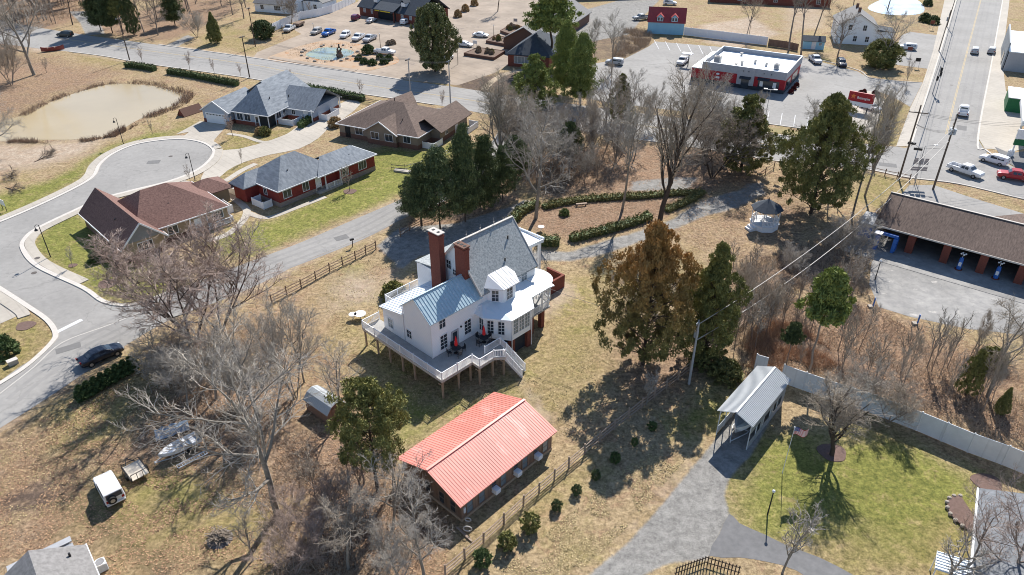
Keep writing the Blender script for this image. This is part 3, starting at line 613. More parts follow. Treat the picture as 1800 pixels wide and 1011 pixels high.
# wear on the roads
def lane(cl, offs_, lb, z=.0225, w=.55):
    for i, o_ in enumerate(offs_):
        strip('tyre_track', 'darker wheel track worn into the '+lb, 'road wear', cl, o_-w/2, o_+w/2, z-.004, z, 'asphalt_track')
ml = [(100,67),(272,91),(437,113),(525,130),(671,154),(800,172),(950,196),(1150,224),(1324,250),(1440,266)]
lane(ml, (1.2,2.9,-1.3,-3.0), 'main road', .0195)
lane([(1724,0),(1695,110),(1663,236)], (1.4,3.0,-1.5,-3.2,-4.6,-6.2,5.0,6.6), 'avenue', .0245)
lane([(0,700),(60,652),(150,600),(250,553),(380,505),(470,470),(620,412),(700,370)], (1.9,.6,-.9,-2.2), 'side street', .0165, .5)
for lb, px, py, w_, l_, a_ in (('side street below the stop line',120,612,1.2,2.6,.6),('side street near the mailbox',600,418,1.4,2.0,.6),('cul de sac',270,285,1.6,2.2,.2),('main road above the long hedge',330,104,1.6,3.2,-.3),('avenue near the junction',1690,225,1.8,3.0,1.1),('main road in front of the car wash',1560,290,1.8,3.0,-.3)):
    p = at(px, py); b = MB(); b.prism([(p.x+cos(a_)*s*l_/2-sin(a_)*t*w_/2, p.y+sin(a_)*s*l_/2+cos(a_)*t*w_/2) for s,t in ((-1,-1),(1,-1.1),(1.05,1),(-1,.95))], .0235, .0275)
    tag(b.build('asphalt_patch', MATS['asphalt_patch']), 'dark square repair patch on the '+lb, 'road wear', kind='structure')
for lb, px, py in (('side street in front of the black car',250,580),('cul de sac mouth',60,480),('middle of the cul de sac',300,275),('avenue',1672,150),('main road by the magnolia',700,160),('kerb corner of the lawn below the maroon roof',66,455)):
    p = at(px, py); b = MB(); b.tube([(p.x,p.y,.02),(p.x,p.y,.031 if 'kerb' not in lb else .125)], .38, 14)
    tag(b.build('manhole_cover', MATS['manhole_iron']), 'round dark iron cover on the '+lb, 'manhole cover')
strip('path', 'tan garden path curving from the road to the raised bed', 'path', [(852,158),(862,146),(880,134),(900,127),(925,122)], -.9, .9, 0, .03, 'path_tan')
# ---------------------------------------------------------------- building parts
def win(parent, p, n, w, h, frame='trim_white', glass='glass', cols=2, rows=2, ft=.08):
    """window centred at p on a wall with outward normal n (local 2-D): frame part, pane sub-part"""
    x, y, z = p; nx, ny = n; tx, ty = -ny, nx
    b = MB()
    def bx(b, a0, a1, z0, z1, d0, d1):
        vs = []
        for zz in (z0, z1):
            for a, d in ((a0,d0),(a1,d0),(a1,d1),(a0,d1)):
                vs.append((x+tx*a+nx*d, y+ty*a+ny*d, zz))
        b.add(vs, [(0,3,2,1),(4,5,6,7),(0,1,5,4),(1,2,6,5),(2,3,7,6),(3,0,4,7)])
    bx(b, -w/2-ft, w/2+ft, z-h/2-ft, z-h/2, -.02, .06); bx(b, -w/2-ft, w/2+ft, z+h/2, z+h/2+ft, -.02, .06)
    bx(b, -w/2-ft, -w/2, z-h/2, z+h/2, -.02, .055); bx(b, w/2, w/2+ft, z-h/2, z+h/2, -.02, .055)
    for i in range(1, cols): a = -w/2+w*i/cols; bx(b, a-.025, a+.025, z-h/2, z+h/2, 0, .04)
    for i in range(1, rows): a = z-h/2+h*i/rows; bx(b, -w/2, w/2, a-.025, a+.025, 0, .042)
    o = b.build('window', MATS[frame], parent)
    g = MB(); bx(g, -w/2, w/2, z-h/2, z+h/2, -.01, .02); g.build('pane', MATS[glass], o)
    return o
def door(parent, p, n, w=.95, h=2.05, m='trim_white', name='door', glass=None):
    x, y, z = p; nx, ny = n; tx, ty = -ny, nx; b = MB()
    def bx(b, a0, a1, z0, z1, d0, d1):
        vs = [(x+tx*a+nx*d, y+ty*a+ny*d, zz) for zz in (z0, z1) for a, d in ((a0,d0),(a1,d0),(a1,d1),(a0,d1))]
        b.add(vs, [(0,3,2,1),(4,5,6,7),(0,1,5,4),(1,2,6,5),(2,3,7,6),(3,0,4,7)])
    bx(b, -w/2, w/2, z, z+h, -.01, .04)
    for a in (-w/2-.09, w/2): bx(b, a, a+.09, z, z+h, -.01, .06)
    bx(b, -w/2-.09, w/2+.09, z+h, z+h+.1, -.01, .062)
    o = b.build(name, MATS[m], parent)
    if glass: g = MB(); bx(g, -w/2+.15, w/2-.15, z+h*.35, z+h-.15, .03, .05); g.build('pane', MATS[glass], o)
    else: g = MB(); bx(g, w/2-.16, w/2-.10, z+.95, z+1.05, .03, .09); g.build('handle', MATS['black_metal'], o)
    return o
def gable_faces(x0, x1, y0, y1, ze, zr, axis='x', oh=.35, oe=None):
    """two roof planes; axis = direction of the ridge"""
    oe = oh if oe is None else oe
    if axis == 'x':
        ym = (y0+y1)/2; sl = (zr-ze)/((y1-y0)/2); zl = ze - sl*oh; a, b = x0-oe, x1+oe
        return [[(a,y0-oh,zl),(b,y0-oh,zl),(b,ym,zr),(a,ym,zr)], [(a,ym,zr),(b,ym,zr),(b,y1+oh,zl),(a,y1+oh,zl)]]
    xm = (x0+x1)/2; sl = (zr-ze)/((x1-x0)/2); zl = ze - sl*oh; a, b = y0-oe, y1+oe
    return [[(x0-oh,a,zl),(xm,a,zr),(xm,b,zr),(x0-oh,b,zl)], [(xm,a,zr),(x1+oh,a,zl),(x1+oh,b,zl),(xm,b,zr)]]
def hip_faces(x0, x1, y0, y1, ze, zr, axis='x', oh=.4, inset=None):
    x0 -= oh; x1 += oh; y0 -= oh; y1 += oh
    if axis == 'x':
        i = inset if inset is not None else (y1-y0)/2; ym = (y0+y1)/2; A = (x0+i, ym, zr); B = (x1-i, ym, zr)
        if x0+i > x1-i-.01: A = B = ((x0+x1)/2, ym, zr)
        f = [[(x0,y0,ze),(x1,y0,ze),B,A],[(x1,y0,ze),(x1,y1,ze),B],[(x1,y1,ze),(x0,y1,ze),A,B],[(x0,y1,ze),(x0,y0,ze),A]]
    else:
        i = inset if inset is not None else (x1-x0)/2; xm = (x0+x1)/2; A = (xm, y0+i, zr); B = (xm, y1-i, zr)
        if y0+i > y1-i-.01: A = B = (xm, (y0+y1)/2, zr)
        f = [[(x0,y0,ze),(x1,y0,ze),A],[(x1,y0,ze),(x1,y1,ze),B,A],[(x1,y1,ze),(x0,y1,ze),B],[(x0,y1,ze),(x0,y0,ze),A,B]]
    out = []
    for q in f:
        r = [q[0]]
        for p in q[1:]:
            if (V(p)-V(r[-1])).length > .01: r.append(p)
        out.append(r)
    return out
def walls_gable(b, x0, x1, y0, y1, z0, ze, zr, axis='x'):
    """solid wall block with pointed gable ends, reaching just under the roof"""
    zt = ze-.04; zp = zr-.12
    if axis == 'x':
        ym = (y0+y1)/2
        sec = [(y0,z0),(y1,z0),(y1,zt),(ym,zp),(y0,zt)]
        b.add([(x, y, z) for x in (x0, x1) for y, z in sec], [(4,3,2,1,0),(5,6,7,8,9)] + [(k,(k+1)%5,(k+1)%5+5,k+5) for k in range(5)])
    else:
        xm = (x0+x1)/2
        sec = [(x0,z0),(x1,z0),(x1,zt),(xm,zp),(x0,zt)]
        b.add([(x, y, z) for y in (y0, y1) for x, z in sec], [(0,1,2,3,4),(9,8,7,6,5)] + [(k+5,(k+1)%5+5,(k+1)%5,k) for k in range(5)])
def ribs(b, f, step=.45, w=.05, h=.05):
    """standing seams down a 4-cornered roof plane f (eave a-b, ridge c-d)"""
    a, e, c, d = [V(p) for p in f]; n = (e-a).cross(d-a).normalized()
    if n.z < 0: n = -n
    L = (e-a).length; k = int(L/step)
    for i in range(k+1):
        t = (i+.5)/(k+1); p = a.lerp(e, t)+n*h*.4; q = d.lerp(c, t)+n*h*.4
        b.bar(p, q, w, h)
def gutter(b, p, q, r=.07): b.bar(p, q, r*1.6, r*1.8)
def railing(name, pts, parent, m='vinyl_white', h=1.0, step=.16, post=1.8, z=None, pw=.09):
    """rail run through 3-D points at floor level"""
    b = MB()
    for i in range(len(pts)-1):
        a, c = V(pts[i]), V(pts[i+1]); L = (c-a).length
        b.bar(a+V((0,0,h)), c+V((0,0,h)), .08, .06); b.bar(a+V((0,0,.1)), c+V((0,0,.1)), .05, .05)
        k = max(1, int(L/step))
        for j in range(1, k): p = a.lerp(c, j/k); b.bar(p+V((0,0,.1)), p+V((0,0,h)), .045)
        k = max(1, round(L/post))
        for j in range(k+1 if i == len(pts)-2 else k): p = a.lerp(c, j/k); b.box(p.x-pw/2, p.x+pw/2, p.y-pw/2, p.y+pw/2, p.z, p.z+h+.12)
    return b.build(name, MATS[m], parent)

# ---------------------------------------------------------------- white farmhouse
K = at(761, 630, 2.6); HA = R(46)
fh = thing('farmhouse', 'large white clapboard farmhouse with grey shingle roof, two brick chimneys and a raised deck', 'house', (K.x, K.y, 0), HA)
DZ = 2.6
b = MB()
walls_gable(b, 0, 7.5, 0, 4.7, DZ, 7.5, 9.45, 'x'); b.box(0.02, 7.5, 0.02, 4.68, 0, DZ)
b.box(0, 7.4, 4.72, 8.6, 0, 5.55)
b.add([(0,4.72,5.55),(7.4,4.72,5.55),(7.4,8.6,5.55),(0,8.6,5.55),(0,4.72,6.1),(7.4,4.72,6.1)], [(0,4,3),(1,2,5),(0,1,5,4),(3,4,5,2)])
walls_gable(b, 7.52, 16.5, 0, 8, 0, 7.9, 12.6, 'x')
b.box(7.55, 14.5, 8.0, 11.4, 0, 7.2)
b.prism([(8.45,-.02),(9.55,-1.5),(11.6,-1.5),(12.7,-.02)], 5.9, 8.0)
b.prism([(6.9,-.02),(6.9,-1.1),(8.6,-3.75),(11.75,-3.75),(11.75,-.02)], 2.35, 5.35)
b.build('wall', MATS['siding_white'], fh)
b = MB(); b.prism([(8.7,-.03),(8.7,-2.4),(9.2,-3.3),(11.3,-3.3),(11.3,-.03)], 0, 2.34); b.build('basement_wall', MATS['wall_charcoal'], fh)
for x, y in ((8.9,-3.45),(11.55,-3.45),(15.6,-2.0),(13.6,-2.05)):
    b = MB(); b.box(x-.28, x+.28, y-.28, y+.28, 0, 2.33); b.build('brick_pillar', MATS['brick'], fh)
b = MB(); F_ = gable_faces(7.52, 16.5, 0, 8, 7.9, 12.6, 'x', .3, .25); b.slab(F_, .16); b.build('roof', MATS['shingle_grey'], fh)
b = MB()
for q in (F_[0], F_[1]):
    for i, j in ((0, 3), (1, 2)):
        p, r = V(q[i]), V(q[j]); b.bar(p+V((0,0,-.12)), r+V((0,0,-.12)), .10, .26)
b.bar((7.27, 4, 12.62), (16.75, 4, 12.62), .28, .09); b.build('roof_trim', MATS['kerb'], fh)
b = MB(); f2 = [[(7.5,7.7,7.85),(14.8,7.7,7.85),(14.8,11.7,7.2),(7.5,11.7,7.2)]]; b.slab(f2, .12); b.build('rear_roof', MATS['shingle_grey'], fh)
W_ = gable_faces(0, 7.5, 0, 4.7, 7.5, 9.45, 'x', .3, .3)
W_ = [[(p[0] if p[0] < 4 else 7.5, p[1], p[2]) for p in f] for f in W_]
b = MB(); b.slab(W_, .1)
ribs(b, W_[0], .42); ribs(b, [W_[1][3], W_[1][2], W_[1][1], W_[1][0]], .42)
b.bar((-.3,2.35,9.5), (7.5,2.35,9.5), .2, .06); b.build('metal_roof', MATS['roof_tin'], fh)
L_ = [[(-.3,8.9,5.55),(7.5,8.9,5.55),(7.5,4.72,6.35),(-.3,4.72,6.35)]]
b = MB(); b.slab(L_, .1); ribs(b, L_[0], .42); b.build('metal_roof', MATS['roof_white'], fh)
# bay roof, wrap porch roof, round porch roof
bo = [(8.1,.12),(9.35,-1.85),(11.85,-1.85),(13.1,.12)]
b = MB(); top = [(9.3,.75,8.95),(12.3,.75,8.95)]
fs = [[(*bo[1],8.05),(*bo[2],8.05),top[1],top[0]], [(*bo[0],8.05),(*bo[1],8.05),top[0]], [(*bo[2],8.05),(*bo[3],8.05),top[1]]]
b.slab(fs, .12); ribs(b, fs[0], .5, .04, .04); b.build('bay_roof', MATS['roof_rusty'], fh)
po = [(6.35,0),(6.35,-1.45),(8.25,-4.15),(11.9,-4.15),(13.35,-2.45),(16.4,-2.45),(17.2,-2.6)]
pi_ = [(6.9,0),(7.3,-.3),(8.6,-.5),(11.8,-.5),(13.0,-.05),(16.4,-.05),(17.0,-.05)]
fs = [[(*po[i],5.5),(*po[i+1],5.5),(*pi_[i+1],6.25),(*pi_[i],6.25)] for i in range(6)]
fs.append([(7.3,-.3,6.25),(8.6,-.5,6.25),(11.8,-.5,6.25),(13,-.05,6.25),(13,.05,6.28),(6.9,.05,6.28),(6.9,0,6.25)])
b = MB(); b.slab(fs, .14); b.build('porch_roof', MATS['roof_white'], fh)
b = MB(); cx_, cy_ = 17.0, .4; n_ = 16
ring = [(cx_+1.9*cos(a), cy_+2.4*sin(a), 5.52) for a in [(-.62+1.3*i/n_)*pi for i in range(n_+1)]]
fs = [[ring[i], ring[i+1], (16.52, .6, 6.5)] for i in range(n_)]
b.slab(fs, .14); b.build('round_porch_roof', MATS['roof_white'], fh)
b = MB(); b.prism([(11.8,-2.3),(16.9,-2.3)]+[(cx_+1.65*cos(a), cy_+2.1*sin(a)) for a in [(-.5+1.0*i/8)*pi for i in range(9)]]+[(16.55,3),(16.55,0),(11.8,0)], 2.35, 2.55)
b.prism([(16.55,3.0),(21.9,3.0),(21.9,8.7),(16.55,8.7)], 2.35, 2.54); b.build('porch_floor', MATS['deck_wood'], fh)
for x, y in ((12.1,-2.2),(13.8,-2.25),(15.4,-2.25),(16.7,-2.1),(18.0,-1.2),(18.5,.4),(18.2,1.9)):
    b = MB(); b.tube([(x,y,2.55),(x,y,5.45)], [.11,.09], 8); b.build('porch_column', MATS['trim_white'], fh)
for x in (12.8, 14.6, 16.0):
    b = MB()
    for s in (-1, 1):
        pr = [(x+s*(.62-.5*math.sin(t*pi/2)), -2.25, 5.3-.75*(1-math.cos(t*pi/2))) for t in (0,.25,.5,.75,1)]
        b.tube(pr, .05, 5)
        b.tube([(x+s*.35+.14*cos(t), -2.25, 4.9+.14*sin(t)) for t in (0,1.2,2.4,3.6,4.8,6)], .035, 5)
    b.build('porch_scrollwork', MATS['trim_white'], fh)
railing('porch_railing', [(11.9,-2.25,2.55),(16.6,-2.2,2.55),(18.1,-1.1,2.55),(18.5,.4,2.55)], fh, h=.9, post=1.7)
b = MB(); b.slab([[(16.3,3.4,7.85),(21.9,3.4,7.6),(21.9,8.7,7.6),(16.3,8.7,7.85)]], .3)
for q in ((16.6,3.4,21.9,3.4),(21.9,3.4,21.9,8.7),(16.6,8.7,21.9,8.7)): b.bar((q[0],q[1],7.86),(q[2],q[3],7.72),.16,.2)
b.build('portico_roof', MATS['roof_white'], fh)
for x, y in ((21.5,3.8),(21.5,5.3),(21.5,6.9),(21.5,8.3),(19.0,3.8)):
    b = MB(); b.box(x-.16, x+.16, y-.16, y+.16, 2.54, 7.45); b.build('portico_column', MATS['trim_white'], fh)
# chimneys
for x0, x1, y0, y1, zt, nf in ((6.25,7.05,5.4,7.1,13.5,2),(6.75,7.5,1.75,3.3,13.0,3)):
    b = MB(); b.box(x0, x1, y0, y1, 0 if nf == 2 else 8.5, zt); b.box(x0-.06, x1+.06, y0-.06, y1+.06, zt-.5, zt-.25)
    c = b.build('chimney', MATS['brick'], fh)
    b = MB(); b.box(x0-.12, x1+.12, y0-.12, y1+.12, zt, zt+.1); b.build('chimney_cap', MATS['kerb' if nf == 2 else 'brick_brown'], c)
    for i in range(nf):
        b = MB(); yy = y0+(y1-y0)*(i+.5)/nf; b.box((x0+x1)/2-.17, (x0+x1)/2+.17, yy-.15, yy+.15, zt+.1, zt+.13); b.build('flue', MATS['screen_dark'], c)
# windows and doors
win(fh, (1.68,0,4.0), (0,-1), .95, 1.8, rows=4); win(fh, (5.29,0,4.2), (0,-1), .95, 1.8, rows=4); win(fh, (1.6,0,6.55), (0,-1), .85, 1.3, rows=2)
door(fh, (3.32,0,2.62), (0,-1), .9, 2.0, 'stucco_grey', glass='glass'); win(fh, (0,3.9,3.95), (-1,0), .8, 1.0); win(fh, (0,7.3,3.8), (-1,0), .8, 1.2, glass='glass_pale')
win(fh, (7.52,5.3,9.3), (-1,0), .7, 1.1); win(fh, (7.52,4.3,8.6), (-1,0), .6, .7)
win(fh, (14.57,0,6.9), (0,-1), .9, 1.7, glass='glass_pale')
win(fh, (10.57,-1.5,6.95), (0,-1), .9, 1.4, rows=3)
d_ = hypot(1.1,1.48); win(fh, (9.0,-.76,6.95), (-1.48/d_,-1.1/d_), .75, 1.4, rows=3); win(fh, (12.15,-.76,6.95), (1.48/d_,-1.1/d_), .75, 1.4, rows=3)
d_ = hypot(1.7,2.65)
for t in (.22, .62): win(fh, (6.9+1.7*t,-1.1-2.65*t,3.95), (-2.65/d_,-1.7/d_), .7, 1.7, rows=4)
for x in (9.25, 10.2, 11.15): win(fh, (x,-3.75,4.05), (0,-1), .75, 1.9, glass='glass_pale', rows=4)
win(fh, (6.9,-.6,4.0), (-1,0), .6, 1.6)
door(fh, (13.5,0,2.56), (0,-1), .95, 2.1, 'trim_white', glass='glass')
b = MB(); b.tube([(5.5,-.02,7.2),(5.5,-.14,7.2)], .2, 10); b.build('wall_lamp', MATS['black_metal'], fh)
b = MB(); b.tube([(4.25,-.02,4.75),(4.25,-.12,4.75)], .12, 8); b.build('wall_lamp', MATS['black_metal'], fh)
b = MB()
for p, q in (((-.05,-.05,7.4),(-.05,-.05,2.6)), ((-.06,4.75,7.3),(-.06,4.75,2.6)), ((8.55,-3.85,5.3),(8.55,-3.85,.3)), ((11.85,-3.85,5.3),(11.85,-3.85,.2))): b.bar(p, q, .08)
b.build('downspout', MATS['trim_white'], fh)
for x in (9.2, 11.4, 13.6):
    b = MB(); b.tube([(x,4,12.6),(x,4,13.5)], .02, 4); b.ball((x,4,13.0), .09, 6, 4); b.build('lightning_rod', MATS['kerb'], fh)
# deck
dk = [(-1.85,-3.6),(2.57,-3.55),(2.55,-4.7),(4.75,-4.7),(5.75,-5.6),(6.9,-4.3),(6.9,-1.1),(6.88,-.03),(-.03,-.03),(-.03,8.62),(.6,8.62),(.6,10.4),(-1.85,10.4)]
b = MB(); b.prism(dk, DZ-.18, DZ); b.build('deck_floor', MATS['deck_wood'], fh)
b = MB(); b.prism([(3.0,8.64),(14.3,8.64),(14.3,12.2),(3.0,12.2)], 2.9, 3.1); b.build('balcony_floor', MATS['roof_white'], fh)
railing('balcony_railing', [(3.0,8.9,3.1),(3.0,12.2,3.1),(14.3,12.2,3.1)], fh)
run = [(-1.85,10.4),(-1.85,-3.6),(2.57,-3.6),(2.55,-4.75),(4.75,-4.75),(5.7,-5.6)]
railing('deck_railing', [(x, y, DZ) for x, y in run], fh, h=1.0, post=2.3)
railing('deck_railing', [(.6,10.4,DZ),(-1.85,10.4,DZ)], fh)
railing('deck_railing', [(4.5,-3.55,DZ),(6.95,-3.55,DZ),(6.6,-4.9,DZ)], fh)
b = MB()
for i in range(len(run)-1): b.bar((*run[i], DZ-.16), (*run[i+1], DZ-.16), .08, .34)
b.build('deck_fascia', MATS['kerb'], fh)
for x, y in [(-1.7,10.2),(-1.7,7.9),(-1.7,5.6),(-1.7,3.3),(-1.7,1.2),(-1.7,-3.45),(.6,-3.45),(2.4,-3.4),(2.7,-4.55),(4.7,-4.55),(5.7,-5.3),(1.0,-1.2),(4.2,-1.6),(6.6,-3.2)]:
    b = MB(); b.box(x-.09, x+.09, y-.09, y+.09, 0, DZ-.2)
    for dx, dy in ((.55,0),(-.55,0)) if y < -3 else ((0,.55),(0,-.55)): b.bar((x,y,DZ-.85), (x+dx,y+dy,DZ-.24), .08)
    b.build('deck_post', MATS['post_wood'], fh)
b = MB()
for i in range(11):
    z = DZ-(i+1)*DZ/12; x = 5.9+.085*i; y = -5.35-.155*i*1.1
    u_ = V((.72,.69,0))*.55; c = V((x+.25, y+.25, z)); w_ = V((-.69,.72,0))*.02
    d2 = V((.46,-.88,0))*.14; q = [c-V((.8,-.0,0))*.0+V((.88,.46,0))*s*.55+d2*t for s, t in ((-1,-1),(1,-1),(1,1),(-1,1))]
    b.prism([(p.x, p.y) for p in q], z-.06, z)
b.build('stair_tread', MATS['deck_wood'], fh)
s0, s1 = V((6.15,-5.1,DZ)), V((7.2,-6.95,.15)); sv = V((.88,.46,0))*.6
for s in (-1, 1):
    b = MB(); b.bar(s0+sv*s+V((0,0,-.1)), s1+sv*s+V((0,0,-.05)), .06, .28); b.build('stair_stringer', MATS['trim_white'], fh)
    railing('stair_railing', [tuple(s0+sv*s), tuple(s1+sv*s)], fh, h=.95, post=1.4, step=.14)
# front steps of brick
b = MB(); b.box(20.6, 24.6, 1.9, 2.2, 0, 1.9); b.box(24.3, 24.6, 2.2, 4.9, 0, 1.9); b.build('brick_stair_wall', MATS['brick'], fh)
b = MB()
for i in range(7): b.box(20.7+.4*i, 21.1+.4*i, 2.2, 2.99, 0, 2.3-.3*i)
b.build('front_step', MATS['brick'], fh)

# patio sets on the deck
for i, (u_, v_, lb) in enumerate(((2.45,-1.15,'closed red parasol over dark patio table, nearer the deck corner'), (6.0,-1.9,'closed red parasol over dark patio table, nearer the sunroom wall'))):
    p = K + V((u_*cos(HA)-v_*sin(HA), u_*sin(HA)+v_*cos(HA), 0)); p.z = DZ
    t = thing('patio_table', lb.replace('closed red parasol over dark patio table', 'round dark patio table with closed red parasol'), 'table', p, HA, 'patio sets on the deck')
    b = MB(); b.tube([(0,0,.70),(0,0,.74)], .55, 16); b.build('table_top', MATS['dark_wicker'], t)
    b = MB(); b.tube([(0,0,0),(0,0,.05)], .28, 10); b.tube([(0,0,.05),(0,0,.7)], .05, 6); b.build('base', MATS['black_metal'], t)
    b = MB(); b.tube([(0,0,.74),(0,0,2.35)], .025, 6); b.build('parasol_pole', MATS['black_metal'], t)
    b = MB(); b.tube([(0,0,1.0),(0,0,1.15),(0,0,1.7),(0,0,2.1),(0,0,2.3)], [.10,.21,.15,.08,.03], 9); b.build('parasol_canopy', MATS['umbrella_red'], t)
    for k in range(4):
        a = k*pi/2+.5+i*.4; c = thing('patio_chair', 'dark wicker patio chair drawn up to the %s parasol table' % ('nearer' if i == 0 else 'farther'), 'chair', p+V((.85*cos(a),.85*sin(a),0)), a-pi/2, 'chairs round the %s patio table' % ('nearer' if i == 0 else 'farther'))
        b = MB(); b.box(-.22,.22,-.22,.22,.40,.45); b.build('seat', MATS['dark_wicker'], c)
        b = MB(); b.box(-.22,.22,.20,.25,.45,.9); b.build('backrest', MATS['dark_wicker'], c)
        for x, y in ((-.2,-.2),(.2,-.2),(-.2,.2),(.2,.2)):
            b = MB(); b.bar((x,y,0),(x,y,.4),.035); b.build('leg', MATS['black_metal'], c)

# ---------------------------------------------------------------- red roofed cottage
P0 = at(812, 917); ct = thing('cottage', 'long board walled cottage with bright red ribbed metal roof', 'cottage', (P0.x, P0.y, 0), R(47))
b = MB(); walls_gable(b, 0, 12.2, 0, 7.9, 0, 2.5, 3.85, 'x'); b.build('wall', MATS['board_wall'], ct)
G_ = gable_faces(0, 12.2, 0, 7.9, 2.5, 3.85, 'x', .35, .4)
b = MB(); b.slab(G_, .1); ribs(b, G_[0], .3, .03, .03); ribs(b, [G_[1][3],G_[1][2],G_[1][1],G_[1][0]], .3, .03, .03)
b.bar((-.4,3.95,3.9),(12.6,3.95,3.9),.25,.06); b.build('roof', MATS['roof_red'], ct)
for x in (1.0, 2.5, 5.3, 8.25, 11.2): win(ct, (x,0,1.15), (0,-1), .7, 1.3, cols=1, glass='glass_pale', frame='fence_wood')
for y in (1.05, 2.5, 4.4): win(ct, (0,y,1.2), (-1,0), .65, 1.3, cols=1, frame='fence_wood')
for x in (4.05, 6.95, 9.85):
    w_ = win(ct, (x,0,1.45), (0,-1), .6, 1.0, cols=1, frame='fence_wood')
    b = MB(); b.box(x-.3, x+.3, -.62, .0, .75, 1.25)
    for k in range(5): b.box(x-.25, x+.25, -.64, -.61, .8+.09*k, .84+.09*k)
    b.box(x-.2, x+.2, -.5, -.12, 1.25, 1.27); b.build('window_air_conditioner', MATS['trim_white'], ct)
b = MB(); b.box(-.02, 12.22, -.05, .0, 0, .3); b.box(-.05, 0, 0, 7.9, 0, .3); b.build('sill_board', MATS['post_wood'], ct)
b = MB(); b.box(.25,.45,-.1,0,.9,1.5); b.build('meter_box', MATS['steel_fence'], ct)
for lb, px, py, r in (('large white coil of hose leaning by the cottage corner', 822, 938, .38), ('small white hose coil nearest the cottage corner', 823, 921, .26)):
    p = at(px, py); b = MB(); b.tube([(r*cos(a), .12*sin(a*.5), .3+r*.6+r*sin(a)*.8) for a in [2*pi*k/14 for k in range(15)]], .05, 6, cap=False)
    o = b.build('hose_coil', MATS['kerb'], None); o.location = p; tag(o, lb, 'hose')
for i in range(4):
    p = at(803+i*5, 928+i*5); q = at(818+i*4, 941+i*4); b = MB(); b.bar((p.x,p.y,.08), (q.x,q.y,.12), .16, .06)
    tag(b.build('plank', MATS['fence_wood_pale']), 'weathered plank lying in the shade by the cottage corner', 'plank', 'planks by the cottage corner')

# ---------------------------------------------------------------- gambrel shed
P0 = at(594, 737); sh = thing('garden_shed', 'small barn shaped shed with grey metal roof and reddish end wall', 'shed', (P0.x, P0.y, 0), R(-40+90))
sec = [(-1.35,0),(1.35,0),(1.35,1.6),(.75,2.35),(0,2.65),(-.75,2.35),(-1.35,1.6)]
b = MB(); Ls = 4.3
b.add([(x, y, z) for y in (0, Ls) for x, z in sec], [(6,5,4,3,2,1,0),(7,8,9,10,11,12,13)] + [(k,(k+1)%7,(k+1)%7+7,k+7) for k in range(7)]); 
o = b.build('wall', MATS['barrel_red'], sh)
b = MB(); r_ = [(-1.5,1.62),(-.78,2.43),(0,2.74),(.78,2.43),(1.5,1.62)]
b.slab([[(r_[i][0],-.2,r_[i][1]),(r_[i+1][0],-.2,r_[i+1][1]),(r_[i+1][0],Ls+.2,r_[i+1][1]),(r_[i][0],Ls+.2,r_[i][1])] for i in range(4)], .05)
for k in range(16):
    y = -.1+k*.29
    for i in range(4): b.bar((r_[i][0],y,r_[i][1]+.02),(r_[i+1][0],y,r_[i+1][1]+.02),.04,.04)
b.build('roof', MATS['roof_steel'], sh)
door(sh, (0,0,.05), (0,-1), 1.2, 1.8, 'barrel_red'); sh.scale = (.86,.86,.86)

# ---------------------------------------------------------------- steel carport with boat
P0 = at(1312, 791); cp = thing('carport', 'open fronted grey steel carport with ribbed pitched roof', 'carport', (P0.x, P0.y, 0), R(50))
CL = 8.6; CW = 3.3
G_ = gable_faces(0, CL, 0, CW, 3.45, 4.15, 'x', .22, .35)
b = MB(); b.slab(G_, .05); ribs(b, G_[0], .2, .035, .035); ribs(b, [G_[1][3],G_[1][2],G_[1][1],G_[1][0]], .2, .035, .035); b.bar((-.3,CW/2,4.18),(CL+.3,CW/2,4.18),.2,.04)
b.build('roof', MATS['roof_steel'], cp)
for x in (0, 1.7, 3.4, 5.1, 6.8, CL-.1):
    for y in (0.03, CW-.03):
        b = MB(); b.box(x, x+.08, y-.04, y+.04, 0, 3.4); b.build('post', MATS['steel_fence'], cp)
b = MB(); b.box(.1, CL, -.03, 0.0, 0.05, .95); b.box(.1, CL, -.03, 0, 2.05, 3.42); b.box(2.6, 3.2, -.03, 0, .95, 2.05); b.box(5.2, 5.8, -.03, 0, .95, 2.05); b.box(7.8, CL, -.03, 0, .95, 2.05)
b.build('side_wall', MATS['steel_wall'], cp)
b = MB(); b.box(.1, CL, CW, CW+.03, .05, 1.0); b.box(.1, 2.4, CW, CW+.03, 2.7, 3.42); b.build('side_wall', MATS['steel_fence'], cp)
b = MB(); b.box(CL, CL+.04, 0, CW, 0, 3.42); b.build('end_wall', MATS['steel_wall'], cp)
def hull(m_b, L, W, H, z0=0, n=9):
    vs = []; 
    for i in range(n):
        t = i/(n-1); w_ = W/2*(1-max(0,(t-.45)/.55)**2.2); k = z0+.25*max(0,(t-.6)/.4)**2*H
        x = L*t; hh = H*(1+.15*t)
        vs += [(x,-w_,z0+hh),(x,-w_*.85,z0+.35*H+k*.2),(x,0,k if t < 1 else z0+hh*.9),(x,w_*.85,z0+.35*H+k*.2),(x,w_,z0+hh)]
    fs = [(i*5+j,(i+1)*5+j,(i+1)*5+j+1,i*5+j+1) for i in range(n-1) for j in range(4)] + [(4,3,2,1,0)]
    m_b.add(vs, fs)
    return vs
def trailer(t, L, W, z=.35):
    b = MB()
    for s in (-1, 1): b.bar((.2,s*W*.4,z),(L*.75,s*W*.4,z),.07); b.bar((L*.75,s*W*.4,z),(L+.9,0,z),.07)
    for x in (.4, L*.4, L*.7): b.bar((x,-W*.4,z),(x,W*.4,z),.06)
    b.bar((L+.8,0,.05),(L+.8,0,.6),.06); b.build('trailer_frame', MATS['steel_fence'], t)
    for s in (-1, 1):
        w_ = MB(); w_.tube([(L*.4,s*W*.5-.09,.28),(L*.4,s*W*.5+.09,.28)], .28, 12); w_.build('wheel', MATS['rubber'], t)
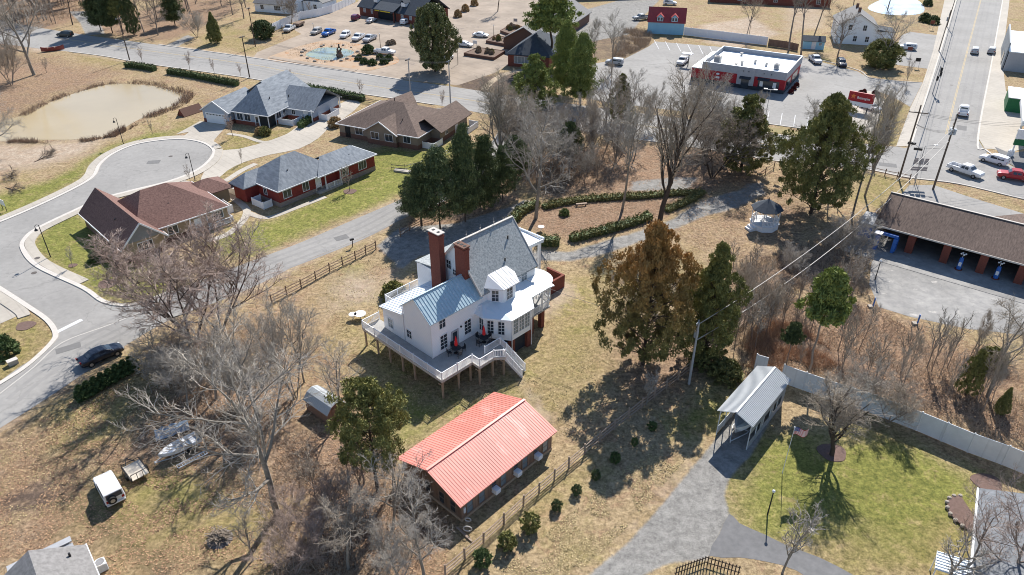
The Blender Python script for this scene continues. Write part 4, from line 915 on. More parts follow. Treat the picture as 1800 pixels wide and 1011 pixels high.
p = P0+V((cos(R(50)),sin(R(50)),0))*6.0+V((-sin(R(50)),cos(R(50)),0))*1.65
bt = thing('boat', 'covered white motorboat on a trailer inside the carport', 'boat', p, R(50+180))
trailer(bt, 5.4, 2.0)
b = MB(); hull(b, 5.4, 2.1, .95, .4); b.build('hull', MATS['boat_white'], bt)
b = MB(); vs = []
for i in range(8):
    t = i/7; w_ = 1.07*(1-max(0,(t-.45)/.55)**2.2); x = 5.4*t; zz = 1.36+.14*t
    vs += [(x,-w_,zz),(x,-w_*.5,zz+.35*(1-abs(t-.45))),(x,w_*.5,zz+.35*(1-abs(t-.45))),(x,w_,zz)]
b.add(vs, [(i*4+j,(i+1)*4+j,(i+1)*4+j+1,i*4+j+1) for i in range(7) for j in range(3)]+[(0,1,2,3)]); b.build('cover', MATS['tarp'], bt)

# ---------------------------------------------------------------- subdivision houses
def patio_wall(t, pts, h=1.2):
    b = MB()
    for i in range(len(pts)-1): b.bar((*pts[i],h/2),(*pts[i+1],h/2),.08,h)
    for p in pts: b.box(p[0]-.07,p[0]+.07,p[1]-.07,p[1]+.07,0,h+.1)
    b.build('patio_screen', MATS['vinyl_white'], t)
def trim_of(b, faces, dz=-.06, w=.12):
    for f in faces:
        n = len(f)
        for i in range(n):
            a, c = V(f[i]), V(f[(i+1)%n])
            if abs(a.z-c.z) < .01 and a.z < min(p[2] for p in f)+.02: b.bar(a+V((0,0,dz)), c+V((0,0,dz)), w, .16)

# brown house; u right-down along front, v to the back
P0 = at(589, 217, 2.7); br = thing('bungalow', 'brown bungalow with hipped brown shingle roof and white framed windows', 'house', (P0.x, P0.y, 0), R(-25))
b = MB(); b.box(.5,18.6,.5,12.5,.9,2.65); b.box(13.5,17.3,12.5,17.0,.9,2.65)
b.box(7.6,14.2,-.2,.5,.9,2.65); b.add([(7.6,-.2,2.65),(14.2,-.2,2.65),(10.9,-.2,4.65),(10.9,3.9,4.65),(14.2,.5,2.65),(7.6,.5,2.65)],[(0,1,2),(0,2,3,5),(1,4,3,2)])
b.box(18.6,20.6,5.5,16.5,.9,2.65)
b.build('wall', MATS['siding_brown'], br)
b = MB(); b.box(.46,18.64,.46,12.5,0,.9); b.box(7.56,14.24,-.24,.5,0,.9); b.box(18.6,20.64,5.46,16.54,0,.9); b.build('brick_base', MATS['brick_brown'], br)
h1 = hip_faces(.5,18.6,.5,15.5,2.7,6.1,'x',.5)
b = MB(); b.slab(h1,.14); b.build('roof', MATS['shingle_brown'], br); t_ = MB(); trim_of(t_, h1)
g1 = gable_faces(7.4,14.4,-.7,5.0,2.7,4.9,'y',.4,0)
b = MB(); b.slab(g1,.14); b.build('gable_roof', MATS['shingle_brown'], br)
for x0, x1 in ((7.0,10.9),(14.8,10.9)): t_.bar((x0,-.72,2.5),(x1,-.72,4.82),.1,.2)
g2 = gable_faces(14.5,21.0,4.9,17.2,2.7,4.7,'y',.4,.2); b = MB(); b.slab(g2,.14); b.build('gable_roof', MATS['shingle_brown'], br)
g3 = [[(3.3,15.9,2.7),(6.4,18.5,4.9),(6.4,9,5.6)],[(6.4,18.5,4.9),(9.5,15.9,2.7),(6.4,9,5.6)]]
b = MB(); b.slab(g3,.14); b.build('gable_roof', MATS['shingle_brown'], br)
t_.build('eave_trim', MATS['trim_white'], br)
for x in (5.2,): win(br,(x,.5,1.75),(0,-1),1.7,1.3,cols=2,rows=1)
for x in (9.4,12.6): win(br,(x,-.2,1.75),(0,-1),1.7,1.3,cols=2,rows=1)
win(br,(16.2,.5,1.75),(0,-1),1.5,1.3,cols=2,rows=1); door(br,(2.5,.5,0.1),(0,-1),1.0,2.1,'screen_dark'); win(br,(20.6,8,1.75),(1,0),.9,1.3); door(br,(20.6,12,.1),(1,0))
patio_wall(br,[(18.7,2.0),(21.2,2.0),(21.2,5.2)]); patio_wall(br,[(20.8,12.5),(23.0,12.5),(23.0,16.8),(21,16.8)])

# grey gabled house
P0 = at(406.5, 195.5, 2.7); gh = thing('bungalow', 'pale grey house with slate roof and white garage door', 'house', (P0.x, P0.y, 0), R(-20.5))
b = MB(); b.box(.3,8.6,.4,10,.8,2.65); b.box(-6.6,-.2,-1.0,8.5,.8,2.65)
b.add([(-6.6,-1,2.65),(-.2,-1,2.65),(-3.4,-1,4.6),(-3.4,4,4.6)],[(0,1,2),(0,2,3),(1,3,2)])
b.box(8.6,15.0,6.8,16.5,.8,2.65); b.box(-2,8.6,10,17.2,.8,2.65)
b.build('wall', MATS['siding_grey'], gh)
b = MB(); b.box(.26,8.0,.36,10,0,.8); b.box(-6.64,-6.0,-1.04,8.5,0,.8); b.box(8.6,15.04,6.76,16.5,0,.8); b.box(-.6,-.16,-1.04,8.5,0,.8); b.build('brick_base', MATS['brick'], gh)
t_ = MB(); h1 = hip_faces(.4,8.7,.4,14.5,2.7,7.0,'y',.5,5.2); h1 = [[(p[0]-(1.2 if p[2] > 6 else 0),p[1],p[2]) for p in f] for f in h1]
b = MB(); b.slab(h1,.14); b.build('roof', MATS['shingle_slate'], gh); trim_of(t_, h1)
g1 = gable_faces(-6.6,-.2,-1.2,9.5,2.7,4.75,'y',.4,0); b = MB(); b.slab(g1,.14); b.build('garage_roof', MATS['shingle_slate'], gh)
for x0 in (-7.0,.2): t_.bar((x0,-1.22,2.5),(-3.4,-1.22,4.68),.1,.2)
g2 = gable_faces(7.0,15.2,6.8,16.6,2.7,5.6,'x',.5,.5)
b = MB(); b.slab(g2,.14); b.build('wing_roof', MATS['shingle_slate'], gh); trim_of(t_, g2)
g3 = gable_faces(-5,8,9,18,2.7,6.6,'y',.4,.3); b = MB(); b.slab(g3,.14); b.build('rear_roof', MATS['shingle_slate'], gh)
t_.build('eave_trim', MATS['trim_white'], gh)
b = MB(); b.box(-5.9,-.9,-1.08,-1.0,.0,2.2)
gd = b.build('garage_door', MATS['trim_white'], gh)
for k in range(6): b = MB(); b.box(-5.6+.78*k,-5.1+.78*k,-1.11,-1.08,1.75,1.95); b.build('garage_window', MATS['glass'], gd)
for x in (1.6,3.5): win(gh,(x,.4,1.65),(0,-1),1.4,1.35,cols=2,rows=1)
door(gh,(5.8,.4,.1),(0,-1),.9,2.1,'trim_white',glass='glass')
b = MB(); b.box(6.5,8.62,.34,.42,.1,2.5); b.box(8.55,8.64,.42,2.6,.1,2.5); b.build('screened_porch', MATS['screen_dark'], gh)
for x, y in ((6.45,.33),(8.65,.33),(8.66,2.7)): b = MB(); b.box(x-.07,x+.07,y-.07,y+.07,0,2.6); b.build('porch_post', MATS['trim_white'], gh)
win(gh,(8.6,3.9,1.7),(1,0),1.4,1.3,cols=2,rows=1); win(gh,(10.2,6.8,1.7),(0,-1),.8,1.2,rows=1); win(gh,(8.6,5.8,1.7),(1,0),.7,1.2,rows=1)
door(gh,(13.2,6.8,.1),(0,-1)); patio_wall(gh,[(8.9,3.2),(12.4,3.2),(12.4,6.4)]); patio_wall(gh,[(15.2,8.5),(17.2,8.5),(17.2,13),(15.2,13)])
for y_ in (6.2,16.9): b = MB(); b.box(14.9,15.1,y_,y_+.2,0,2.6); b.build('porch_post', MATS['trim_white'], gh)

# red house
P0 = at(488.6, 337.4, 3.0); rh = thing('bungalow', 'dark red clapboard house with blue grey hipped roof', 'house', (P0.x, P0.y, 0), R(52))
b = MB(); b.box(.3,12.2,.4,9.3,.8,2.95); b.box(12.2,20.4,-.2,5.5,.8,2.95); b.build('wall', MATS['siding_red'], rh)
b = MB(); b.box(.26,12.2,.36,9.3,0,.8); b.box(12.2,20.44,-.24,5.5,0,.8); b.build('stone_base', MATS['stone_veneer'], rh)
t_ = MB(); h1 = hip_faces(.4,12,.4,9.2,3.0,6.4,'x',.5); b = MB(); b.slab(h1,.14); b.build('roof', MATS['shingle_slate'], rh); trim_of(t_,h1)
b = MB(); b.slab(hip_faces(-2.2,5,5.9,9.3,2.85,4.5,'x',.4),.14); b.build('annexe_roof', MATS['shingle_slate'], rh); b = MB(); b.box(-2.1,.3,6.0,9.2,.2,2.8); b.build('annexe_wall', MATS['siding_red'], rh)
g1 = hip_faces(8,20.3,-.1,5.5,3.0,4.9,'x',.5); g1 = [g1[0],g1[1],g1[2]]; b = MB(); b.slab(g1,.14); b.build('wing_roof', MATS['shingle_slate'], rh); trim_of(t_,g1[:2])
t_.build('eave_trim', MATS['trim_white'], rh)
win(rh,(1.9,.4,1.9),(0,-1),1.5,1.3,rows=1); win(rh,(5.6,.4,1.9),(0,-1),1.2,1.5,rows=1); win(rh,(17.5,-.2,1.9),(0,-1),1.7,1.4,rows=1,cols=3); win(rh,(13.6,-.2,1.9),(0,-1),1.3,1.3,rows=1)
win(rh,(.3,4,1.9),(-1,0),.8,1.1,rows=1); door(rh,(8.2,.4,.4),(0,-1),1,2.1,'trim_white')
for x in (9.2,12.4): b = MB(); b.box(x-.08,x+.08,-.4,-.24,0,2.9); b.build('porch_post', MATS['trim_white'], rh)
railing('porch_railing',[(9.2,-.5,.3),(12.4,-.5,.3)],rh,h=.9); b = MB(); b.box(7.4,12.5,-.6,.35,0,.3); b.build('porch_floor', MATS['concrete'], rh)
patio_wall(rh,[(-.2,2.0),(-1.8,2.0),(-1.8,5.0),(-.2,5.0)]); patio_wall(rh,[(0,9.6),(-1.5,9.6),(-1.5,12),(1.5,12)])

# maroon roofed house, frame u = down-right edge direction rotated
P0 = at(210.8, 436.4, 2.7); mh = thing('bungalow', 'long house with maroon shingle roof beside the cul de sac street', 'house', (P0.x, P0.y, 0), R(45))
b = MB(); walls_gable(b,.4,6.2,.3,16.2,.8,2.7,5.4,'y'); b.box(6.2,16.8,2.2,14,.8,2.65); b.build('wall', MATS['siding_tan'], mh)
b = MB(); b.box(.36,6.2,.26,16.2,0,.8); b.box(6.2,16.84,2.16,14,0,.8); b.build('brick_base', MATS['brick_brown'], mh)
b = MB(); b.add([(.55,.24,2.75),(6.05,.24,2.75),(3.3,.24,5.2),(.55,.29,2.75),(6.05,.29,2.75),(3.3,.29,5.2)],[(0,1,2),(5,4,3),(0,2,5,3),(1,4,5,2),(0,3,4,1)]); b.build('gable_panel', MATS['shingle_vent_grey'], mh)
t_ = MB(); g1 = gable_faces(.4,6.2,.3,16.2,2.7,5.5,'y',.45,.45); b = MB(); b.slab(g1,.14); b.build('gable_roof', MATS['shingle_maroon'], mh); trim_of(t_,g1)
for x0 in (-.05,6.65): t_.bar((x0,-.17,2.2),(3.3,-.17,5.38),.1,.22)
h1 = hip_faces(3.4,16.6,2.4,14.4,2.75,6.5,'x',.5,5.2); h1 = [[(p[0]-(1.0 if p[2] > 6 else 0),p[1],p[2]) for p in f] for f in h1]
b = MB(); b.slab(h1,.14); b.build('roof', MATS['shingle_maroon'], mh); trim_of(t_,h1[:2]); t_.build('eave_trim', MATS['trim_white'], mh)
h2 = hip_faces(15,21,9.0,14,2.5,4.0,'x',.4); b = MB(); b.slab(h2,.14); b.build('porch_roof', MATS['shingle_maroon'], mh)
b = MB(); b.box(17,20.6,9.4,13.6,0,2.45); b.build('porch_room', MATS['siding_tan'], mh)
for y in (3.5,6.5,9.5,13): win(mh,(.4,y,1.8),(-1,0),1.0,1.3,rows=1)
win(mh,(3.4,.3,1.75),(0,-1),2.0,1.2,cols=3,rows=1); win(mh,(8.2,2.2,1.75),(0,-1),1.4,1.2,rows=1); win(mh,(15.2,2.2,1.8),(0,-1),1.6,1.2,rows=1); door(mh,(12.0,2.2,.1),(0,-1))
railing('porch_railing',[(13,1.2,.3),(17.0,1.2,.3),(17.0,2.2,.3)],mh,h=.9); patio_wall(mh,[(17.0,5),(18.8,5),(18.8,8),(17,8)])
for x in (10.8,13.4,16.9): b = MB(); b.box(x-.08,x+.08,1.9,2.06,0,2.6); b.build('porch_post', MATS['trim_white'], mh)

# bottom left and bottom right houses
P0 = at(151, 957, 2.9); bl = thing('bungalow', 'house at the bottom left corner with light grey shingle roof', 'house', (P0.x, P0.y, 0), R(0))
d1 = at(173, 1009.5, 2.9)-P0; ang = atan2(d1.y, d1.x); bl.rotation_euler = (0,0,ang)
rp = at(42.6, 947.6, 5.0)-P0; ru = rp.x*cos(-ang)-rp.y*sin(-ang); rv = rp.x*sin(-ang)+rp.y*cos(-ang)
b = MB(); b.slab([[(0,0,2.9),(14,0,2.9),(14,rv,5.0),(0,rv,5.0)],[(0,rv,5.0),(14,rv,5.0),(14,2*rv,2.9),(0,2*rv,2.9)]],.14)
b.build('roof', MATS['shingle_light'], bl)
b = MB(); y0, y1 = (0,2*rv) if rv > 0 else (2*rv,0); walls_gable(b,.3,13.5,y0+.4,y1-.4,0,2.85,4.7,'x'); b.build('wall', MATS['siding_cream'], bl)
b = MB(); b.bar((-.1,0,2.82),(14,0,2.82),.14,.14); b.build('gutter', MATS['trim_white'], bl)
s_ = 1 if rv > 0 else -1
b = MB(); b.box(-1.9,.25,*sorted((s_*1.0,s_*5.2)),0,2.25); b.build('lean_to', MATS['steel_wall'], bl)
b = MB(); b.slab([[(-2.2,s_*.8,2.5),(-1.3,s_*.8,2.75),(-1.3,s_*5.4,2.75),(-2.2,s_*5.4,2.5)]],.1); b.slab([[(-1.28,s_*.8,2.6),(.1,s_*.8,2.5),(.1,s_*5.4,2.5),(-1.28,s_*5.4,2.6)]],.1); b.build('lean_to_roof', MATS['roof_steel_old'], bl)
p = at(180, 1000); ac = thing('air_conditioner', 'square white outdoor cooling unit beside the bottom left house', 'air conditioner', p, ang)
b = MB(); b.box(-.42,.42,-.42,.42,.05,.8)
for k in range(9): b.box(-.44,.44,-.44,.44,.1+k*.075,.12+k*.075)
b.build('casing', MATS['steel_fence'], ac)
b = MB(); b.tube([(0,0,.8),(0,0,.86)], .33, 16); b.build('fan_grille', MATS['shingle_vent_grey'], ac)
b = MB(); b.tube([(.4*cos(a),.4*sin(a),.84) for a in [2*pi*k/12 for k in range(13)]],.05,5,cap=False); b.build('rim', MATS['trim_white'], ac)
P0 = at(1721, 858, 2.9); brh = thing('bungalow', 'house at the bottom right corner with slate grey shingle roof', 'house', (P0.x, P0.y, 0), 0)
d1 = at(1708, 1011, 2.9)-P0; ang = atan2(d1.y, d1.x); brh.rotation_euler = (0,0,ang)
b = MB(); Wd = 11; b.slab([[(0,0,2.9),(13,0,2.9),(13,Wd/2,4.8),(0,Wd/2,4.8)],[(0,Wd/2,4.8),(13,Wd/2,4.8),(13,Wd,2.9),(0,Wd,2.9)]],.14); b.build('roof', MATS['shingle_fog'], brh)
b = MB(); walls_gable(b,.3,12.7,.4,Wd-.4,0,2.85,4.6,'x'); b.build('wall', MATS['siding_cream'], brh)
b = MB(); b.bar((0,-.08,2.84),(10.2,-.08,2.84),.16,.16); b.build('gutter', MATS['trim_white'], brh)
b = MB(); b.slab([[(8.6,-2.4,2.3),(10.6,-2.4,2.3),(10.6,.3,2.6),(8.6,.3,2.6)]],.08)
for k in range(7): b.bar((8.7+.3*k,-2.4,2.35),(8.7+.3*k,.3,2.65),.05,.05)
b.build('awning', MATS['roof_white'], brh)
for y in (-2.3,): 
    for x in (8.7,10.5): b = MB(); b.bar((x,y,0),(x,y,2.25),.08); b.build('awning_post', MATS['trim_white'], brh)

for t_, pts in ((rh,((8.2,2.6,4.5),(4.0,2.4,4.6),(16,1.2,3.8))),(mh,((2.0,6,4.2),(9.5,5.2,4.4))),(br,((13.5,3.5,4.3),(8,9.5,5.9),(17,8,3.9))),(gh,((6.5,4.6,4.8),(8.3,8.5,4.3))),(fh,((12.6,1.2,9.4),(14.5,2.6,11.1))),(brh,((4,2.6,3.9),(8,3.4,4.2))),(bl,((4,abs(rv)*.6*s_,4.3),(1.2,abs(rv)*.35*s_,3.7)))):
    for x, y, z in pts: b = MB(); b.tube([(x,y,z-.3),(x,y,z+.28)], .09, 8); b.build('vent_pipe', MATS['black_metal'], t_)
# ---------------------------------------------------------------- car wash
P0 = at(1540, 395, 3.2); cw = thing('car_wash', 'long open car wash with brown shingle roof and blue machines', 'car wash', (P0.x, P0.y, 0), R(-38))
LW = 26
g1 = [[(-.3,0,3.2),(LW,0,3.2),(LW,6.6,5.9),(-.3,6.6,5.9)],[(-.3,6.6,5.9),(LW,6.6,5.9),(LW,11.5,3.9),(-.3,11.5,3.9)]]
b = MB(); b.slab(g1,.2); b.build('roof', MATS['shingle_brown'], cw)
b = MB(); b.bar((-.3,6.6,5.93),(LW,6.6,5.93),.3,.07); b.bar((-.3,-.02,3.1),(LW,-.02,3.1),.1,.22); b.build('roof_trim', MATS['kerb'], cw)
b = MB(); b.box(0,LW,10.6,11.0,0,3.7); b.box(-.05,.25,.5,11,0,3.1); b.box(-2.4,-.1,.5,4.6,0,2.7); b.build('wall', MATS['stucco_grey'], cw)
b = MB(); b.slab([[(-2.6,.3,2.75),(-.05,.3,2.95),(-.05,4.8,2.95),(-2.6,4.8,2.75)]],.1); b.build('annexe_roof', MATS['roof_steel_old'], cw)
b = MB(); b.box(-2.2,-.4,.44,.5,.6,2.3); b.build('annexe_door', MATS['sun_blue'], cw)
for x in (5.0,9.6,14.2,18.8,23.4):
    b = MB(); b.box(x-.2,x+.2,.4,10.6,0,3.05); b.box(x-.5,x+.5,.35,.9,0,3.04); b.build('bay_wall', MATS['brick'], cw)
ap = [[(15.0,11.3,3.7),(21.0,11.3,3.7),(19.2,14.2,5.7),(18.6,14.2,5.7)]]
b = MB(); b.slab([[(13.0,9.2,4.9),(18.6,13.4,5.75),(18.6,6.7,5.85)],[(18.6,13.4,5.75),(24.2,9.2,4.9),(18.6,6.7,5.85)],[(13,9.2,4.9),(15,12,3.2),(18.6,13.4,5.75)],[(15,12,3.2),(22.2,12,3.2),(18.6,13.4,5.75)],[(24.2,9.2,4.9),(18.6,13.4,5.75),(22.2,12,3.2)]],.12); b.build('entry_roof', MATS['shingle_brown'], cw)
b = MB(); b.slab([[(17.5,12.2,5.6),(18.6,12.2,6.7),(18.6,14.4,6.7),(17.5,14.4,5.6)],[(18.6,12.2,6.7),(19.7,12.2,5.6),(19.7,14.4,5.6),(18.6,14.4,6.7)]],.08); b.build('entry_gable', MATS['trim_white'], cw)
for x in (17.7,19.5): b = MB(); b.bar((x,13.9,0),(x,13.9,5.7),.14); b.build('porch_post', MATS['trim_white'], cw)
b = MB(); b.prism([(-2.6,-4.6),(LW,-4.6),(LW,10.5),(.2,10.5),(.2,.4),(-2.6,.4)],.03,.05); b.build('bay_floor', MATS['asphalt_old'], cw)
# gantry and vacuums
def cwp(u_, v_): return P0.xy.to_3d()*0 + V((P0.x+u_*cos(R(-38))-v_*sin(R(-38)), P0.y+u_*sin(R(-38))+v_*cos(R(-38)), .05))
g = thing('wash_gantry', 'blue automatic wash gantry standing in the first bay', 'wash machine', cwp(2.0,-.9), R(-38))
b = MB(); b.box(-1.4,-.9,-.6,.5,0,2.2); b.box(.95,1.4,-.2,1.0,0,2.2)
for k in range(5): b.box(1.4,1.5,-.1,.9,.3+k*.4,.55+k*.4)
b.build('side_column', MATS['sun_blue'], g)
b = MB(); b.box(-1.4,1.4,.15,.5,2.2,2.6); b.build('top_beam', MATS['sun_blue'], g)
b = MB(); b.box(-1.65,-.6,-.9,.2,2.62,2.7); b.build('canopy', MATS['trim_white'], g)
b = MB(); b.box(-1.35,-.95,-.75,-.6,.9,1.5); b.build('control_panel', MATS['kerb'], g)
for i, (px, py) in enumerate(((1684,474),(1749,490))):
    v_ = thing('vacuum_station', ('blue vacuum post with white lamps before the bays, %s of two' % ('left', 'right')[i]), 'vacuum', at(px, py), R(-38), 'blue vacuum posts at the car wash')
    b = MB(); b.tube([(0,0,0),(0,0,.15)],.5,10); b.build('base', MATS['brick'], v_)
    b = MB(); b.tube([(0,0,.15),(0,0,1.5),(0,0,1.9)],[.3,.28,.22],10); b.build('body', MATS['sun_blue'], v_)
    b = MB(); b.bar((0,0,1.9),(0,0,2.5),.05); b.build('lamp_post', MATS['trim_white'], v_)
    for a in range(4): b = MB(); b.ball((.3*cos(a*pi/2+.4),.3*sin(a*pi/2+.4),2.5),.12,6,4); b.bar((0,0,2.45),(.3*cos(a*pi/2+.4),.3*sin(a*pi/2+.4),2.45),.04); b.build('lamp', MATS['trim_white'], v_)
    b = MB(); b.box(-.18,.18,-.31,-.29,.7,1.3); b.build('notice', MATS['trim_white'], v_)

# ---------------------------------------------------------------- red and white restaurant
P0 = at(1376, 166); rs = thing('restaurant', 'single storey red, grey and white fast food restaurant with flat white roof', 'restaurant', (P0.x, P0.y, 0), R(-30))
b = MB(); b.box(-22,0,0,17,0,3.2); b.build('wall', MATS['wall_red'], rs)
b = MB(); b.box(-22.03,.03,-.03,17.03,0,.9); b.build('wall_base', MATS['wall_charcoal'], rs)
def ring_wall(b, x0, x1, y0, y1, z0, z1, t=.3):
    b.box(x0,x1,y0,y0+t,z0,z1); b.box(x0,x1,y1-t,y1,z0,z1); b.box(x0,x0+t,y0+t,y1-t,z0,z1-.003); b.box(x1-t,x1,y0+t,y1-t,z0,z1-.003)
b = MB(); ring_wall(b,-19.6,.1,-.1,17.1,3.2,4.9); b.box(-11.0,-7.0,-.22,-.1,.9,5.0); b.build('parapet', MATS['stucco_grey'], rs)
b = MB(); b.box(-19.3,-.2,.2,16.8,3.7,3.9); b.box(-22.1,-19.62,-.1,17,3.2,3.35); ring_wall(b,-19.55,.05,-.05,17.05,4.9,4.98,.25); b.build('flat_roof', MATS['roof_white'], rs)
for x, y, s in ((-17.3,4.5,1.5),(-3.6,6.0,1.1)):
    b = MB(); b.box(x-s/2,x+s/2,y-s/2,y+s/2,4.0,4.0+s); b.build('roof_unit', MATS['kerb'], rs)
    b = MB(); b.box(x-s/2+.15,x+s/2-.15,y-s/2-.04,y-s/2,4.2,3.8+s); b.tube([(x,y,4.0+s),(x,y,4.1+s)],s*.35,12); b.build('roof_unit_grille', MATS['shingle_vent_grey'], rs)
for x, y, h in ((-11.5,5,1.0),(-12.4,3.3,.7),(-9.2,8.5,.8),(-6.3,7.5,.7),(-14,14,.6)):
    b = MB(); b.tube([(x,y,3.9),(x,y,3.9+h)],.3,8); b.tube([(x,y,3.9+h),(x,y,4.0+h)],.42,8); b.build('roof_vent', MATS['kerb'], rs)
b = MB(); b.box(-9.9,-8.1,-.27,-.22,.1,2.2); b.build('drive_window', MATS['glass'], rs)
b = MB(); b.slab([[(-10.3,-1.0,2.5),(-7.7,-1.0,2.5),(-7.7,-.22,2.9),(-10.3,-.22,2.9)]],.08); b.build('awning', MATS['wall_charcoal'], rs)
b = MB(); b.box(-6.0,-1.2,-.06,-.03,.4,2.6); b.build('shop_window', MATS['glass'], rs)
b = MB(); b.slab([[(-6.2,-.9,2.7),(-3.4,-.9,2.7),(-3.4,-.03,3.1),(-6.2,-.03,3.1)]],.08); b.build('awning', MATS['wall_charcoal'], rs)
b = MB(); b.box(0.0,.06,1.5,6.0,.4,2.6); b.box(0,.06,8,14,.9,2.6); b.build('side_window', MATS['glass'], rs)
for x in (-5.6,-2.6):
    b = MB(); b.box(x,x+.75,-.10,-.07,1.1,2.3); b.build('poster', MATS['trim_white'], rs)
b = MB(); b.ball((-15.6,-.06,2.55),.42,8,5,(1,.1,.6)); b.box(-16.0,-15.1,-.1,-.06,1.5,1.95); b.build('wall_emblem', MATS['trim_white'], rs)
for x in (-9.6,-8.4,-4.9,-3.2): b = MB(); b.bar((x,-.15,4.1),(x,-.45,4.2),.06); b.tube([(x,-.45,4.05),(x,-.45,4.25)],.1,6); b.build('wall_lamp', MATS['black_metal'], rs)

# white wall, blue barn
P0 = at(1201, 62); bb = thing('blue_barn', 'tall pale blue building with red roof and two dormers', 'building', (P0.x, P0.y, 0), R(-12))
b = MB(); walls_gable(b,-10.6,0,0,7.5,0,3.7,7.0,'x'); b.build('wall', MATS['siding_blue'], bb)
g1 = gable_faces(-10.6,0,0,7.5,3.7,7.0,'x',.3,.3); b = MB(); b.slab(g1,.12); ribs(b,g1[0],.5,.05,.05); b.build('roof', MATS['roof_red_old'], bb)
for x in (-7.2,-3.0):
    b = MB(); b.box(x-.9,x+.9,-.02,2.6,3.5,4.9); b.add([(x-.9,-.02,4.9),(x+.9,-.02,4.9),(x,-.02,5.7),(x,2.6,5.7),(x-.9,2.6,4.9),(x+.9,2.6,4.9)],[(0,1,2),(0,2,3,4),(1,5,3,2)]); d_ = b.build('dormer', MATS['siding_blue'], bb)
    b = MB(); b.slab([[(x-1.1,-.3,4.8),(x,-.3,5.8),(x,2.5,5.8),(x-1.1,2.5,4.8)],[(x,-.3,5.8),(x+1.1,-.3,4.8),(x+1.1,2.5,4.8),(x,2.5,5.8)]],.1); b.build('dormer_roof', MATS['roof_red_old'], d_)
    for q in (-.42,.42): win(bb,(x+q,-.02,4.3),(0,-1),.55,.9,cols=1,rows=1)
win(bb,(0,4,4.6),(1,0),.6,1.1,cols=1); 
def panel_fence(name, label, pts, h, m, step=2.4, z=0, px=True, cat='fence', pw=.12, t=.06):
    P = wp(pts) if px else pts
    r = thing(name, label, cat, (P[0][0], P[0][1], 0)); o = V((P[0][0], P[0][1], 0)); k_ = 0
    for i in range(len(P)-1):
        a = V((*P[i],0))-o; c = V((*P[i+1],0))-o; n = max(1, round((c-a).length/step))
        for j in range(n):
            p, q = a.lerp(c, j/n), a.lerp(c, (j+1)/n); b = MB(); b.bar(p+V((0,0,h/2+.03)), q+V((0,0,h/2+.03)), t, h); b.build('panel', MATS[m], r)
            b = MB(); b.box(p.x-pw/2,p.x+pw/2,p.y-pw/2,p.y+pw/2,0,h+.14); b.build('post', MATS[m], r)
    return r
panel_fence('boundary_wall', 'long white panel wall running from the blue barn behind the car park', [(1202,62),(1270,70),(1348,80)], 2.3, 'vinyl_white')
panel_fence('boundary_wall', 'short dark board fence continuing the white panel wall', [(1350,81),(1380,85),(1402,90)], 1.9, 'board_wall')
panel_fence('privacy_fence', 'curved white privacy fence left of the brick restaurant', [(478,57),(500,46),(530,34),(560,29),(585,22),(625,4)], 2.3, 'vinyl_white')
panel_fence('metal_fence', 'tall grey sheet metal fence right of the carport', [(1372,672),(1450,700),(1530,726),(1610,757),(1700,795),(1760,817),(1840,850)], 2.4, 'steel_fence', 2.6)
panel_fence('metal_fence', 'short grey metal fence piece behind the carport', [(1325,652),(1345,658)], 2.3, 'steel_fence', 2)

# brick restaurant top centre
P0 = at(633, 27); b1 = thing('brick_restaurant', 'long brick restaurant with dark blue shingle roof at the top edge', 'restaurant', (P0.x, P0.y, 0), heading(at(633,27), at(740,46)))
b = MB(); b.box(0,26,0,14,0,3.2); b.build('wall', MATS['brick'], b1)
g1 = gable_faces(0,26,0,14,3.2,8.0,'x',.5,.5); b = MB(); b.slab(g1,.2); b.slab([[(7.6,-1.8,3.3),(17.0,-1.8,3.3),(17.0,2.2,5.0),(7.6,2.2,5.0)]],.2); b.build('roof', MATS['shingle_dark'], b1)
b = MB(); b.box(8.2,16.6,-1.75,-1.6,2.7,3.25); b.build('sign_board', MATS['wall_charcoal'], b1)
for x0, x1 in ((8.8,10.9),(11.2,15.6)): b = MB(); b.box(x0,x1,-1.8,-1.76,2.82,3.12); b.build('sign_strip', MATS['sign_yellow'], b1)
b = MB(); b.box(8.5,16.3,-.05,.0,.1,2.6); b.build('shop_front', MATS['screen_dark'], b1)
for x in (2.4,5.8,19,22.5): win(b1,(x,0,1.9),(0,-1),.9,1.1,glass='glass_pale')
for x in (6.5,18.5):
    b = MB(); b.box(x-.8,x+.8,1.2,3.5,4.6,5.8); d_ = b.build('dormer', MATS['trim_white'], b1); b = MB(); b.slab([[(x-1,1,5.7),(x,1,6.6),(x,4,6.6),(x-1,4,5.7)],[(x,1,6.6),(x+1,1,5.7),(x+1,4,5.7),(x,4,6.6)]],.1); b.build('dormer_roof', MATS['shingle_dark'], d_)
for x in (8.0,16.8): b = MB(); b.box(x-.15,x+.15,-1.7,-1.4,0,3.1); b.build('porch_post', MATS['brick'], b1)
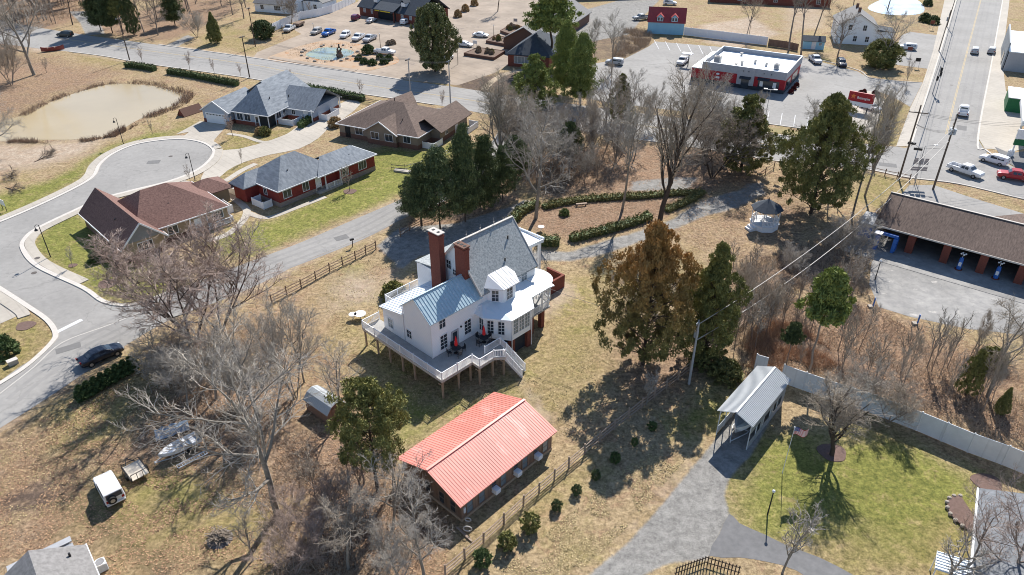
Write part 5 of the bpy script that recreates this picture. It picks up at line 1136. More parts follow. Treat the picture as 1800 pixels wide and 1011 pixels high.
# dark hip roofed brick building
P0 = at(893, 116); b2 = thing('brick_building', 'small brick building with steep dark hipped roof beside the pines', 'building', (P0.x, P0.y, 0), heading(at(893,116), at(950,121)))
b = MB(); b.box(0,11,0,16,0,3.2); b.build('wall', MATS['brick'], b2)
h1 = hip_faces(0,11,0,16,3.2,7.2,'y',.5); b = MB(); b.slab(h1,.2); b.build('roof', MATS['shingle_dark'], b2); win(b2,(4.0,0,1.8),(0,-1),4.6,1.7,cols=5,rows=1,glass='glass_pale')
P0 = at(1012, 55); b3 = thing('brick_building', 'long brick building with pale shingle roof reaching the top edge', 'building', (P0.x, P0.y, 0), heading(at(930,95), at(1050,14)))
b = MB(); walls_gable(b,-28,14,0,12,0,3.2,6.4,'x'); b.build('wall', MATS['brick_brown'], b3)
g1 = gable_faces(-28,14,0,12,3.2,6.5,'x',.5,.5); b = MB(); b.slab(g1,.2); b.build('roof', MATS['shingle_light'], b3)
P0 = at(1150, 3); b4 = thing('brick_building', 'red brick building at the top edge behind the parked van', 'building', (P0.x-30, P0.y+3, 0), R(10))
b = MB(); b.box(0,27,0,12,0,4.2); b.build('wall', MATS['brick'], b4); b = MB(); b.box(-.3,27.3,-.3,12.3,4.2,4.5); b.build('flat_roof', MATS['roof_steel_old'], b4)
for x in (5,10,15): door(b4,(x,0,.05),(0,-1),1.4,2.2,'wall_charcoal')
P0 = at(1248, 4); b5 = thing('brick_house', 'long brick house along the top edge with white windows', 'house', (P0.x, P0.y, 0), R(-14))
b = MB(); b.box(0,40,0,9,0,3.0); b.build('wall', MATS['brick'], b5); g1 = gable_faces(0,40,0,9,3.0,5.5,'x',.5,.4); b = MB(); b.slab(g1,.15); b.build('roof', MATS['shingle_dark'], b5)
for x in (4,10,22,30,36): win(b5,(x,0,1.7),(0,-1),1.2,1.3)
# white clapboard house top right
P0 = at(1466, 76); wh = thing('farmhouse', 'white two storey clapboard house behind the bare trees at the top right', 'house', (P0.x, P0.y, 0), R(-16))
b = MB(); walls_gable(b,0,10.5,0,13,0,5.2,8.2,'y'); b.box(10.5,15.5,3,9,0,3.2); b.build('wall', MATS['siding_white'], wh)
g1 = gable_faces(0,10.5,0,13,5.2,8.3,'y',.4,.4); b = MB(); b.slab(g1,.15); b.build('roof', MATS['shingle_light'], wh)
b = MB(); b.slab([[(10.4,2.7,3.9),(15.9,2.7,3.3),(15.9,9.3,3.3),(10.4,9.3,3.9)]],.12); b.build('porch_roof', MATS['shingle_dark'], wh)
for x, z in ((3.4,4.6),(7.2,4.6),(5.2,1.6),(8.4,1.6),(1.8,1.6)): win(wh,(x,0,z),(0,-1),.9,1.4)
for x, y in ((5.25,3.5),(5.25,9.5)): b = MB(); b.box(x-.35,x+.35,y-.35,y+.35,7.5,9.4); b.build('chimney', MATS['brick_brown'], wh)
P0 = at(1410, 86); s2 = thing('garden_shed', 'small pale blue shed between the tree trunks', 'shed', (P0.x, P0.y, 0), R(-14))
b = MB(); b.box(0,5.6,0,4,0,2.3); b.build('wall', MATS['siding_blue'], s2); g1 = gable_faces(0,5.6,0,4,2.3,3.3,'x',.2,.2); b = MB(); b.slab(g1,.1); b.build('roof', MATS['shingle_dark'], s2); door(s2,(2.8,0,.1),(0,-1)); win(s2,(4.5,0,1.5),(0,-1),.6,.6)
# white cottage top left
P0 = at(449, 20); b6 = thing('cottage', 'white weatherboard cottage cut off by the top edge left of the fence', 'house', (P0.x, P0.y, 0), R(-20))
b = MB(); walls_gable(b,0,15,0,9,0,3,5.5,'x'); b.box(15.5,23,5.5,14,0,3.4); b.build('wall', MATS['siding_white'], b6); g1 = gable_faces(0,15,0,9,3,5.6,'x',.4,.3)+[]; b = MB(); b.slab(g1,.15); b.slab(gable_faces(15.5,23,5.5,14,3.4,5.6,'y',.4,.3),.15); b.build('roof', MATS['shingle_light'], b6)
win(b6,(9,0,1.6),(0,-1),2.4,1.4,cols=4); win(b6,(3,0,1.6),(0,-1),1.2,1.3); win(b6,(20,5.5,1.8),(0,-1),1.2,1.3)
# shop at the right edge
P0 = at(1763, 124); sp = thing('shop', 'white roofed shop with tall grey sloping side wall at the right edge', 'shop', (P0.x, P0.y, 0), R(-119.5+90))
b = MB(); b.box(0,16,0,26,0,4.6); b.build('wall', MATS['stucco_grey'], sp); b = MB(); b.box(-.1,16.1,-.1,26.1,4.6,4.8); b.build('flat_roof', MATS['roof_white'], sp)
b = MB(); b.box(-.5,-.15,1,25,0,6.6); b.build('false_front', MATS['steel_wall'], sp)
b = MB(); b.box(-.6,-.51,6,10,.2,2.9); b.build('shop_window', MATS['glass'], sp)
P0 = at(1765, 196); sp2 = thing('shop', 'low green painted hut with rusty roof in front of the right hand shop', 'shop', (P0.x, P0.y, 0), R(-119.5+90))
b = MB(); b.box(0,10,0,9,0,3.0); b.build('wall', MATS['plant_green'], sp2); b = MB(); b.box(-.1,10.1,-.1,9.1,3.0,3.15); b.build('flat_roof', MATS['roof_rusty'], sp2)
P0 = at(1772, 262); cn = thing('fuel_canopy', 'tall white and dark fuel canopy at the right edge', 'canopy', (P0.x+1.5, P0.y+1, 0), R(-119.5+90))
b = MB(); b.box(0,12,0,16,4.3,5.2); b.build('canopy_edge', MATS['trim_white'], cn); b = MB(); b.box(.5,11.5,.5,15.5,5.2,5.23); b.build('canopy_top', MATS['wall_charcoal'], cn)
for x, y in ((1.5,2),(1.5,13),(10,2),(10,13)): b = MB(); b.box(x-.2,x+.2,y-.2,y+.2,0,4.3); b.build('column', MATS['trim_white'], cn)
# ---------------------------------------------------------------- trees
def np_mesh(name, co, faces_n, k, smooth=False):
    """co: (N*k,3) array of N separate k-gons"""
    me = bpy.data.meshes.new(name); nv = len(co); me.vertices.add(nv); me.vertices.foreach_set('co', co.astype('f').ravel())
    me.loops.add(nv); me.loops.foreach_set('vertex_index', np.arange(nv, dtype='i'))
    me.polygons.add(faces_n); me.polygons.foreach_set('loop_start', (np.arange(faces_n)*k).astype('i'))
    me.update(calc_edges=True); return me
def leaf_quads(rng, cen, rad, n, size, up=0.0, flat=1.0, elong=1.6):
    """n leaf sprays scattered around each clump centre"""
    C = np.repeat(cen, n, 0); Rr = np.repeat(rad, n)[:, None]
    d = rng.normal(size=C.shape); d /= np.linalg.norm(d, axis=1)[:, None] + 1e-9
    r = rng.random((len(C), 1))**.5
    P = C + d*r*Rr*np.array([1, 1, flat])
    a = rng.normal(size=C.shape); a[:, 2] += up; a /= np.linalg.norm(a, axis=1)[:, None]
    b = rng.normal(size=C.shape); b = np.cross(a, b); b /= np.linalg.norm(b, axis=1)[:, None] + 1e-9
    s = size*(.6 + .8*rng.random((len(C), 1)))
    a *= s*elong; b *= s*.5
    q = np.stack([P-a*.5, P+b, P+a, P-b], 1).reshape(-1, 3)
    return q, len(C)
def bare_proto(seed, H=14., trunk_h=.28, limbs=8, limb_ang=45, up=.25, spread=1., twigs=1.0, fork=False, r0=None, lean=0., tw=.016):
    rd = random.Random(seed); T = MB(); tri = []
    r0 = r0 or H*.017
    def rv(): return V((rd.gauss(0,1), rd.gauss(0,1), rd.gauss(0,1)))
    nch = [limbs, int(9*twigs), int(7*twigs), int(5*twigs), 0]
    ratio = [.62*spread, .55, .55, .55]
    jit = [.05, .11, .15, .18, .2]; seg = [7, 6, 4, 3, 2]; trop = [.03, up*.35, up*.3, up*.2, .05]
    def branch(p, d, L, r, lvl):
        n = seg[lvl]; pts = [p]; rs = [r]; ds = [d]
        for i in range(n):
            d = (d + rv()*jit[lvl] + V((0,0,1))*trop[lvl]).normalized(); p = p + d*(L/n)
            pts.append(p); rs.append(max(r*(1-.72*(i+1)/n), .010)); ds.append(d)
        if lvl <= 2: T.tube(pts, rs, (8,5,3)[lvl], cap=False) if lvl < 2 else tri.append((pts, rs))
        else: tri.append((pts, rs))
        if lvl == 4: return
        k = nch[lvl]
        for j in range(k):
            t = (trunk_h + (1-trunk_h)*(j+.3+.6*rd.random())/k) if lvl == 0 else .18+.8*(j+rd.random())/k
            t = min(t, .98); f = t*n; i = min(int(f), n-1); q = pts[i].lerp(pts[i+1], f-i); dd = ds[i+1]
            rr = rs[i]*(1-(f-i)) + rs[i+1]*(f-i)
            ax = dd.cross(rv()).normalized(); ang = R((limb_ang if lvl == 0 else 42)*(.75+.5*rd.random())*(1.15-.35*t if lvl == 0 else 1))
            nd = (Matrix.Rotation(ang, 3, ax) @ dd).normalized()
            if lvl == 0 and nd.z < .15: nd.z = .2; nd.normalize()
            if lvl == 0:  # spread limbs evenly around
                az = j*2.4+rd.random()*.7; hz = max(hypot(nd.x, nd.y), .3); nd = V((cos(az)*hz, sin(az)*hz, nd.z)).normalized()
            LL = L*ratio[lvl]*(1-.5*t)*(.75+.5*rd.random()); LL = max(LL, (.9,.9,.5,.45)[lvl]*H/14)
            branch(q, nd, LL, max(min(rr*(.76 if lvl == 0 else .64), .8*rr), (.05,.045,tw*1.2,tw*.8,tw*.6)[lvl]), lvl+1)
    d0 = V((lean, 0, 1)).normalized()
    if fork:
        for s in range(fork): branch(V((.25*cos(s*2.1), .25*sin(s*2.1), 0)), V((.38*cos(s*2.1+.4), .38*sin(s*2.1+.4), 1)).normalized(), H*(.8+.2*rd.random()), r0*.75, 0)
    else: branch(V((0,0,-.1)), d0, H*.86, r0, 0)
    me_t = T.mesh('trunk', True)
    # twigs: 3-sided tapering sticks, vectorised
    co = []
    for pts, rs in tri:
        for i in range(len(pts)-1):
            co.append((*pts[i], *pts[i+1], rs[i], rs[i+1] if i < len(pts)-2 else .004))
    a = np.array(co); p, q = a[:, :3], a[:, 3:6]; r1, r2 = a[:, 6:7], a[:, 7:8]
    d = q-p; d /= np.linalg.norm(d, axis=1)[:, None]+1e-9
    h = np.where(np.abs(d[:, 2:3]) < .9, np.array([[0, 0, 1.]]), np.array([[1., 0, 0]]))
    x = np.cross(d, h); x /= np.linalg.norm(x, axis=1)[:, None]; y = np.cross(d, x)
    quads = []
    for k in range(3):
        t0, t1 = 2*pi*k/3, 2*pi*(k+1)/3
        c0, c1 = x*cos(t0)+y*sin(t0), x*cos(t1)+y*sin(t1)
        quads.append(np.stack([p+c0*r1, q+c0*r2, q+c1*r2, p+c1*r1], 1))
    Q = np.concatenate(quads, 1).reshape(-1, 3)
    me_c = np_mesh('crown', Q, len(Q)//4, 4)
    return me_t, me_c
def scaled(me, m):
    return me
def prof(kind, h):
    if kind == 'cedar': return (sin(pi*min(1, (h+.10))**.75)**.8 if h < .9 else (1-h)*3.2)*.98 + .05
    if kind == 'cone': return max(.06, (1-h)**.8*1.0)*(1 if h > .08 else .6)
    if kind == 'egg': return max(.08, sin(pi*(h*.86+.12))**.65)
    if kind == 'dome': return sqrt(max(0.02, 1-h*h))
    return 1.
def ever_proto(seed, H, Rm, kind='cedar', clumps=260, n=44, size=.24, base=.06, lump=.25, up=.6, trunk_r=None, crad=.16, inner=.35, gaps=.0):
    rng = np.random.default_rng(seed); rd = random.Random(seed)
    T = MB(); tr = trunk_r or H*.016
    pts = [(rd.uniform(-.06,.06)*i*H/40, rd.uniform(-.06,.06)*i*H/40, H*.93*i/7) for i in range(8)]; pts[0] = (0,0,-.1)
    T.tube(pts, [tr*(1-.85*i/7) for i in range(8)], 8, cap=False)
    cen = []; rad = []
    ph = rng.random(6)*6.28
    for i in range(clumps):
        h = base + (1-base)*((i+rng.random())/clumps)**.9; az = i*2.39996 + rng.random()*.8
        hh = (h-base)/(1-base)
        lum = 1 + lump*(sin(az*3+ph[0]+h*7)*.5 + sin(az*2+ph[1]-h*11)*.4 + (rng.random()-.5)*.9)
        Rr = Rm*prof(kind, hh)*lum
        if rng.random() < gaps: continue
        f = 1 if rng.random() > inner else .35+.5*rng.random()
        c = np.array([cos(az)*Rr*f, sin(az)*Rr*f, H*h + (Rr*.15 if kind != 'dome' else 0)])
        cen.append(c); rad.append(Rm*crad*(.6+.8*rng.random())*(.55+.45*prof(kind, hh)))
        if i % 3 == 0 and Rr > .4:
            z0 = max(.1, c[2]-Rr*.55); T.tube([(0,0,z0), (c[0]*.5, c[1]*.5, (z0+c[2])/2-.1), tuple(c)], [tr*.25, tr*.15, .02], 4, cap=False)
    q, N = leaf_quads(rng, np.array(cen), np.array(rad), n, size, up, 1.15)
    return T.mesh('trunk', True), np_mesh('crown', q, N, 4)
def pine_proto(seed, H, Rm, base=.45, whorls=13, n=80, size=.21):
    rng = np.random.default_rng(seed); rd = random.Random(seed); T = MB(); tr = H*.014
    pts = [(rd.uniform(-.12,.12)*i, rd.uniform(-.12,.12)*i, H*.97*i/8) for i in range(9)]; pts[0] = (0,0,-.1)
    T.tube(pts, [tr*(1-.8*i/8) for i in range(9)], 8, cap=False)
    cen, rad = [], []
    for w_ in range(whorls):
        h = base+(1-base)*(w_+rd.random()*.6)/whorls; L = Rm*(1-((h-base)/(1-base))**1.6*.8)*(.7+.5*rd.random())
        for k in range(5):
            az = k*1.257+w_*.8+rd.random()*.6; L2 = L*(.6+.6*rd.random()); z = H*h; e = np.array([cos(az)*L2, sin(az)*L2, z+L2*.32])
            T.tube([(0,0,z), tuple(e*np.array([.55,.55,1])-np.array([0,0,L2*.12])), tuple(e)], [tr*.3,.05,.02], 4, cap=False)
            for t, o in ((1,0),(.72,.35),(.72,-.35),(.45,.2)):
                cen.append(e*np.array([t,t,1]) + np.array([-sin(az)*o*L2, cos(az)*o*L2, (t-1)*L2*.25])); rad.append(.16*Rm*(.7+.6*rd.random())+.15)
    q, N = leaf_quads(rng, np.array(cen), np.array(rad), n, size, .8, .75, 1.9)
    return T.mesh('trunk', True), np_mesh('crown', q, N, 4)

BARE = {
 'oak':  bare_proto(11, 15, .22, 9, 52, .22, 1.15, 1.1, r0=.25),
 'oak2': bare_proto(23, 15, .30, 8, 48, .25, 1.1, 1.1, r0=.23),
 'vase': bare_proto(5, 18, .20, 15, 27, .55, 1.15, 1.15, r0=.36),
 'multi':bare_proto(31, 13, .20, 7, 40, .3, 1.05, 1.0, fork=5, r0=.15),
 'multi2':bare_proto(47, 13, .22, 7, 42, .28, 1.1, 1.0, fork=4, r0=.16),
 'tall': bare_proto(8, 17, .45, 8, 34, .4, .75, 1.0, r0=.2),
 'small':bare_proto(77, 6, .22, 9, 38, .4, 1.0, .7, r0=.09, tw=.010),
 'sap':  bare_proto(78, 7, .30, 8, 32, .4, .8, .62, r0=.07, tw=.010),
 'myrtle':bare_proto(91, 4, .35, 5, 26, .5, .9, .62, fork=4, r0=.07, tw=.010),
}
EVER = {
 'cedar': ever_proto(3, 15, 4.6, 'cedar', 700, 105, .12, .10, .42, 1.3, crad=.115, gaps=.16, inner=.42),
 'cedar2':ever_proto(4, 14, 3.3, 'cedar', 500, 95, .12, .05, .40, 1.3, crad=.14, gaps=.12, inner=.4),
 'loose': ever_proto(9, 14, 3.6, 'egg', 280, 115, .12, .30, .5, 1.0, crad=.17, gaps=.1, inner=.35),
 'ragged': pine_proto(61, 15, 4.6, .10, 22, 72, .16),
 'ragged2': pine_proto(68, 15, 5.2, .16, 15, 84, .16),
 'ragged3': pine_proto(75, 15, 4.9, .05, 18, 72, .15),
 'cone':  ever_proto(6, 10, 2.7, 'cone', 330, 80, .14, .04, .22, .5, crad=.18),
 'spruce':ever_proto(16, 14, 4.2, 'cone', 420, 85, .17, .06, .30, .5, crad=.17),
 'magnolia':ever_proto(7, 15, 5.6, 'egg', 640, 84, .20, .05, .30, .4, crad=.125, gaps=.1),
 'bushy': ever_proto(12, 5, 2.6, 'egg', 200, 80, .14, .0, .25, .4, crad=.2),
 'pine':  pine_proto(2, 15, 3.3, .56, 11),
 'pine2': pine_proto(21, 19, 4.2, .35, 15),
 'shrub': ever_proto(41, 1.5, .62, 'egg', 44, 30, .11, .0, .25, 1.0, crad=.30, inner=.3),
 'shrub2':ever_proto(42, 1.4, .9, 'dome', 60, 34, .12, .0, .12, .4, crad=.25, inner=.3),
 'arbor': ever_proto(43, 2.0, .55, 'cone', 60, 34, .12, .0, .2, 1.0, crad=.34, inner=.3),
 'yucca': ever_proto(44, .9, .6, 'dome', 26, 40, .20, .0, .2, 1.4, crad=.3),
 'tuft':  ever_proto(45, 1.1, .6, 'dome', 22, 50, .26, .0, .2, 2.2, crad=.28),
}
H0 = {'oak':15,'oak2':15,'vase':18,'multi':13,'multi2':13,'tall':17,'small':6,'sap':7,'myrtle':4,'cedar':15,'cedar2':14,'loose':14,'cone':10,'spruce':14,'ragged':15,'ragged2':15,'ragged3':15,'magnolia':15,'bushy':5,'pine':15,'pine2':19,'shrub':1.5,'shrub2':1.4,'arbor':2.0,'yucca':.9,'tuft':1.1}
for k_, (mt_, mc_) in list(BARE.items())+list(EVER.items()):  # true heights
    zs = np.empty(len(mc_.vertices)*3, 'f'); mc_.vertices.foreach_get('co', zs); H0[k_] = float(np.percentile(zs[2::3], 99.5))
MV = {}
def variant(me, m):
    k = (me.name, m)
    if k not in MV:
        c = me.copy() if len(me.materials) else me
        c.materials.clear(); c.materials.append(MATS[m]); MV[k] = c
        if c is me: MV[(me.name, m)] = me
    return MV[k]
TRN = random.Random(4)
def tree(kind, px, py, H, label, wid=1.0, bark='bark', leaf=None, name=None, cat='tree', group=None, rot=None, lean=None, pos=None):
    mt, mc = (BARE if kind in BARE else EVER)[kind]
    leaf = leaf or ('twig' if kind in BARE else 'leaf_cedar'); s = H/H0[kind]
    p = pos or at(px, py)
    name = name or ('bare_tree' if kind in BARE else 'evergreen_tree')
    t = thing(name, label, cat, p, rot if rot is not None else TRN.random()*6.28, group)
    if lean: t.rotation_euler = (lean[0], lean[1], t.rotation_euler[2])
    t.scale = (s*wid, s*wid, s)
    bushy = cat in ('shrub', 'bush')
    link('stem' if bushy else 'trunk', variant(mt, bark), None, t); link('foliage' if bushy else 'crown', variant(mc, leaf), None, t)
    return t
def hgt(px, py, top):
    """height of something standing at pixel (px,py) whose tip is seen at row top"""
    p = at(px, py); lo, hi = 0, 45
    for _ in range(40):
        m_ = (lo+hi)/2; zz = m_-CAM_H; f = p.y*cos(PITCH)-zz*sin(PITCH); v = -(p.y*sin(PITCH)+zz*cos(PITCH))
        if CY+FPX*v/f > top: lo = m_
        else: hi = m_
    return lo
T_ = [ # kind, base px, base py, top py, width, bark, leaf, label
 ('oak',60,132,-35,1.25,'bark_grey','twig_grey','large bare tree left of the pond, its trunk just below the red canoe'),
 ('multi',20,150,60,1.0,'bark','twig','low spreading bare tree at the left edge above the pond'),
 ('oak2',-30,60,-60,1.0,'bark','twig','bare tree cut off by the left edge level with the main road'),
 ('small',82,128,100,1.2,'bark','twig','thin bare sapling right of the big tree above the pond'),
 ('tall',128,44,-50,1.1,'bark_dark','twig_dark','dark thick trunked tree beyond the road near the parked dark car'),
 ('ragged',178,56,-45,.7,'bark_dark','leaf_dark','dark evergreen across the road, first from the left in its row'),
 ('ragged',198,58,-50,.7,'bark_dark','leaf_dark','dark evergreen across the road, second from the left in its row'),
 ('pine2',217,60,-30,.8,'bark_dark','leaf_cedar','olive evergreen across the road just left of the street lamp pole'),
 ('cedar2',236,62,-20,.7,'bark_dark','leaf_dark','dark evergreen across the road just right of the street lamp pole'),
 ('tall',255,62,-30,1.0,'bark','twig','bare tree right of the evergreen row across the road'),
 ('oak',278,62,-30,.9,'bark','twig_dark','bare tree with dark trunk across the road above the first hedge'),
 ('ragged',308,45,-30,.9,'bark_dark','leaf_dark','dark evergreen behind the wide bare tree at the top left'),
 ('multi',347,66,18,1.25,'bark','twig_grey','wide low bare tree beside the small drive across the road'),
 ('cone',380,76,22,1.0,'bark_dark','leaf_cedar','pointed dark evergreen on the lawn across the road'),
 ('oak',330,20,-60,1.0,'bark','twig','bare tree at the top edge behind the wide low bare tree'),
 ('oak2',400,-4,-70,1.0,'bark','twig','bare tree at the top edge near the white cottage'),
 ('bushy',464,68,36,1.15,'bark_dark','leaf_dark','rounded dark evergreen at the left end of the white privacy fence'),
 ('multi2',512,42,-8,1.1,'bark','twig_dark','spreading bare tree behind the white privacy fence'),
 ('small',545,28,0,1.3,'bark','twig_dark','bushy bare tree in front of the white cottage wing'),
 ('small',334,124,89,.85,'bark','twig_pink','small bare crape myrtle by the road, second from the left'),
 ('small',251,113,81,.85,'bark','twig_pink','small bare crape myrtle by the road, leftmost above the short hedge'),
 ('small',377,129,101,.85,'bark','twig_pink','small bare crape myrtle by the road, third from the left'),
 ('small',424,136,109,.85,'bark','twig_pink','small bare crape myrtle by the road, just left of the slate roof'),
 ('small',512,150,119,.85,'bark','twig_pink','small bare crape myrtle by the road behind the slate roof'),
 ('small',634,170,137,.85,'bark','twig_pink','small bare crape myrtle by the road left of the brown roof peak'),
 ('small',777,190,157,.85,'bark','twig_pink','small bare crape myrtle by the road right of the brown roof peak'),
 ('small',410,242,198,.95,'bark','twig_pink','small pinkish bare tree in front of the white garage door'),
 ('small',269,237,208,.7,'bark','twig','thin sapling between the pond and the cul de sac'),
 ('small',335,320,288,.8,'bark','twig','thin bare tree beside the lamp post at the cul de sac'),
 ('small',425,288,260,.7,'bark','twig','thin bare tree on the grass behind the red house'),
 ('small',615,336,290,1.1,'bark','twig','small bare tree in a mulch ring in front of the red house'),
 ('small',128,470,432,.7,'bark','twig_grey','thin bare sapling on the lawn below the maroon roof'),
 ('magnolia',765,126,8,.83,'bark_dark','leaf_magnolia','huge glossy evergreen magnolia at the corner of the restaurant lot'),
 ('tall',875,20,-70,1.0,'bark_dark','twig_dark','dark trunked tree in the island of the restaurant lot'),
 ('pine2',968,112,-50,1.25,'bark_dark','leaf_pine','tall loose pine in front of the long brick building'),
 ('cedar2',940,194,96,1.5,'bark_dark','leaf_pine','bright green evergreen with rounded crown above the road'),
 ('ragged',992,166,38,.75,'bark_dark','leaf_pine','tall pointed green pine right of the bright rounded evergreen'),
 ('ragged',1020,186,60,.8,'bark_dark','leaf_pine','dark open pine behind the tangle of bare trees by the road'),
 ('cedar2',1088,215,130,.9,'bark_dark','leaf_cedar','dark evergreen left of the tall vase shaped bare tree'),
 ('oak2',1075,128,18,.9,'bark','twig_grey','bare tree at the left corner of the asphalt car park'),
 ('tall',1045,130,30,.9,'bark','twig_grey','slender bare tree near the silver parked car'),
 ('vase',1160,387,112,1.0,'bark_dark','twig','tall vase shaped bare tree beside the garden hedge'),
 ('tall',1094,368,176,1.1,'bark_grey','twig_grey','slim bare tree between the two garden hedges'),
 ('oak',942,384,160,1.0,'bark_grey','twig_grey','pale trunked bare tree at the left end of the garden bed'),
 ('vase',880,296,118,1.15,'bark_grey','twig','fan shaped bare tree beside the mouth of the side street'),
 ('oak2',1005,296,190,1.1,'bark_dark','twig_dark','dense bare tree left of centre behind the garden'),
 ('multi',965,310,215,1.3,'bark_grey','twig_grey','low tangled bare tree behind the pale trunked one'),
 ('loose',905,335,240,.9,'bark_dark','leaf_dark','dark evergreen half hidden by the pale trunked bare tree'),
 ('loose',1000,300,215,.8,'bark_dark','leaf_dark','dark evergreen hidden in the tangle of bare trees'),
 ('multi2',1045,275,205,1.1,'bark_grey','twig_grey','grey bare tree right of the tangled pair'),
 ('cedar2',1302,300,168,1.35,'bark_dark','leaf_cedar','broad dark cedar beside the road right of the vase shaped tree'),
 ('multi',1252,312,185,1.3,'bark_dark','twig_dark','grey brown bare tree leaning against the broad dark cedar'),
 ('cedar',1425,375,168,.95,'bark_dark','leaf_cedar','very large dark cedar to the right of the gazebo'),
 ('multi2',1455,350,180,1.0,'bark_grey','twig_grey','grey bare tree growing through the very large dark cedar'),
 ('tall',1497,385,150,.7,'bark_grey','twig_grey','bare tree at the right flank of the very large dark cedar'),
 ('vase',1520,345,145,.6,'bark_grey','twig','thin bare tree reaching over the grass by the road corner'),
 ('multi',1490,455,370,1.2,'bark_grey','twig_grey','pale tangled bare tree left of the car wash annexe'),
 ('multi2',1545,420,360,.8,'bark','twig_pink','pinkish bare tree overhanging the end of the car wash roof'),
 ('ragged2',742,397,290,.8,'bark_dark','leaf_blue','dark pine at the street end of the row above the gravel drive'),
 ('ragged2',774,402,262,.85,'bark_dark','leaf_blue','dark pine above the gravel drive, second from the left'),
 ('ragged',818,390,222,.56,'bark_dark','leaf_blue','dark pine above the gravel drive, tallest of the row'),
 ('ragged3',852,368,240,.8,'bark_dark','leaf_dark','dark pine above the gravel drive, fourth from the left'),
 ('ragged2',884,354,258,.7,'bark_dark','leaf_blue','dark pine above the gravel drive, last before the pale trunk'),
 ('ragged3',722,378,312,.95,'bark_dark','leaf_blue','small dark evergreen tucked under the left end of the pine row'),
 ('cedar',1130,640,396,.84,'bark_dark','leaf_rust','very large cedar with rusty orange top right of the farmhouse'),
 ('cedar2',1238,626,430,.86,'bark_dark','leaf_cedar','dense dark green cedar beside the transformer pole'),
 ('small',1136,712,652,1.1,'bark_grey','twig_grey','little bare tree in the shade below the rusty cedar'),
 ('bushy',1250,560,500,.9,'bark_dark','leaf_dark','dark low evergreen behind the transformer pole'),
 ('multi',1330,570,478,1.0,'bark','twig','bare thicket tree between the cedars and the fence'),
 ('multi2',1302,520,462,1.0,'bark','twig','rounded grey brown bare tree below the gazebo'),
 ('multi',1392,480,428,1.2,'bark_grey','twig_grey','grey bare tree just below the very large dark cedar'),
 ('pine',1420,658,476,.8,'bark','leaf_pine','bright green pine with long bare trunk behind the metal fence'),
 ('pine',1382,640,568,.9,'bark','leaf_dark','small dark pine left of the long trunked one'),
 ('cedar2',1697,694,614,.75,'bark_dark','leaf_cedar','small dense evergreen in the thicket behind the metal fence'),
 ('cone',1757,728,682,.8,'bark_dark','leaf_cedar','low spreading evergreen at the right end of the thicket'),
 ('oak',1735,697,515,.95,'bark_grey','twig','large bare tree at the right edge above the metal fence'),
 ('small',1715,610,560,1.0,'bark','twig','thin bare tree at the edge of the old asphalt yard'),
 ('vase',1462,800,664,1.5,'bark_dark','twig','bare lawn tree standing in a mulch ring beside the flag'),
 ('multi',1560,742,672,1.3,'bark','twig','bare tree behind the middle of the metal fence'),
 ('multi2',1505,715,640,1.2,'bark','twig_grey','bare tree just inside the metal fence right of the carport'),
 ('small',1375,1008,886,1.0,'bark_grey','twig_grey','small bare tree beside the dark driveway at the bottom'),
 ('oak2',1690,1030,885,1.0,'bark','twig_pink','bare tree in front of the bottom right house, nearer the lawn'),
 ('oak',1765,1045,880,1.0,'bark','twig_pink','bare tree in front of the bottom right house, at the corner'),
 ('small',1655,1040,930,1.2,'bark_grey','twig_grey','small bare tree at the bottom edge left of the white awning'),
 ('multi',340,598,396,1.5,'bark_dark','twig_pink','wide many stemmed bare tree below the maroon roofed house'),
 ('multi2',388,580,396,1.3,'bark_dark','twig_pink','many stemmed bare tree at the side street, right of the widest one'),
 ('multi2',520,700,520,.72,'bark_grey','twig_grey','upright bare tree just left of the small shed'),
 ('small',535,672,560,1.0,'bark_grey','twig','slim bare tree between side street and shed'),
 ('oak',488,905,602,1.12,'bark_grey','twig_grey','largest grey bare tree at lower left, leaning over the boat'),
 ('oak2',330,715,610,1.3,'bark_grey','twig_grey','bare tree beyond the stranded boat'),
 ('multi',430,700,600,1.1,'bark_grey','twig_grey','tangled bare tree between the boat and the side street'),
 ('oak2',690,935,800,1.2,'bark_grey','twig_grey','pale bare tree beside the end wall of the red roofed cottage'),
 ('small',640,850,760,1.3,'bark','twig_pink','thin bare tree below the olive green cedar'),
 ('multi2',520,1010,925,1.2,'bark','twig_pink','pinkish bare tree at the bottom edge under the big grey tree'),
 ('multi',705,1020,930,1.1,'bark_grey','twig_grey','pale bare tree at the bottom edge left of the split rail fence'),
 ('small',590,905,830,1.1,'bark','twig','thin bare tree in the leaf litter left of the cottage'),
 ('oak',455,735,560,1.2,'bark_grey','twig_grey','grey bare tree behind the largest one, midway to the side street'),
 ('oak2',380,700,556,1.25,'bark_grey','twig_grey','broad grey bare tree straight beyond the tarpaulin'),
 ('multi',292,668,588,1.5,'bark_grey','twig_grey','low broad bare tree right of the street side evergreen row'),
 ('oak2',600,740,612,1.1,'bark_grey','twig_grey','grey bare tree overhanging the small shed'),
 ('oak2',612,1000,868,1.2,'bark_grey','twig','bare tree in the litter near the bottom edge, middle of the wood'),
 ('multi',560,950,860,1.3,'bark','twig_pink','many stemmed pinkish bare tree left of the litter wood centre'),
 ('oak',745,1010,880,1.1,'bark_grey','twig_grey','pale bare tree just left of the split rail fence end'),
 ('oak2',445,985,905,1.1,'bark','twig','bare tree right of the burnt brush heap'),
 ('loose',664,862,674,.9,'bark_dark','leaf_cedar','olive and rust green cedar between shed and red roofed cottage'),
 ('oak2',1310,72,-30,.8,'bark','twig','bare tree on the dry grass behind the white wall'),
 ('tall',1386,90,-60,1.1,'bark','twig_dark','bare tree behind the restaurant roof, leftmost of three trunks'),
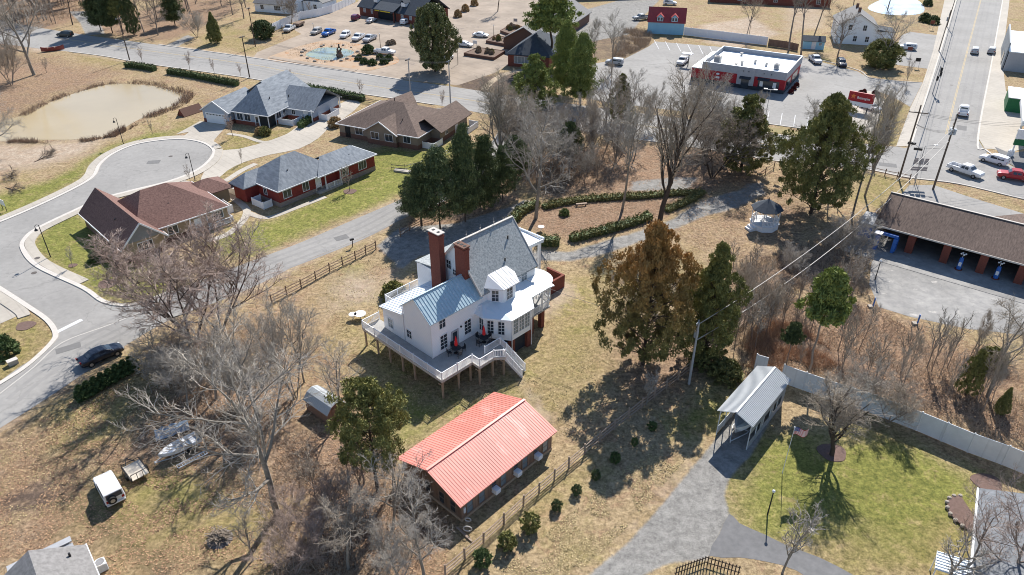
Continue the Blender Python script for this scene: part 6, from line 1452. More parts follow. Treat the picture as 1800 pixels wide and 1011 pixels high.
 ('tall',1408,96,-60,1.0,'bark','twig_dark','bare tree behind the restaurant roof, middle of three trunks'),
 ('tall',1428,72,-60,1.0,'bark','twig_dark','bare tree behind the restaurant roof, rightmost of three trunks'),
 ('oak',1471,106,10,1.0,'bark','twig_dark','bare tree growing by the navy car in the asphalt car park'),
 ('oak2',1547,122,12,1.05,'bark','twig_grey','bare tree rising from the evergreen bush by the white house'),
 ('bushy',1546,118,70,1.15,'bark_dark','leaf_cedar','round evergreen bush on the grass island below the white house'),
 ('oak2',1560,18,-70,1.0,'bark','twig','bare tree beside the pale blue pond'),
 ('oak',1500,10,-60,.9,'bark','twig','bare tree at the top edge behind the white house'),
 ('oak',1340,-10,-70,1.0,'bark','twig','bare tree at the top edge over the long brick house'),
 ('small',1592,152,98,.7,'bark','twig','leaning thin tree on the grass island by the white car park'),
]
for k_, px, py, tp, wd, bk, lf, lb in T_:
    tree(k_, px, py, hgt(px, py, tp), lb, wd, bk, lf)
# a few trees standing beyond the top edge and one wood mass
for i in range(95):
    px = -120+TRN.random()*270; py = -8+TRN.random()*52
    if px > 100 and py > 15: continue
    tree(TRN.choice(('oak','tall','oak2','vase')), px, py, 13+5*TRN.random(), 'bare woodland tree in the wood at the top left corner', .8, 'bark', TRN.choice(('twig','twig_dark','twig_grey')), group='bare woodland trees at the top left')
for i in range(24):
    px = 190+TRN.random()*250; py = -5+TRN.random()*46
    tree(TRN.choice(('oak','tall')), px, py, 13+4*TRN.random(), 'bare tree standing in the strip of wood along the top edge', .8, 'bark', 'twig_dark', group='bare trees in the strip along the top edge')
for i in range(30):
    t = TRN.random(); px = 1395+t*350; py = 560+t*95+TRN.random()*(100-20*t)
    tree(TRN.choice(('sap','small','sap','tall')), px, py, 4+4.5*TRN.random(), 'thin bare sapling in the thicket behind the metal fence', .7, 'bark', TRN.choice(('twig','twig','twig_grey')), group='bare saplings in the thicket behind the metal fence')
for i in range(20):
    t = TRN.random(); px = 1290+t*230; py = 600-t*140+TRN.random()*60-10
    tree(TRN.choice(('sap','small')), px, py, 4+4*TRN.random(), 'thin bare sapling in the thicket left of the car wash', .9, 'bark', TRN.choice(('twig','twig_grey')), group='bare saplings in the thicket left of the car wash')
for i in range(13):
    px = 480+TRN.random()*260; py = 800+TRN.random()*200
    tree(TRN.choice(('sap','small')), px, py, 3+4*TRN.random(), 'thin bare sapling in the leaf litter left of the cottage', 1., 'bark', TRN.choice(('twig','twig_pink','twig_grey')), group='bare saplings in the litter left of the cottage')
for i in range(9):
    px = 235+TRN.random()*230; py = 625+TRN.random()*110
    tree(TRN.choice(('sap','small','multi')), px, py, 3+4*TRN.random(), 'low grey bare sapling between the boat and the side street', 1.2, 'bark_grey', 'twig_grey', group='grey bare saplings beyond the boat')
for i in range(16):
    px = 900+TRN.random()*190; py = 255+TRN.random()*70
    tree(TRN.choice(('sap','small','multi')), px, py, 5+5*TRN.random(), 'bare understorey tree in the tangle behind the garden', 1., 'bark', TRN.choice(('twig_grey','twig_dark')), group='bare understorey trees behind the garden')
for i in range(26):
    px = 850+TRN.random()*480; py = 205+TRN.random()*95
    if 1180 < px < 1330 and py < 235: py += 40
    tree(TRN.choice(('oak','oak2','tall','vase','multi')), px, py, (7.5+4*TRN.random() if px < 1020 else 9+7*TRN.random()), 'tall grey bare tree in the wooded strip between garden and main road', .9, TRN.choice(('bark','bark_grey')), TRN.choice(('twig_grey','twig_grey','twig')), group='tall bare trees of the wooded strip')
for i in range(8):
    px = 865+TRN.random()*240; py = 222+TRN.random()*55
    tree(TRN.choice(('oak','tall','vase')), px, py, 5+4*TRN.random(), 'bare tree along the main road left of the asphalt car park', .9, 'bark', TRN.choice(('twig_grey','twig')), group='bare trees along the road by the pines')
tr_ = tree('oak2', -14, 266, 13, 'bare tree leaning in from the left edge over the muddy pond', 1.15, 'bark_grey', 'twig_grey', rot=0); tr_.rotation_euler = (.12, .5, 0)
for px, py, tp, lb in ((-30,205,90,'leftmost'),(15,112,10,'rightmost'),(-10,160,70,'middle')):
    tree('oak2', px, py, hgt(px,py,tp), 'bare tree among the branches at the left edge above the pond, %s of three' % lb, 1.1, 'bark', 'twig_grey')
for i in range(12):
    px = 1255+TRN.random()*80; py = 465+TRN.random()*60
    tree(TRN.choice(('sap','small')), px, py, 2.5+2.5*TRN.random(), 'grey brown bare sapling below the gazebo', 1., 'bark', 'twig', group='bare saplings below the gazebo')
for i, (px, py, L_, a_) in enumerate(((25,300,6,.3),(60,285,5,2.6),(10,330,5,1.0),(95,262,4,.2))):
    f_ = tree('small', px, py, L_, 'fallen grey branch lying on the bare ground by the pond, '+('leftmost near the edge','middle of the group','lowest one','rightmost one')[i], 1.2, 'bark_dark', 'twig_dark', 'fallen_branch', 'branch', rot=0); f_.rotation_euler = (1.45, 0, a_)
# ---- shrubs
ps = [(848,992,1.7),(892,962,1.7),(932,932,2.0),(978,896,1.15),(1013,868,1.1),(1047,842,1.1),(1081,812,1.2),(1115,783,1.0),(1146,755,1.0)]
wh_ = ['the one nearest the bottom edge','second from the bottom','third from the bottom, the tallest','fourth from the bottom','middle of the row','sixth from the bottom, spiky and pale topped','seventh from the bottom','eighth from the bottom, in shade','topmost, in deep shade']
for (px, py, h_), q in zip(ps, wh_):
    tree('shrub', px, py, h_, 'dark evergreen shrub along the split rail fence, '+q, .75+.35*TRN.random(), 'bark_dark', TRN.choice(('leaf_dark','leaf_boxwood','leaf_cedar')), 'evergreen_shrub', 'shrub', 'evergreen shrubs planted along the split rail fence')
hn = ['first','second','third','fourth','fifth','sixth','seventh','eighth']
for i in range(8):
    t = i/7; tree('arbor', 146+t*88, 702-t*52, 1.9, 'clipped evergreen in the street side row by the black car, %s from the left' % hn[i], 1.45, 'bark_dark', 'leaf_boxwood', 'evergreen_shrub', 'shrub', 'evergreens in the row by the black car')
for px, py, s_, lf, lb in ((992,378,1.1,'leaf_yucca','bright green bush in the garden bed'),(1136,380,.9,'leaf_yucca','small bright bush beside the vase shaped tree'),(692,522,2.2,'leaf_cedar','olive bush at the balcony corner of the farmhouse'),(5,622,2.4,'leaf_boxwood','round green bush on the small lawn at the left edge'),(172,458,1.6,'leaf_boxwood','dark bush at the corner of the maroon roofed house'),(458,236,1.5,'grass_tan','tan ornamental grass before the screened porch'),(466,237,1.7,'leaf_cedar','green bush beside the tan ornamental grass'),(590,222,2.0,'grass_tan','tan ornamental grass at the left corner of the brown house'),(808,200,1.5,'leaf_boxwood','dark round bush behind the brown house'),(1275,665,2.4,'leaf_hedge','bright green bush left of the carport'),(1235,640,2.2,'leaf_hedge','leafy bush by the foot of the transformer pole'),(1740,640,2.2,'leaf_cedar','small round evergreen on the rough grass at right'),(880,432,1.0,'tuft' and 'leaf_hedge','low bush behind the farmhouse gable'),(975,505,.6,'leaf_boxwood','tiny dark bush in the bed by the porch'),(1625,38,2.6,'leaf_dark','long dark hedge bush beside the blue pond'),(1640,42,2.5,'leaf_dark','dark hedge bush next to the avenue pond'),(1630,10,2.2,'leaf_dark','dark bush at the top edge near the blue pond')):
    tree('shrub2', px, py, s_, lb, 1.15, 'bark_dark', lf, 'shrub', 'bush')
for i, (px, py, s_) in enumerate(((648,94,2.4),(631,106,1.5),(641,112,1.6),(655,114,1.6),(675,112,1.6),(684,106,1.5),(668,104,1.4),(690,78,1.4),(684,79,1.3))):
    tree('shrub2', px, py, s_, ('clipped round bush beside the ornamental pond, '+('large one at the back','leftmost','second from the left at the front','middle of the front row','front right','right behind the truck tail','small one behind the front row')[i]) if i < 7 else 'low reddish bush on the lot kerb, %s one' % ('right','left')[i-7], 1.15, 'bark_dark', 'leaf_boxwood' if i < 7 else 'bramble', 'shrub', 'bush')
for i, (px, py) in enumerate(((805,30),(818,20),(834,10))):
    tree('shrub2', px, py, 2.3, 'tan ornamental grass clump by the top edge wall, %s' % ('leftmost','middle one','rightmost')[i], .9, 'bark', 'grass_tan', 'ornamental_grass', 'ornamental grass')
for i, (px, py) in enumerate(((1395,158),(1390,164),(1400,152),(1512,166),(1518,164),(1537,166),(1542,169))):
    tree('shrub2', px, py, 1.0, 'small dark red shrub in the %s bed, %s' % (('pink gravel side','restaurant sign')[i > 2], ('middle one','lowest one','topmost','leftmost','second from left','third from left','rightmost')[i]), 1., 'bark_dark', 'leaf_red', 'red_shrub', 'shrub')
# ---- hedges
def hedge(label, pts, w_, h_, lf, dens=55, size=.15, px=True):
    P = smooth(wp(pts), 3) if px else pts; rng = np.random.default_rng(len(label)); cen = []; rad = []
    o = V((P[0][0], P[0][1], 0))
    for i in range(len(P)-1):
        L = hypot(P[i+1][0]-P[i][0], P[i+1][1]-P[i][1]); n = max(1, int(L/.35)); dx, dy = (P[i+1][0]-P[i][0])/L, (P[i+1][1]-P[i][1])/L
        for j in range(n):
            for q in (-.4, 0, .4):
                for z in (.25, .6, .85):
                    z *= 1+.22*mnoise.noise(V((P[i][0]*.8+j, P[i][1]*.8, 1.)))
                    t = (j+rng.random())/n; k = q*w_+rng.normal()*.05
                    cen.append((P[i][0]+dx*L*t-dy*k-o.x, P[i][1]+dy*L*t+dx*k-o.y, h_*z+rng.normal()*.04)); rad.append(w_*.24)
    qd, N = leaf_quads(rng, np.array(cen), np.array(rad), max(8, dens//4), size, .3)
    t = thing('hedge', label, 'hedge', o); me = np_mesh('foliage', qd, N, 4); link('foliage', me, MATS[lf], t)
    b = MB()
    for i in range(0, len(P)-1): b.bar((P[i][0]-o.x, P[i][1]-o.y, h_*.42), (P[i+1][0]-o.x, P[i+1][1]-o.y, h_*.42), w_*.7, h_*.8)
    b.build('stems', MATS['leaf_boxwood'], t)
hedge('short dark hedge by the main road above the pond', [(222,118),(245,120),(273,125)], 1.6, 1.3, 'leaf_dark')
hedge('long dark hedge by the main road left of the slate roof', [(297,129),(340,136),(380,144),(418,151)], 1.5, 1.3, 'leaf_dark')
hedge('dark hedge between the main road and the brown house', [(515,155),(560,162),(600,170),(640,178)], 1.6, 1.4, 'leaf_boxwood')
hedge('clipped hedge along the driveway of the grey house', [(528,226),(548,213),(570,200),(592,188)], 1.2, 1.3, 'leaf_boxwood')
hedge('long faded hedge along the far side of the garden bed', [(955,366),(1010,355),(1070,350),(1130,347),(1190,342),(1225,342)], 1.5, .65, 'hedge_faded')
hedge('green hedge along the near side of the garden bed', [(1003,424),(1050,412),(1100,398),(1143,384)], 1.5, .95, 'leaf_hedge')
hedge('short green hedge behind the farmhouse portico', [(948,430),(965,431),(982,430)], 1.6, 1.4, 'leaf_hedge')
hedge('green hedge curving round the left end of the garden bed', [(902,392),(912,380),(925,370),(945,362)], 1.5, 1.1, 'leaf_hedge')
hedge('low hedge right of the vase shaped tree', [(1170,372),(1195,362),(1222,348),(1235,338)], 1.3, .6, 'hedge_faded')
# ---- uncountable cover: brambles, reeds, twigs
def sticks(name, label, polys, count, hmin, hmax, m, cat, seed=1, slant=.5, wdt=.02):
    rng = np.random.default_rng(seed); P = []
    for poly in polys:
        W_ = wp(poly); xs = [p[0] for p in W_]; ys = [p[1] for p in W_]
        n = int(count/len(polys)); X = rng.uniform(min(xs), max(xs), n*3); Y = rng.uniform(min(ys), max(ys), n*3)
        ok = sdist(X, Y, W_) < 0
        cl = np.array([mnoise.noise(V((x*.25, y*.25, 3.))) for x, y in zip(X[ok][:n], Y[ok][:n])]) > -.15
        P.append(np.stack([X[ok][:n][cl], Y[ok][:n][cl]], 1))
    P = np.concatenate(P); n = len(P); b0 = np.column_stack([P, np.zeros(n)])
    d = np.column_stack([rng.normal(size=n)*slant, rng.normal(size=n)*slant, np.ones(n)]); d /= np.linalg.norm(d, axis=1)[:, None]
    L = (hmin+(hmax-hmin)*rng.random(n)**1.5)[:, None]; a = rng.random(n)*6.28; s = np.column_stack([np.cos(a), np.sin(a), np.zeros(n)])*wdt
    q = np.stack([b0-s, b0+s, b0+d*L+s*.4, b0+d*L-s*.4], 1).reshape(-1, 3)
    o = link(name, np_mesh(name, q, n, 4), MATS[m]); tag(o, label, cat, kind='stuff')
sticks('brambles', 'grey brown brambles filling the thicket behind the metal fence', [[(1290,620),(1370,520),(1540,540),(1660,620),(1800,660),(1860,820),(1650,735),(1400,655)]], 17000, .2, .9, 'bramble', 'brambles', 1, .8)
sticks('brambles', 'rust brown brambles between the carport and the pines', [[(1290,640),(1340,560),(1400,570),(1500,640),(1400,655),(1330,650)]], 9000, .3, 1.4, 'bramble_rust', 'brambles', 2, .8)
sticks('brambles', 'grey brown brambles left of the car wash', [[(1250,620),(1290,470),(1380,440),(1500,400),(1535,440),(1525,520),(1390,520),(1300,620)]], 12000, .3, 1.2, 'bramble', 'brambles', 3, .8)
sticks('brambles', 'low twigs and brambles in the litter left of the cottage', [[(500,770),(600,740),(690,840),(800,930),(760,1030),(480,1030),(450,900)]], 14000, .15, 1.0, 'bramble', 'brambles', 4, 1.2)
sticks('brambles', 'low twigs under the big bare trees at left', [[(250,640),(330,570),(480,560),(520,700),(480,800),(400,800),(300,700)]], 12000, .15, .9, 'bramble', 'brambles', 5, 1.2)
sticks('brambles', 'undergrowth among the bare trees behind the garden', [[(900,310),(900,250),(1060,240),(1100,320),(960,345)]], 14000, .2, 1.1, 'bramble', 'brambles', 6, 1.)
sticks('brambles', 'undergrowth in the wood at the top left corner', [[(-90,-10),(150,-30),(140,25),(60,55),(-90,60)]], 12000, .3, 1.6, 'bramble', 'brambles', 7, .8, .04)
sticks('brambles', 'dark twiggy bank between the car park and the brick buildings', [[(1098,52),(1128,52),(1148,62),(1140,80),(1100,100),(1075,100)]], 8000, .5, 1.8, 'bramble', 'brambles', 8, .8, .03)
def band(line, w_):
    P = wp(line); A = offs(P, w_); B = offs(P, -w_); out = []
    for q in A+B[::-1]:
        k = 1290.; f = q[1]*cos(PITCH)+CAM_H*sin(PITCH); out.append((CX+FPX*q[0]/f, CY+FPX*(-(q[1]*sin(PITCH)-CAM_H*cos(PITCH)))/f))
    return out
sticks('reeds', 'brown dry reeds along the pond banks', [band([(40,204),(75,184),(120,166),(160,154),(194,146)],1.0), band([(194,146),(230,145),(267,148),(300,155),(333,168)],1.4), band([(333,168),(322,181),(301,191),(272,202),(241,216)],1.3), band([(241,216),(212,232),(189,243)],.9), band([(189,243),(140,249),(86,250),(15,249)],.7)], 9000, .3, 1.1, 'reed', 'reeds', 9, .45, .035)
sticks('dry_grass', 'rough dry grass tufts over the pond island of the restaurant lot', [[(500,92),(540,76),(620,76),(640,90),(620,108),(560,112),(510,104)]], 3000, .1, .4, 'grass_tan', 'grass', 10, .5, .03)

def litter_mesh(name, label, polys, count, m, smin, smax, seed, cat, up=.25):
    rng = np.random.default_rng(seed); Q = []
    for poly, wgt in polys:
        W_ = wp(poly); xs = [p[0] for p in W_]; ys = [p[1] for p in W_]; n = int(count*wgt)
        X = rng.uniform(min(xs), max(xs), n*3); Y = rng.uniform(min(ys), max(ys), n*3); ok = sdist(X, Y, W_) < 0; X, Y = X[ok][:n], Y[ok][:n]
        k = np.array([mnoise.noise(V((x*.35, y*.35, seed))) for x, y in zip(X, Y)]) > -.12
        Q.append(np.stack([X[k], Y[k]], 1))
    P = np.concatenate(Q); n = len(P); P = np.column_stack([P, rng.uniform(.01,.06,n)])
    a = rng.random(n)*6.28; s = rng.uniform(smin, smax, n)[:, None]; u = np.column_stack([np.cos(a), np.sin(a), rng.normal(size=n)*up])*s; v = np.column_stack([-np.sin(a), np.cos(a), rng.normal(size=n)*up])*s*.5
    z = np.stack([P-u, P-v, P+u, P+v], 1); z[:, :, 2] = np.maximum(z[:, :, 2], .004)
    o = link(name, np_mesh(name, z.reshape(-1, 3), n, 4), MATS[m]); tag(o, label, cat, kind='stuff')
litter_mesh('leaf_litter', 'brown fallen leaves scattered under the trees and over the lower left yard', [([(-20,790),(150,690),(330,620),(520,560),(640,700),(700,820),(800,930),(780,1020),(-20,1020)],1.), ([(905,395),(960,355),(1190,345),(1190,372),(1000,425)],.12), ([(900,300),(960,255),(1330,262),(1400,300),(1420,420),(1300,480),(1120,450),(1230,350),(960,348)],.4), ([(1290,610),(1370,520),(1540,540),(1800,640),(1820,780),(1400,655)],.4)], 42000, 'fallen_leaf', .05, .13, 11, 'leaves')
litter_mesh('grass_tufts', 'bleached dead grass tufts over the dry lawns and the bank by the gravel drive', [([(560,500),(650,445),(760,500),(650,560),(780,715),(1000,640),(1060,480),(1200,440),(1300,480),(1100,690),(960,820),(800,1020),(780,960),(960,780),(700,800),(600,640)],.8), ([(860,1020),(1150,780),(1220,790),(1090,940),(1000,1020)],.4), ([(60,730),(250,640),(320,700),(120,900),(0,930),(0,780)],.3)], 22000, 'dead_grass', .04, .10, 12, 'grass', .5)
# ---------------------------------------------------------------- vehicles
def loft(secs, cap=True):
    """secs: (x, half width, z sill, z belt, half width at top, z top)"""
    b = MB(); vs = []
    for x, w_, z0, zb, wt, zt in secs:
        vs += [(x,-w_*.9,z0),(x,-w_,z0+.18),(x,-w_,zb-.06),(x,-w_*.96,zb),(x,-wt,zt-.02),(x,-wt*.8,zt),(x,wt*.8,zt),(x,wt,zt-.02),(x,w_*.96,zb),(x,w_,zb-.06),(x,w_,z0+.18),(x,w_*.9,z0)]
    n = len(secs); fs = [(i*12+j, i*12+(j+1)%12, (i+1)*12+(j+1)%12, (i+1)*12+j) for i in range(n-1) for j in range(12)]
    fs += [tuple(range(12))[::-1], tuple((n-1)*12+j for j in range(12))]
    fs = [f[::-1] for f in fs]
    b.add(vs, fs); return b
CARM = {}
def car_meshes(kind):
    if kind in CARM: return CARM[kind]
    if kind == 'sedan':
        L, W, roof = 4.8, .9, 1.42
        secs = [(-2.4,.72,.35,.72,.68,.80),(-2.25,.84,.28,.86,.78,.93),(-1.55,.9,.25,.92,.78,.99),(-.95,.9,.25,.94,.62,1.36),(-.2,.9,.25,.94,.64,1.43),(.45,.9,.25,.92,.62,1.38),(1.25,.9,.25,.90,.76,.98),(1.9,.88,.25,.80,.74,.90),(2.3,.78,.3,.64,.68,.72),(2.42,.66,.38,.55,.6,.60)]
        gx = ((-.95,-1.5),(.45,1.2)); cab = (-.95,.45,.62,1.36,1.38)
    elif kind == 'suv':
        L, W, roof = 4.7, .93, 1.72
        secs = [(-2.32,.8,.4,1.0,.74,1.10),(-2.2,.9,.32,1.02,.72,1.55),(-1.9,.93,.3,1.04,.70,1.68),(-.3,.93,.3,1.03,.72,1.74),(.45,.93,.3,1.02,.68,1.66),(1.15,.93,.3,1.0,.8,1.10),(1.9,.91,.3,.92,.78,1.02),(2.25,.84,.35,.76,.74,.86),(2.38,.72,.42,.62,.66,.7)]
        gx = ((-2.2,-2.30),(.45,1.1)); cab = (-1.9,.45,.70,1.62,1.64)
    elif kind == 'jeep':
        secs = [(-1.95,.8,.45,1.05,.76,1.12),(-1.9,.86,.4,1.08,.78,1.70),(-1.7,.86,.38,1.08,.78,1.76),(.3,.86,.38,1.06,.77,1.74),(.75,.86,.38,1.04,.80,1.12),(1.8,.84,.38,1.0,.78,1.06),(1.95,.8,.42,.9,.74,.98)]
        gx = ((-1.9,-1.96),(.3,.7)); cab = (-1.7,.3,.77,1.66,1.68)
    elif kind == 'pickup':
        secs = [(-.75,.97,.42,1.14,.90,1.20),(-.72,.97,.42,1.14,.74,1.70),(-.45,.97,.42,1.14,.74,1.86),(.75,.97,.42,1.13,.74,1.86),(1.45,.97,.42,1.12,.84,1.22),(2.5,.95,.42,1.08,.82,1.16),(2.85,.90,.45,.98,.78,1.04),(2.95,.82,.5,.85,.72,.9)]
        gx = ((-.75,-.85),(.75,1.4)); cab = (-.55,.75,.74,1.76,1.78)
    body = loft(secs)
    if kind == 'pickup':
        body.box(-2.9,-.74,-.97,-.86,.5,1.16); body.box(-2.9,-.74,.86,.97,.5,1.16); body.box(-2.95,-2.88,-.95,.95,.5,1.15); body.box(-2.88,-.74,-.86,.86,.5,.72); body.box(-3.08,-2.97,-.9,.9,.5,.68)
    if kind == 'jeep': body.box(1.96,2.08,-.8,.8,.45,.62); body.box(-2.06,-1.96,-.8,.8,.45,.6)
    wh = 0.38 if kind in ('pickup','jeep') else .34
    wx = {'sedan':(-1.42,1.45),'suv':(-1.4,1.42),'jeep':(-1.25,1.3),'pickup':(-1.95,1.95)}[kind]
    wy = {'sedan':.82,'suv':.85,'jeep':.80,'pickup':.88}[kind]
    a, c, w_, z0, z1 = cab
    glass = MB()
    def sec_at(x):
        for i in range(len(secs)-1):
            if secs[i][0] <= x <= secs[i+1][0]:
                t = (x-secs[i][0])/(secs[i+1][0]-secs[i][0]); return [secs[i][k]*(1-t)+secs[i+1][k]*t for k in range(6)]
    def side(x0, x1, s):
        P = []
        for x in (x0, x1):
            q = sec_at(x); lo = V((x, s*(q[1]*.96+.012), q[3]+.05)); hi = V((x, s*(q[4]+.012), q[5]-.10)); P.append((lo.lerp(hi,.02), hi))
        glass.add([P[0][0],P[1][0],P[1][1],P[0][1]], [(0,1,2,3) if s < 0 else (3,2,1,0)])
    m_ = (a+c)/2
    for s in (-1, 1):
        side(a+.06, m_-.05, s); side(m_+.05, c-.02, s)
    front = [sec_at(gx[1][0]), sec_at(gx[1][1])]
    def screen(xa, xb):
        A, B = sec_at(xa), sec_at(xb)
        d = .018*(1 if xb > xa else -1)
        glass.add([(xa+d,-A[4]*.88,A[5]-.04),(xa+d,A[4]*.88,A[5]-.04),(xb+d,B[4]*.92,B[5]+.05 if kind != 'x' else B[5]),(xb+d,-B[4]*.92,B[5]+.05)], [(0,3,2,1) if xb > xa else (0,1,2,3)])
    screen(gx[1][0]+.02, gx[1][1]-.02)
    if kind == 'sedan': screen(-.97, -1.48)
    else:
        x = {'suv':-2.27,'jeep':-1.975,'pickup':-.765}[kind]; z0_, z1_ = {'suv':(1.15,1.5),'jeep':(1.15,1.62),'pickup':(1.28,1.66)}[kind]; w2 = .68
        glass.add([(x-.02,-w2,z0_),(x-.02,w2,z0_),(x+.05,w2*.95,z1_),(x+.05,-w2*.95,z1_)], [(0,3,2,1)])
    tyre = MB(); tyre.tube([(0,-.11,0),(0,.11,0)], wh, 14); rim = MB(); rim.tube([(0,-.118,0),(0,.118,0)], wh*.6, 10)
    hl = MB(); fx = secs[-2][0]; zf = secs[-2][3]; 
    hl.box(-.08,.06,-.16,.16,-.07,.07); tl = MB(); tl.box(-.05,.05,-.1,.1,-.13,.13)
    rx = -2.95 if kind == 'pickup' else secs[0][0]+.02
    CARM[kind] = (body.mesh('body'), glass.mesh('windows'), tyre.mesh('tyre'), rim.mesh('rim'), hl.mesh('headlight'), tl.mesh('tail_light'), wx, wy, wh, fx, zf, rx, secs[0][1])
    for me, mm in zip(CARM[kind][1:6], ('glass','rubber','rim','car_light','tail_light')): me.materials.append(MATS[mm])
    return CARM[kind]
BODY = {}
def car(kind, rear, front, paint, label, name=None, group=None, scale=1., centre=False):
    body, glass, tyre, rim, hl, tl, wx, wy, wh, fx, zf, rx, rw = car_meshes(kind)
    a, c = at(*rear), at(*front); p = (a+c)/2; h = heading(a, c)
    t = thing(name or {'sedan':'parked_car','suv':'parked_car','jeep':'off_roader','pickup':'pickup_truck'}[kind], label, {'pickup':'pickup truck','jeep':'off-roader'}.get(kind,'car'), (p.x, p.y, .02), h, group)
    t.scale = (scale,)*3
    k = (kind, paint)
    if k not in BODY: m = body.copy(); m.materials.append(MATS['paint_'+paint]); BODY[k] = m
    link('body', BODY[k], None, t); link('windows', glass, None, t)
    for x in wx:
        for s in (-1, 1):
            w_ = link('wheel', tyre, None, t, (x, s*wy, wh)); link('rim', rim, None, w_)
    for s in (-1, 1):
        link('headlight', hl, None, t, (fx, s*.66*(1 if kind != 'jeep' else .9), zf+.0)); link('tail_light', tl, None, t, (rx, s*rw*.82, .88))
    if kind == 'jeep':
        b = MB(); b.tube([(-2.0,.25,1.05),(-2.25,.25,1.05)], .37, 14); b.build('spare_wheel', MATS['rubber'], t)
        b = MB(); b.tube([(-2.25,.25,1.05),(-2.27,.25,1.05)], .2, 12); b.build('spare_rim', MATS['rim'], t)
    return t
C_ = [
 ('sedan',(153,642),(206,619),'black','black saloon parked on the side street beside the evergreen row'),
 ('pickup',(1672,298),(1719,314),'white','white pickup crossing the junction at the right'),
 ('suv',(1765,292),(1726,281),'white','white estate car waiting at the kerb beside the red pickup'),
 ('pickup',(1817,321),(1752,311),'red','red pickup at the right edge of the junction'),
 ('pickup',(1690,213),(1694,188),'white','white cabbed truck with dark load driving up the avenue'),
 ('suv',(1710,103),(1715,84),'silver','silver car driving away up the avenue, left of two abreast'),
 ('suv',(1739,102),(1745,84),'silver','silver car driving away up the avenue, right of two abreast'),
 ('suv',(1609,88),(1579,86),'white','white car parked beside the white house'),
 ('pickup',(1424,102),(1441,117),'silver','silver pickup parked in the lot right of the restaurant roof'),
 ('suv',(1474,110),(1483,121),'navy','navy blue car under the bare tree in the asphalt lot'),
 ('pickup',(1209,104),(1190,120),'white','white pickup standing left of the red and white restaurant'),
 ('suv',(1096,115),(1064,112),'silver','silver car at the left end of the asphalt lot behind bare branches'),
 ('pickup',(1140,34),(1115,36),'grey','grey pickup parked left of the blue barn'),
 ('suv',(1165,8),(1190,9),'white','white car parked behind the red barn roof'),
 ('sedan',(833,64),(857,66),'white','white saloon near the raised planting beds'),
 ('sedan',(806,80),(829,83),'white','white saloon right of the magnolia crown'),
 ('sedan',(780,112),(795,100),'white','white saloon half hidden behind the magnolia'),
 ('suv',(704,46),(722,38),'white','white car closest to the brick restaurant door'),
 ('sedan',(644,43),(662,35),'silver','silver saloon in front of the brick restaurant'),
 ('suv',(618,39),(634,30),'purple','purple car left of the silver saloon'),
 ('pickup',(516,50),(502,59),'silver','silver pickup below the white privacy fence'),
 ('suv',(566,55),(547,64),'beige','beige car left of the bright blue pickup'),
 ('pickup',(590,56),(566,67),'blue','bright blue pickup in the restaurant lot'),
 ('suv',(616,60),(598,71),'white','white car between the blue pickup and the white pickups'),
 ('pickup',(640,64),(620,76),'white','white pickup left of the silver one in the row'),
 ('pickup',(662,66),(638,78),'silver','silver pickup at the right end of the parked row'),
 ('pickup',(662,94),(692,97),'white','white pickup parked alone by the round bushes'),
 ('suv',(128,65),(103,64),'darkgreen','dark car on the main road at the top left'),
 ('sedan',(1518,188),(1540,196),'white','white saloon half hidden below the red restaurant sign'),
 ('jeep',(207,888),(185,848),'white','boxy white off-roader with spare wheel on its back'),
]
for r_ in C_: car(*r_[:4], r_[4])
# trailer, boats, ladder
p = at(241, 834); h_ = heading(at(236,840), at(247,825))
t = thing('utility_trailer', 'small flat trailer with plywood bed and black tail ramp', 'trailer', p, h_+.9)
b = MB(); b.box(-1.2,1.2,-.8,.8,.5,.56); b.build('bed', MATS['plywood'], t)
b = MB()
for s in (-1,1): b.bar((-1.2,s*.82,.85),(1.2,s*.82,.85),.05); b.bar((-1.2,s*.82,.5),(1.2,s*.82,.5),.08); [b.bar((x,s*.82,.5),(x,s*.82,.85),.05) for x in (-1.2,0,1.2)]
b.bar((1.2,-.8,.85),(1.2,.8,.85),.05); b.bar((1.2,.5,.5),(2.3,0,.45),.07); b.bar((1.2,-.5,.5),(2.3,0,.45),.07); b.build('rail_frame', MATS['black_metal'], t)
b = MB(); [b.bar((-1.25,y,.5),(-1.32,y,1.35),.05) for y in (-.78,-.26,.26,.78)]; b.bar((-1.32,-.8,1.35),(-1.32,.8,1.35),.05); b.build('ramp', MATS['black_metal'], t)
for s in (-1, 1): b = MB(); b.tube([(-.1,s*.92-.1,.32),(-.1,s*.92+.1,.32)],.32,12); b.build('wheel', MATS['rubber'], t)
p = at(352, 778); t = thing('boat', 'open white motorboat on a trailer among the bare trees', 'boat', p, heading(at(352,778), at(296,806)))
t.scale = (.82,.82,.82)
trailer(t, 4.6, 1.7); b = MB(); hull(b, 4.8, 1.9, .8, .38); b.build('hull', MATS['boat_white'], t)
b = MB(); vs = []
for i in range(6):
    tt = i/5; w_ = .9*(1-max(0,(tt-.45)/.55)**2.2); vs += [(2.9+1.95*tt*.96,-.86*(1-tt**1.8)-.02,1.20+.1*tt),(2.9+1.95*tt*.96,.86*(1-tt**1.8)+.02,1.20+.1*tt)]
b.add(vs, [(i*2,(i+1)*2,(i+1)*2+1,i*2+1) for i in range(5)]); b.build('foredeck', MATS['boat_white'], t)
b = MB(); b.box(.2,2.9,-.75,.75,.72,.76); b.build('cockpit_floor', MATS['tarp'], t)
b = MB(); b.box(1.5,1.9,-.7,.7,.76,1.3); b.build('console', MATS['boat_white'], t); b = MB(); b.box(.5,1.0,-.7,.7,.76,1.05); b.build('bench', MATS['trim_white'], t)
b = MB(); b.box(-.5,-.05,-.18,.18,.6,1.55); b.build('outboard_motor', MATS['black_metal'], t)
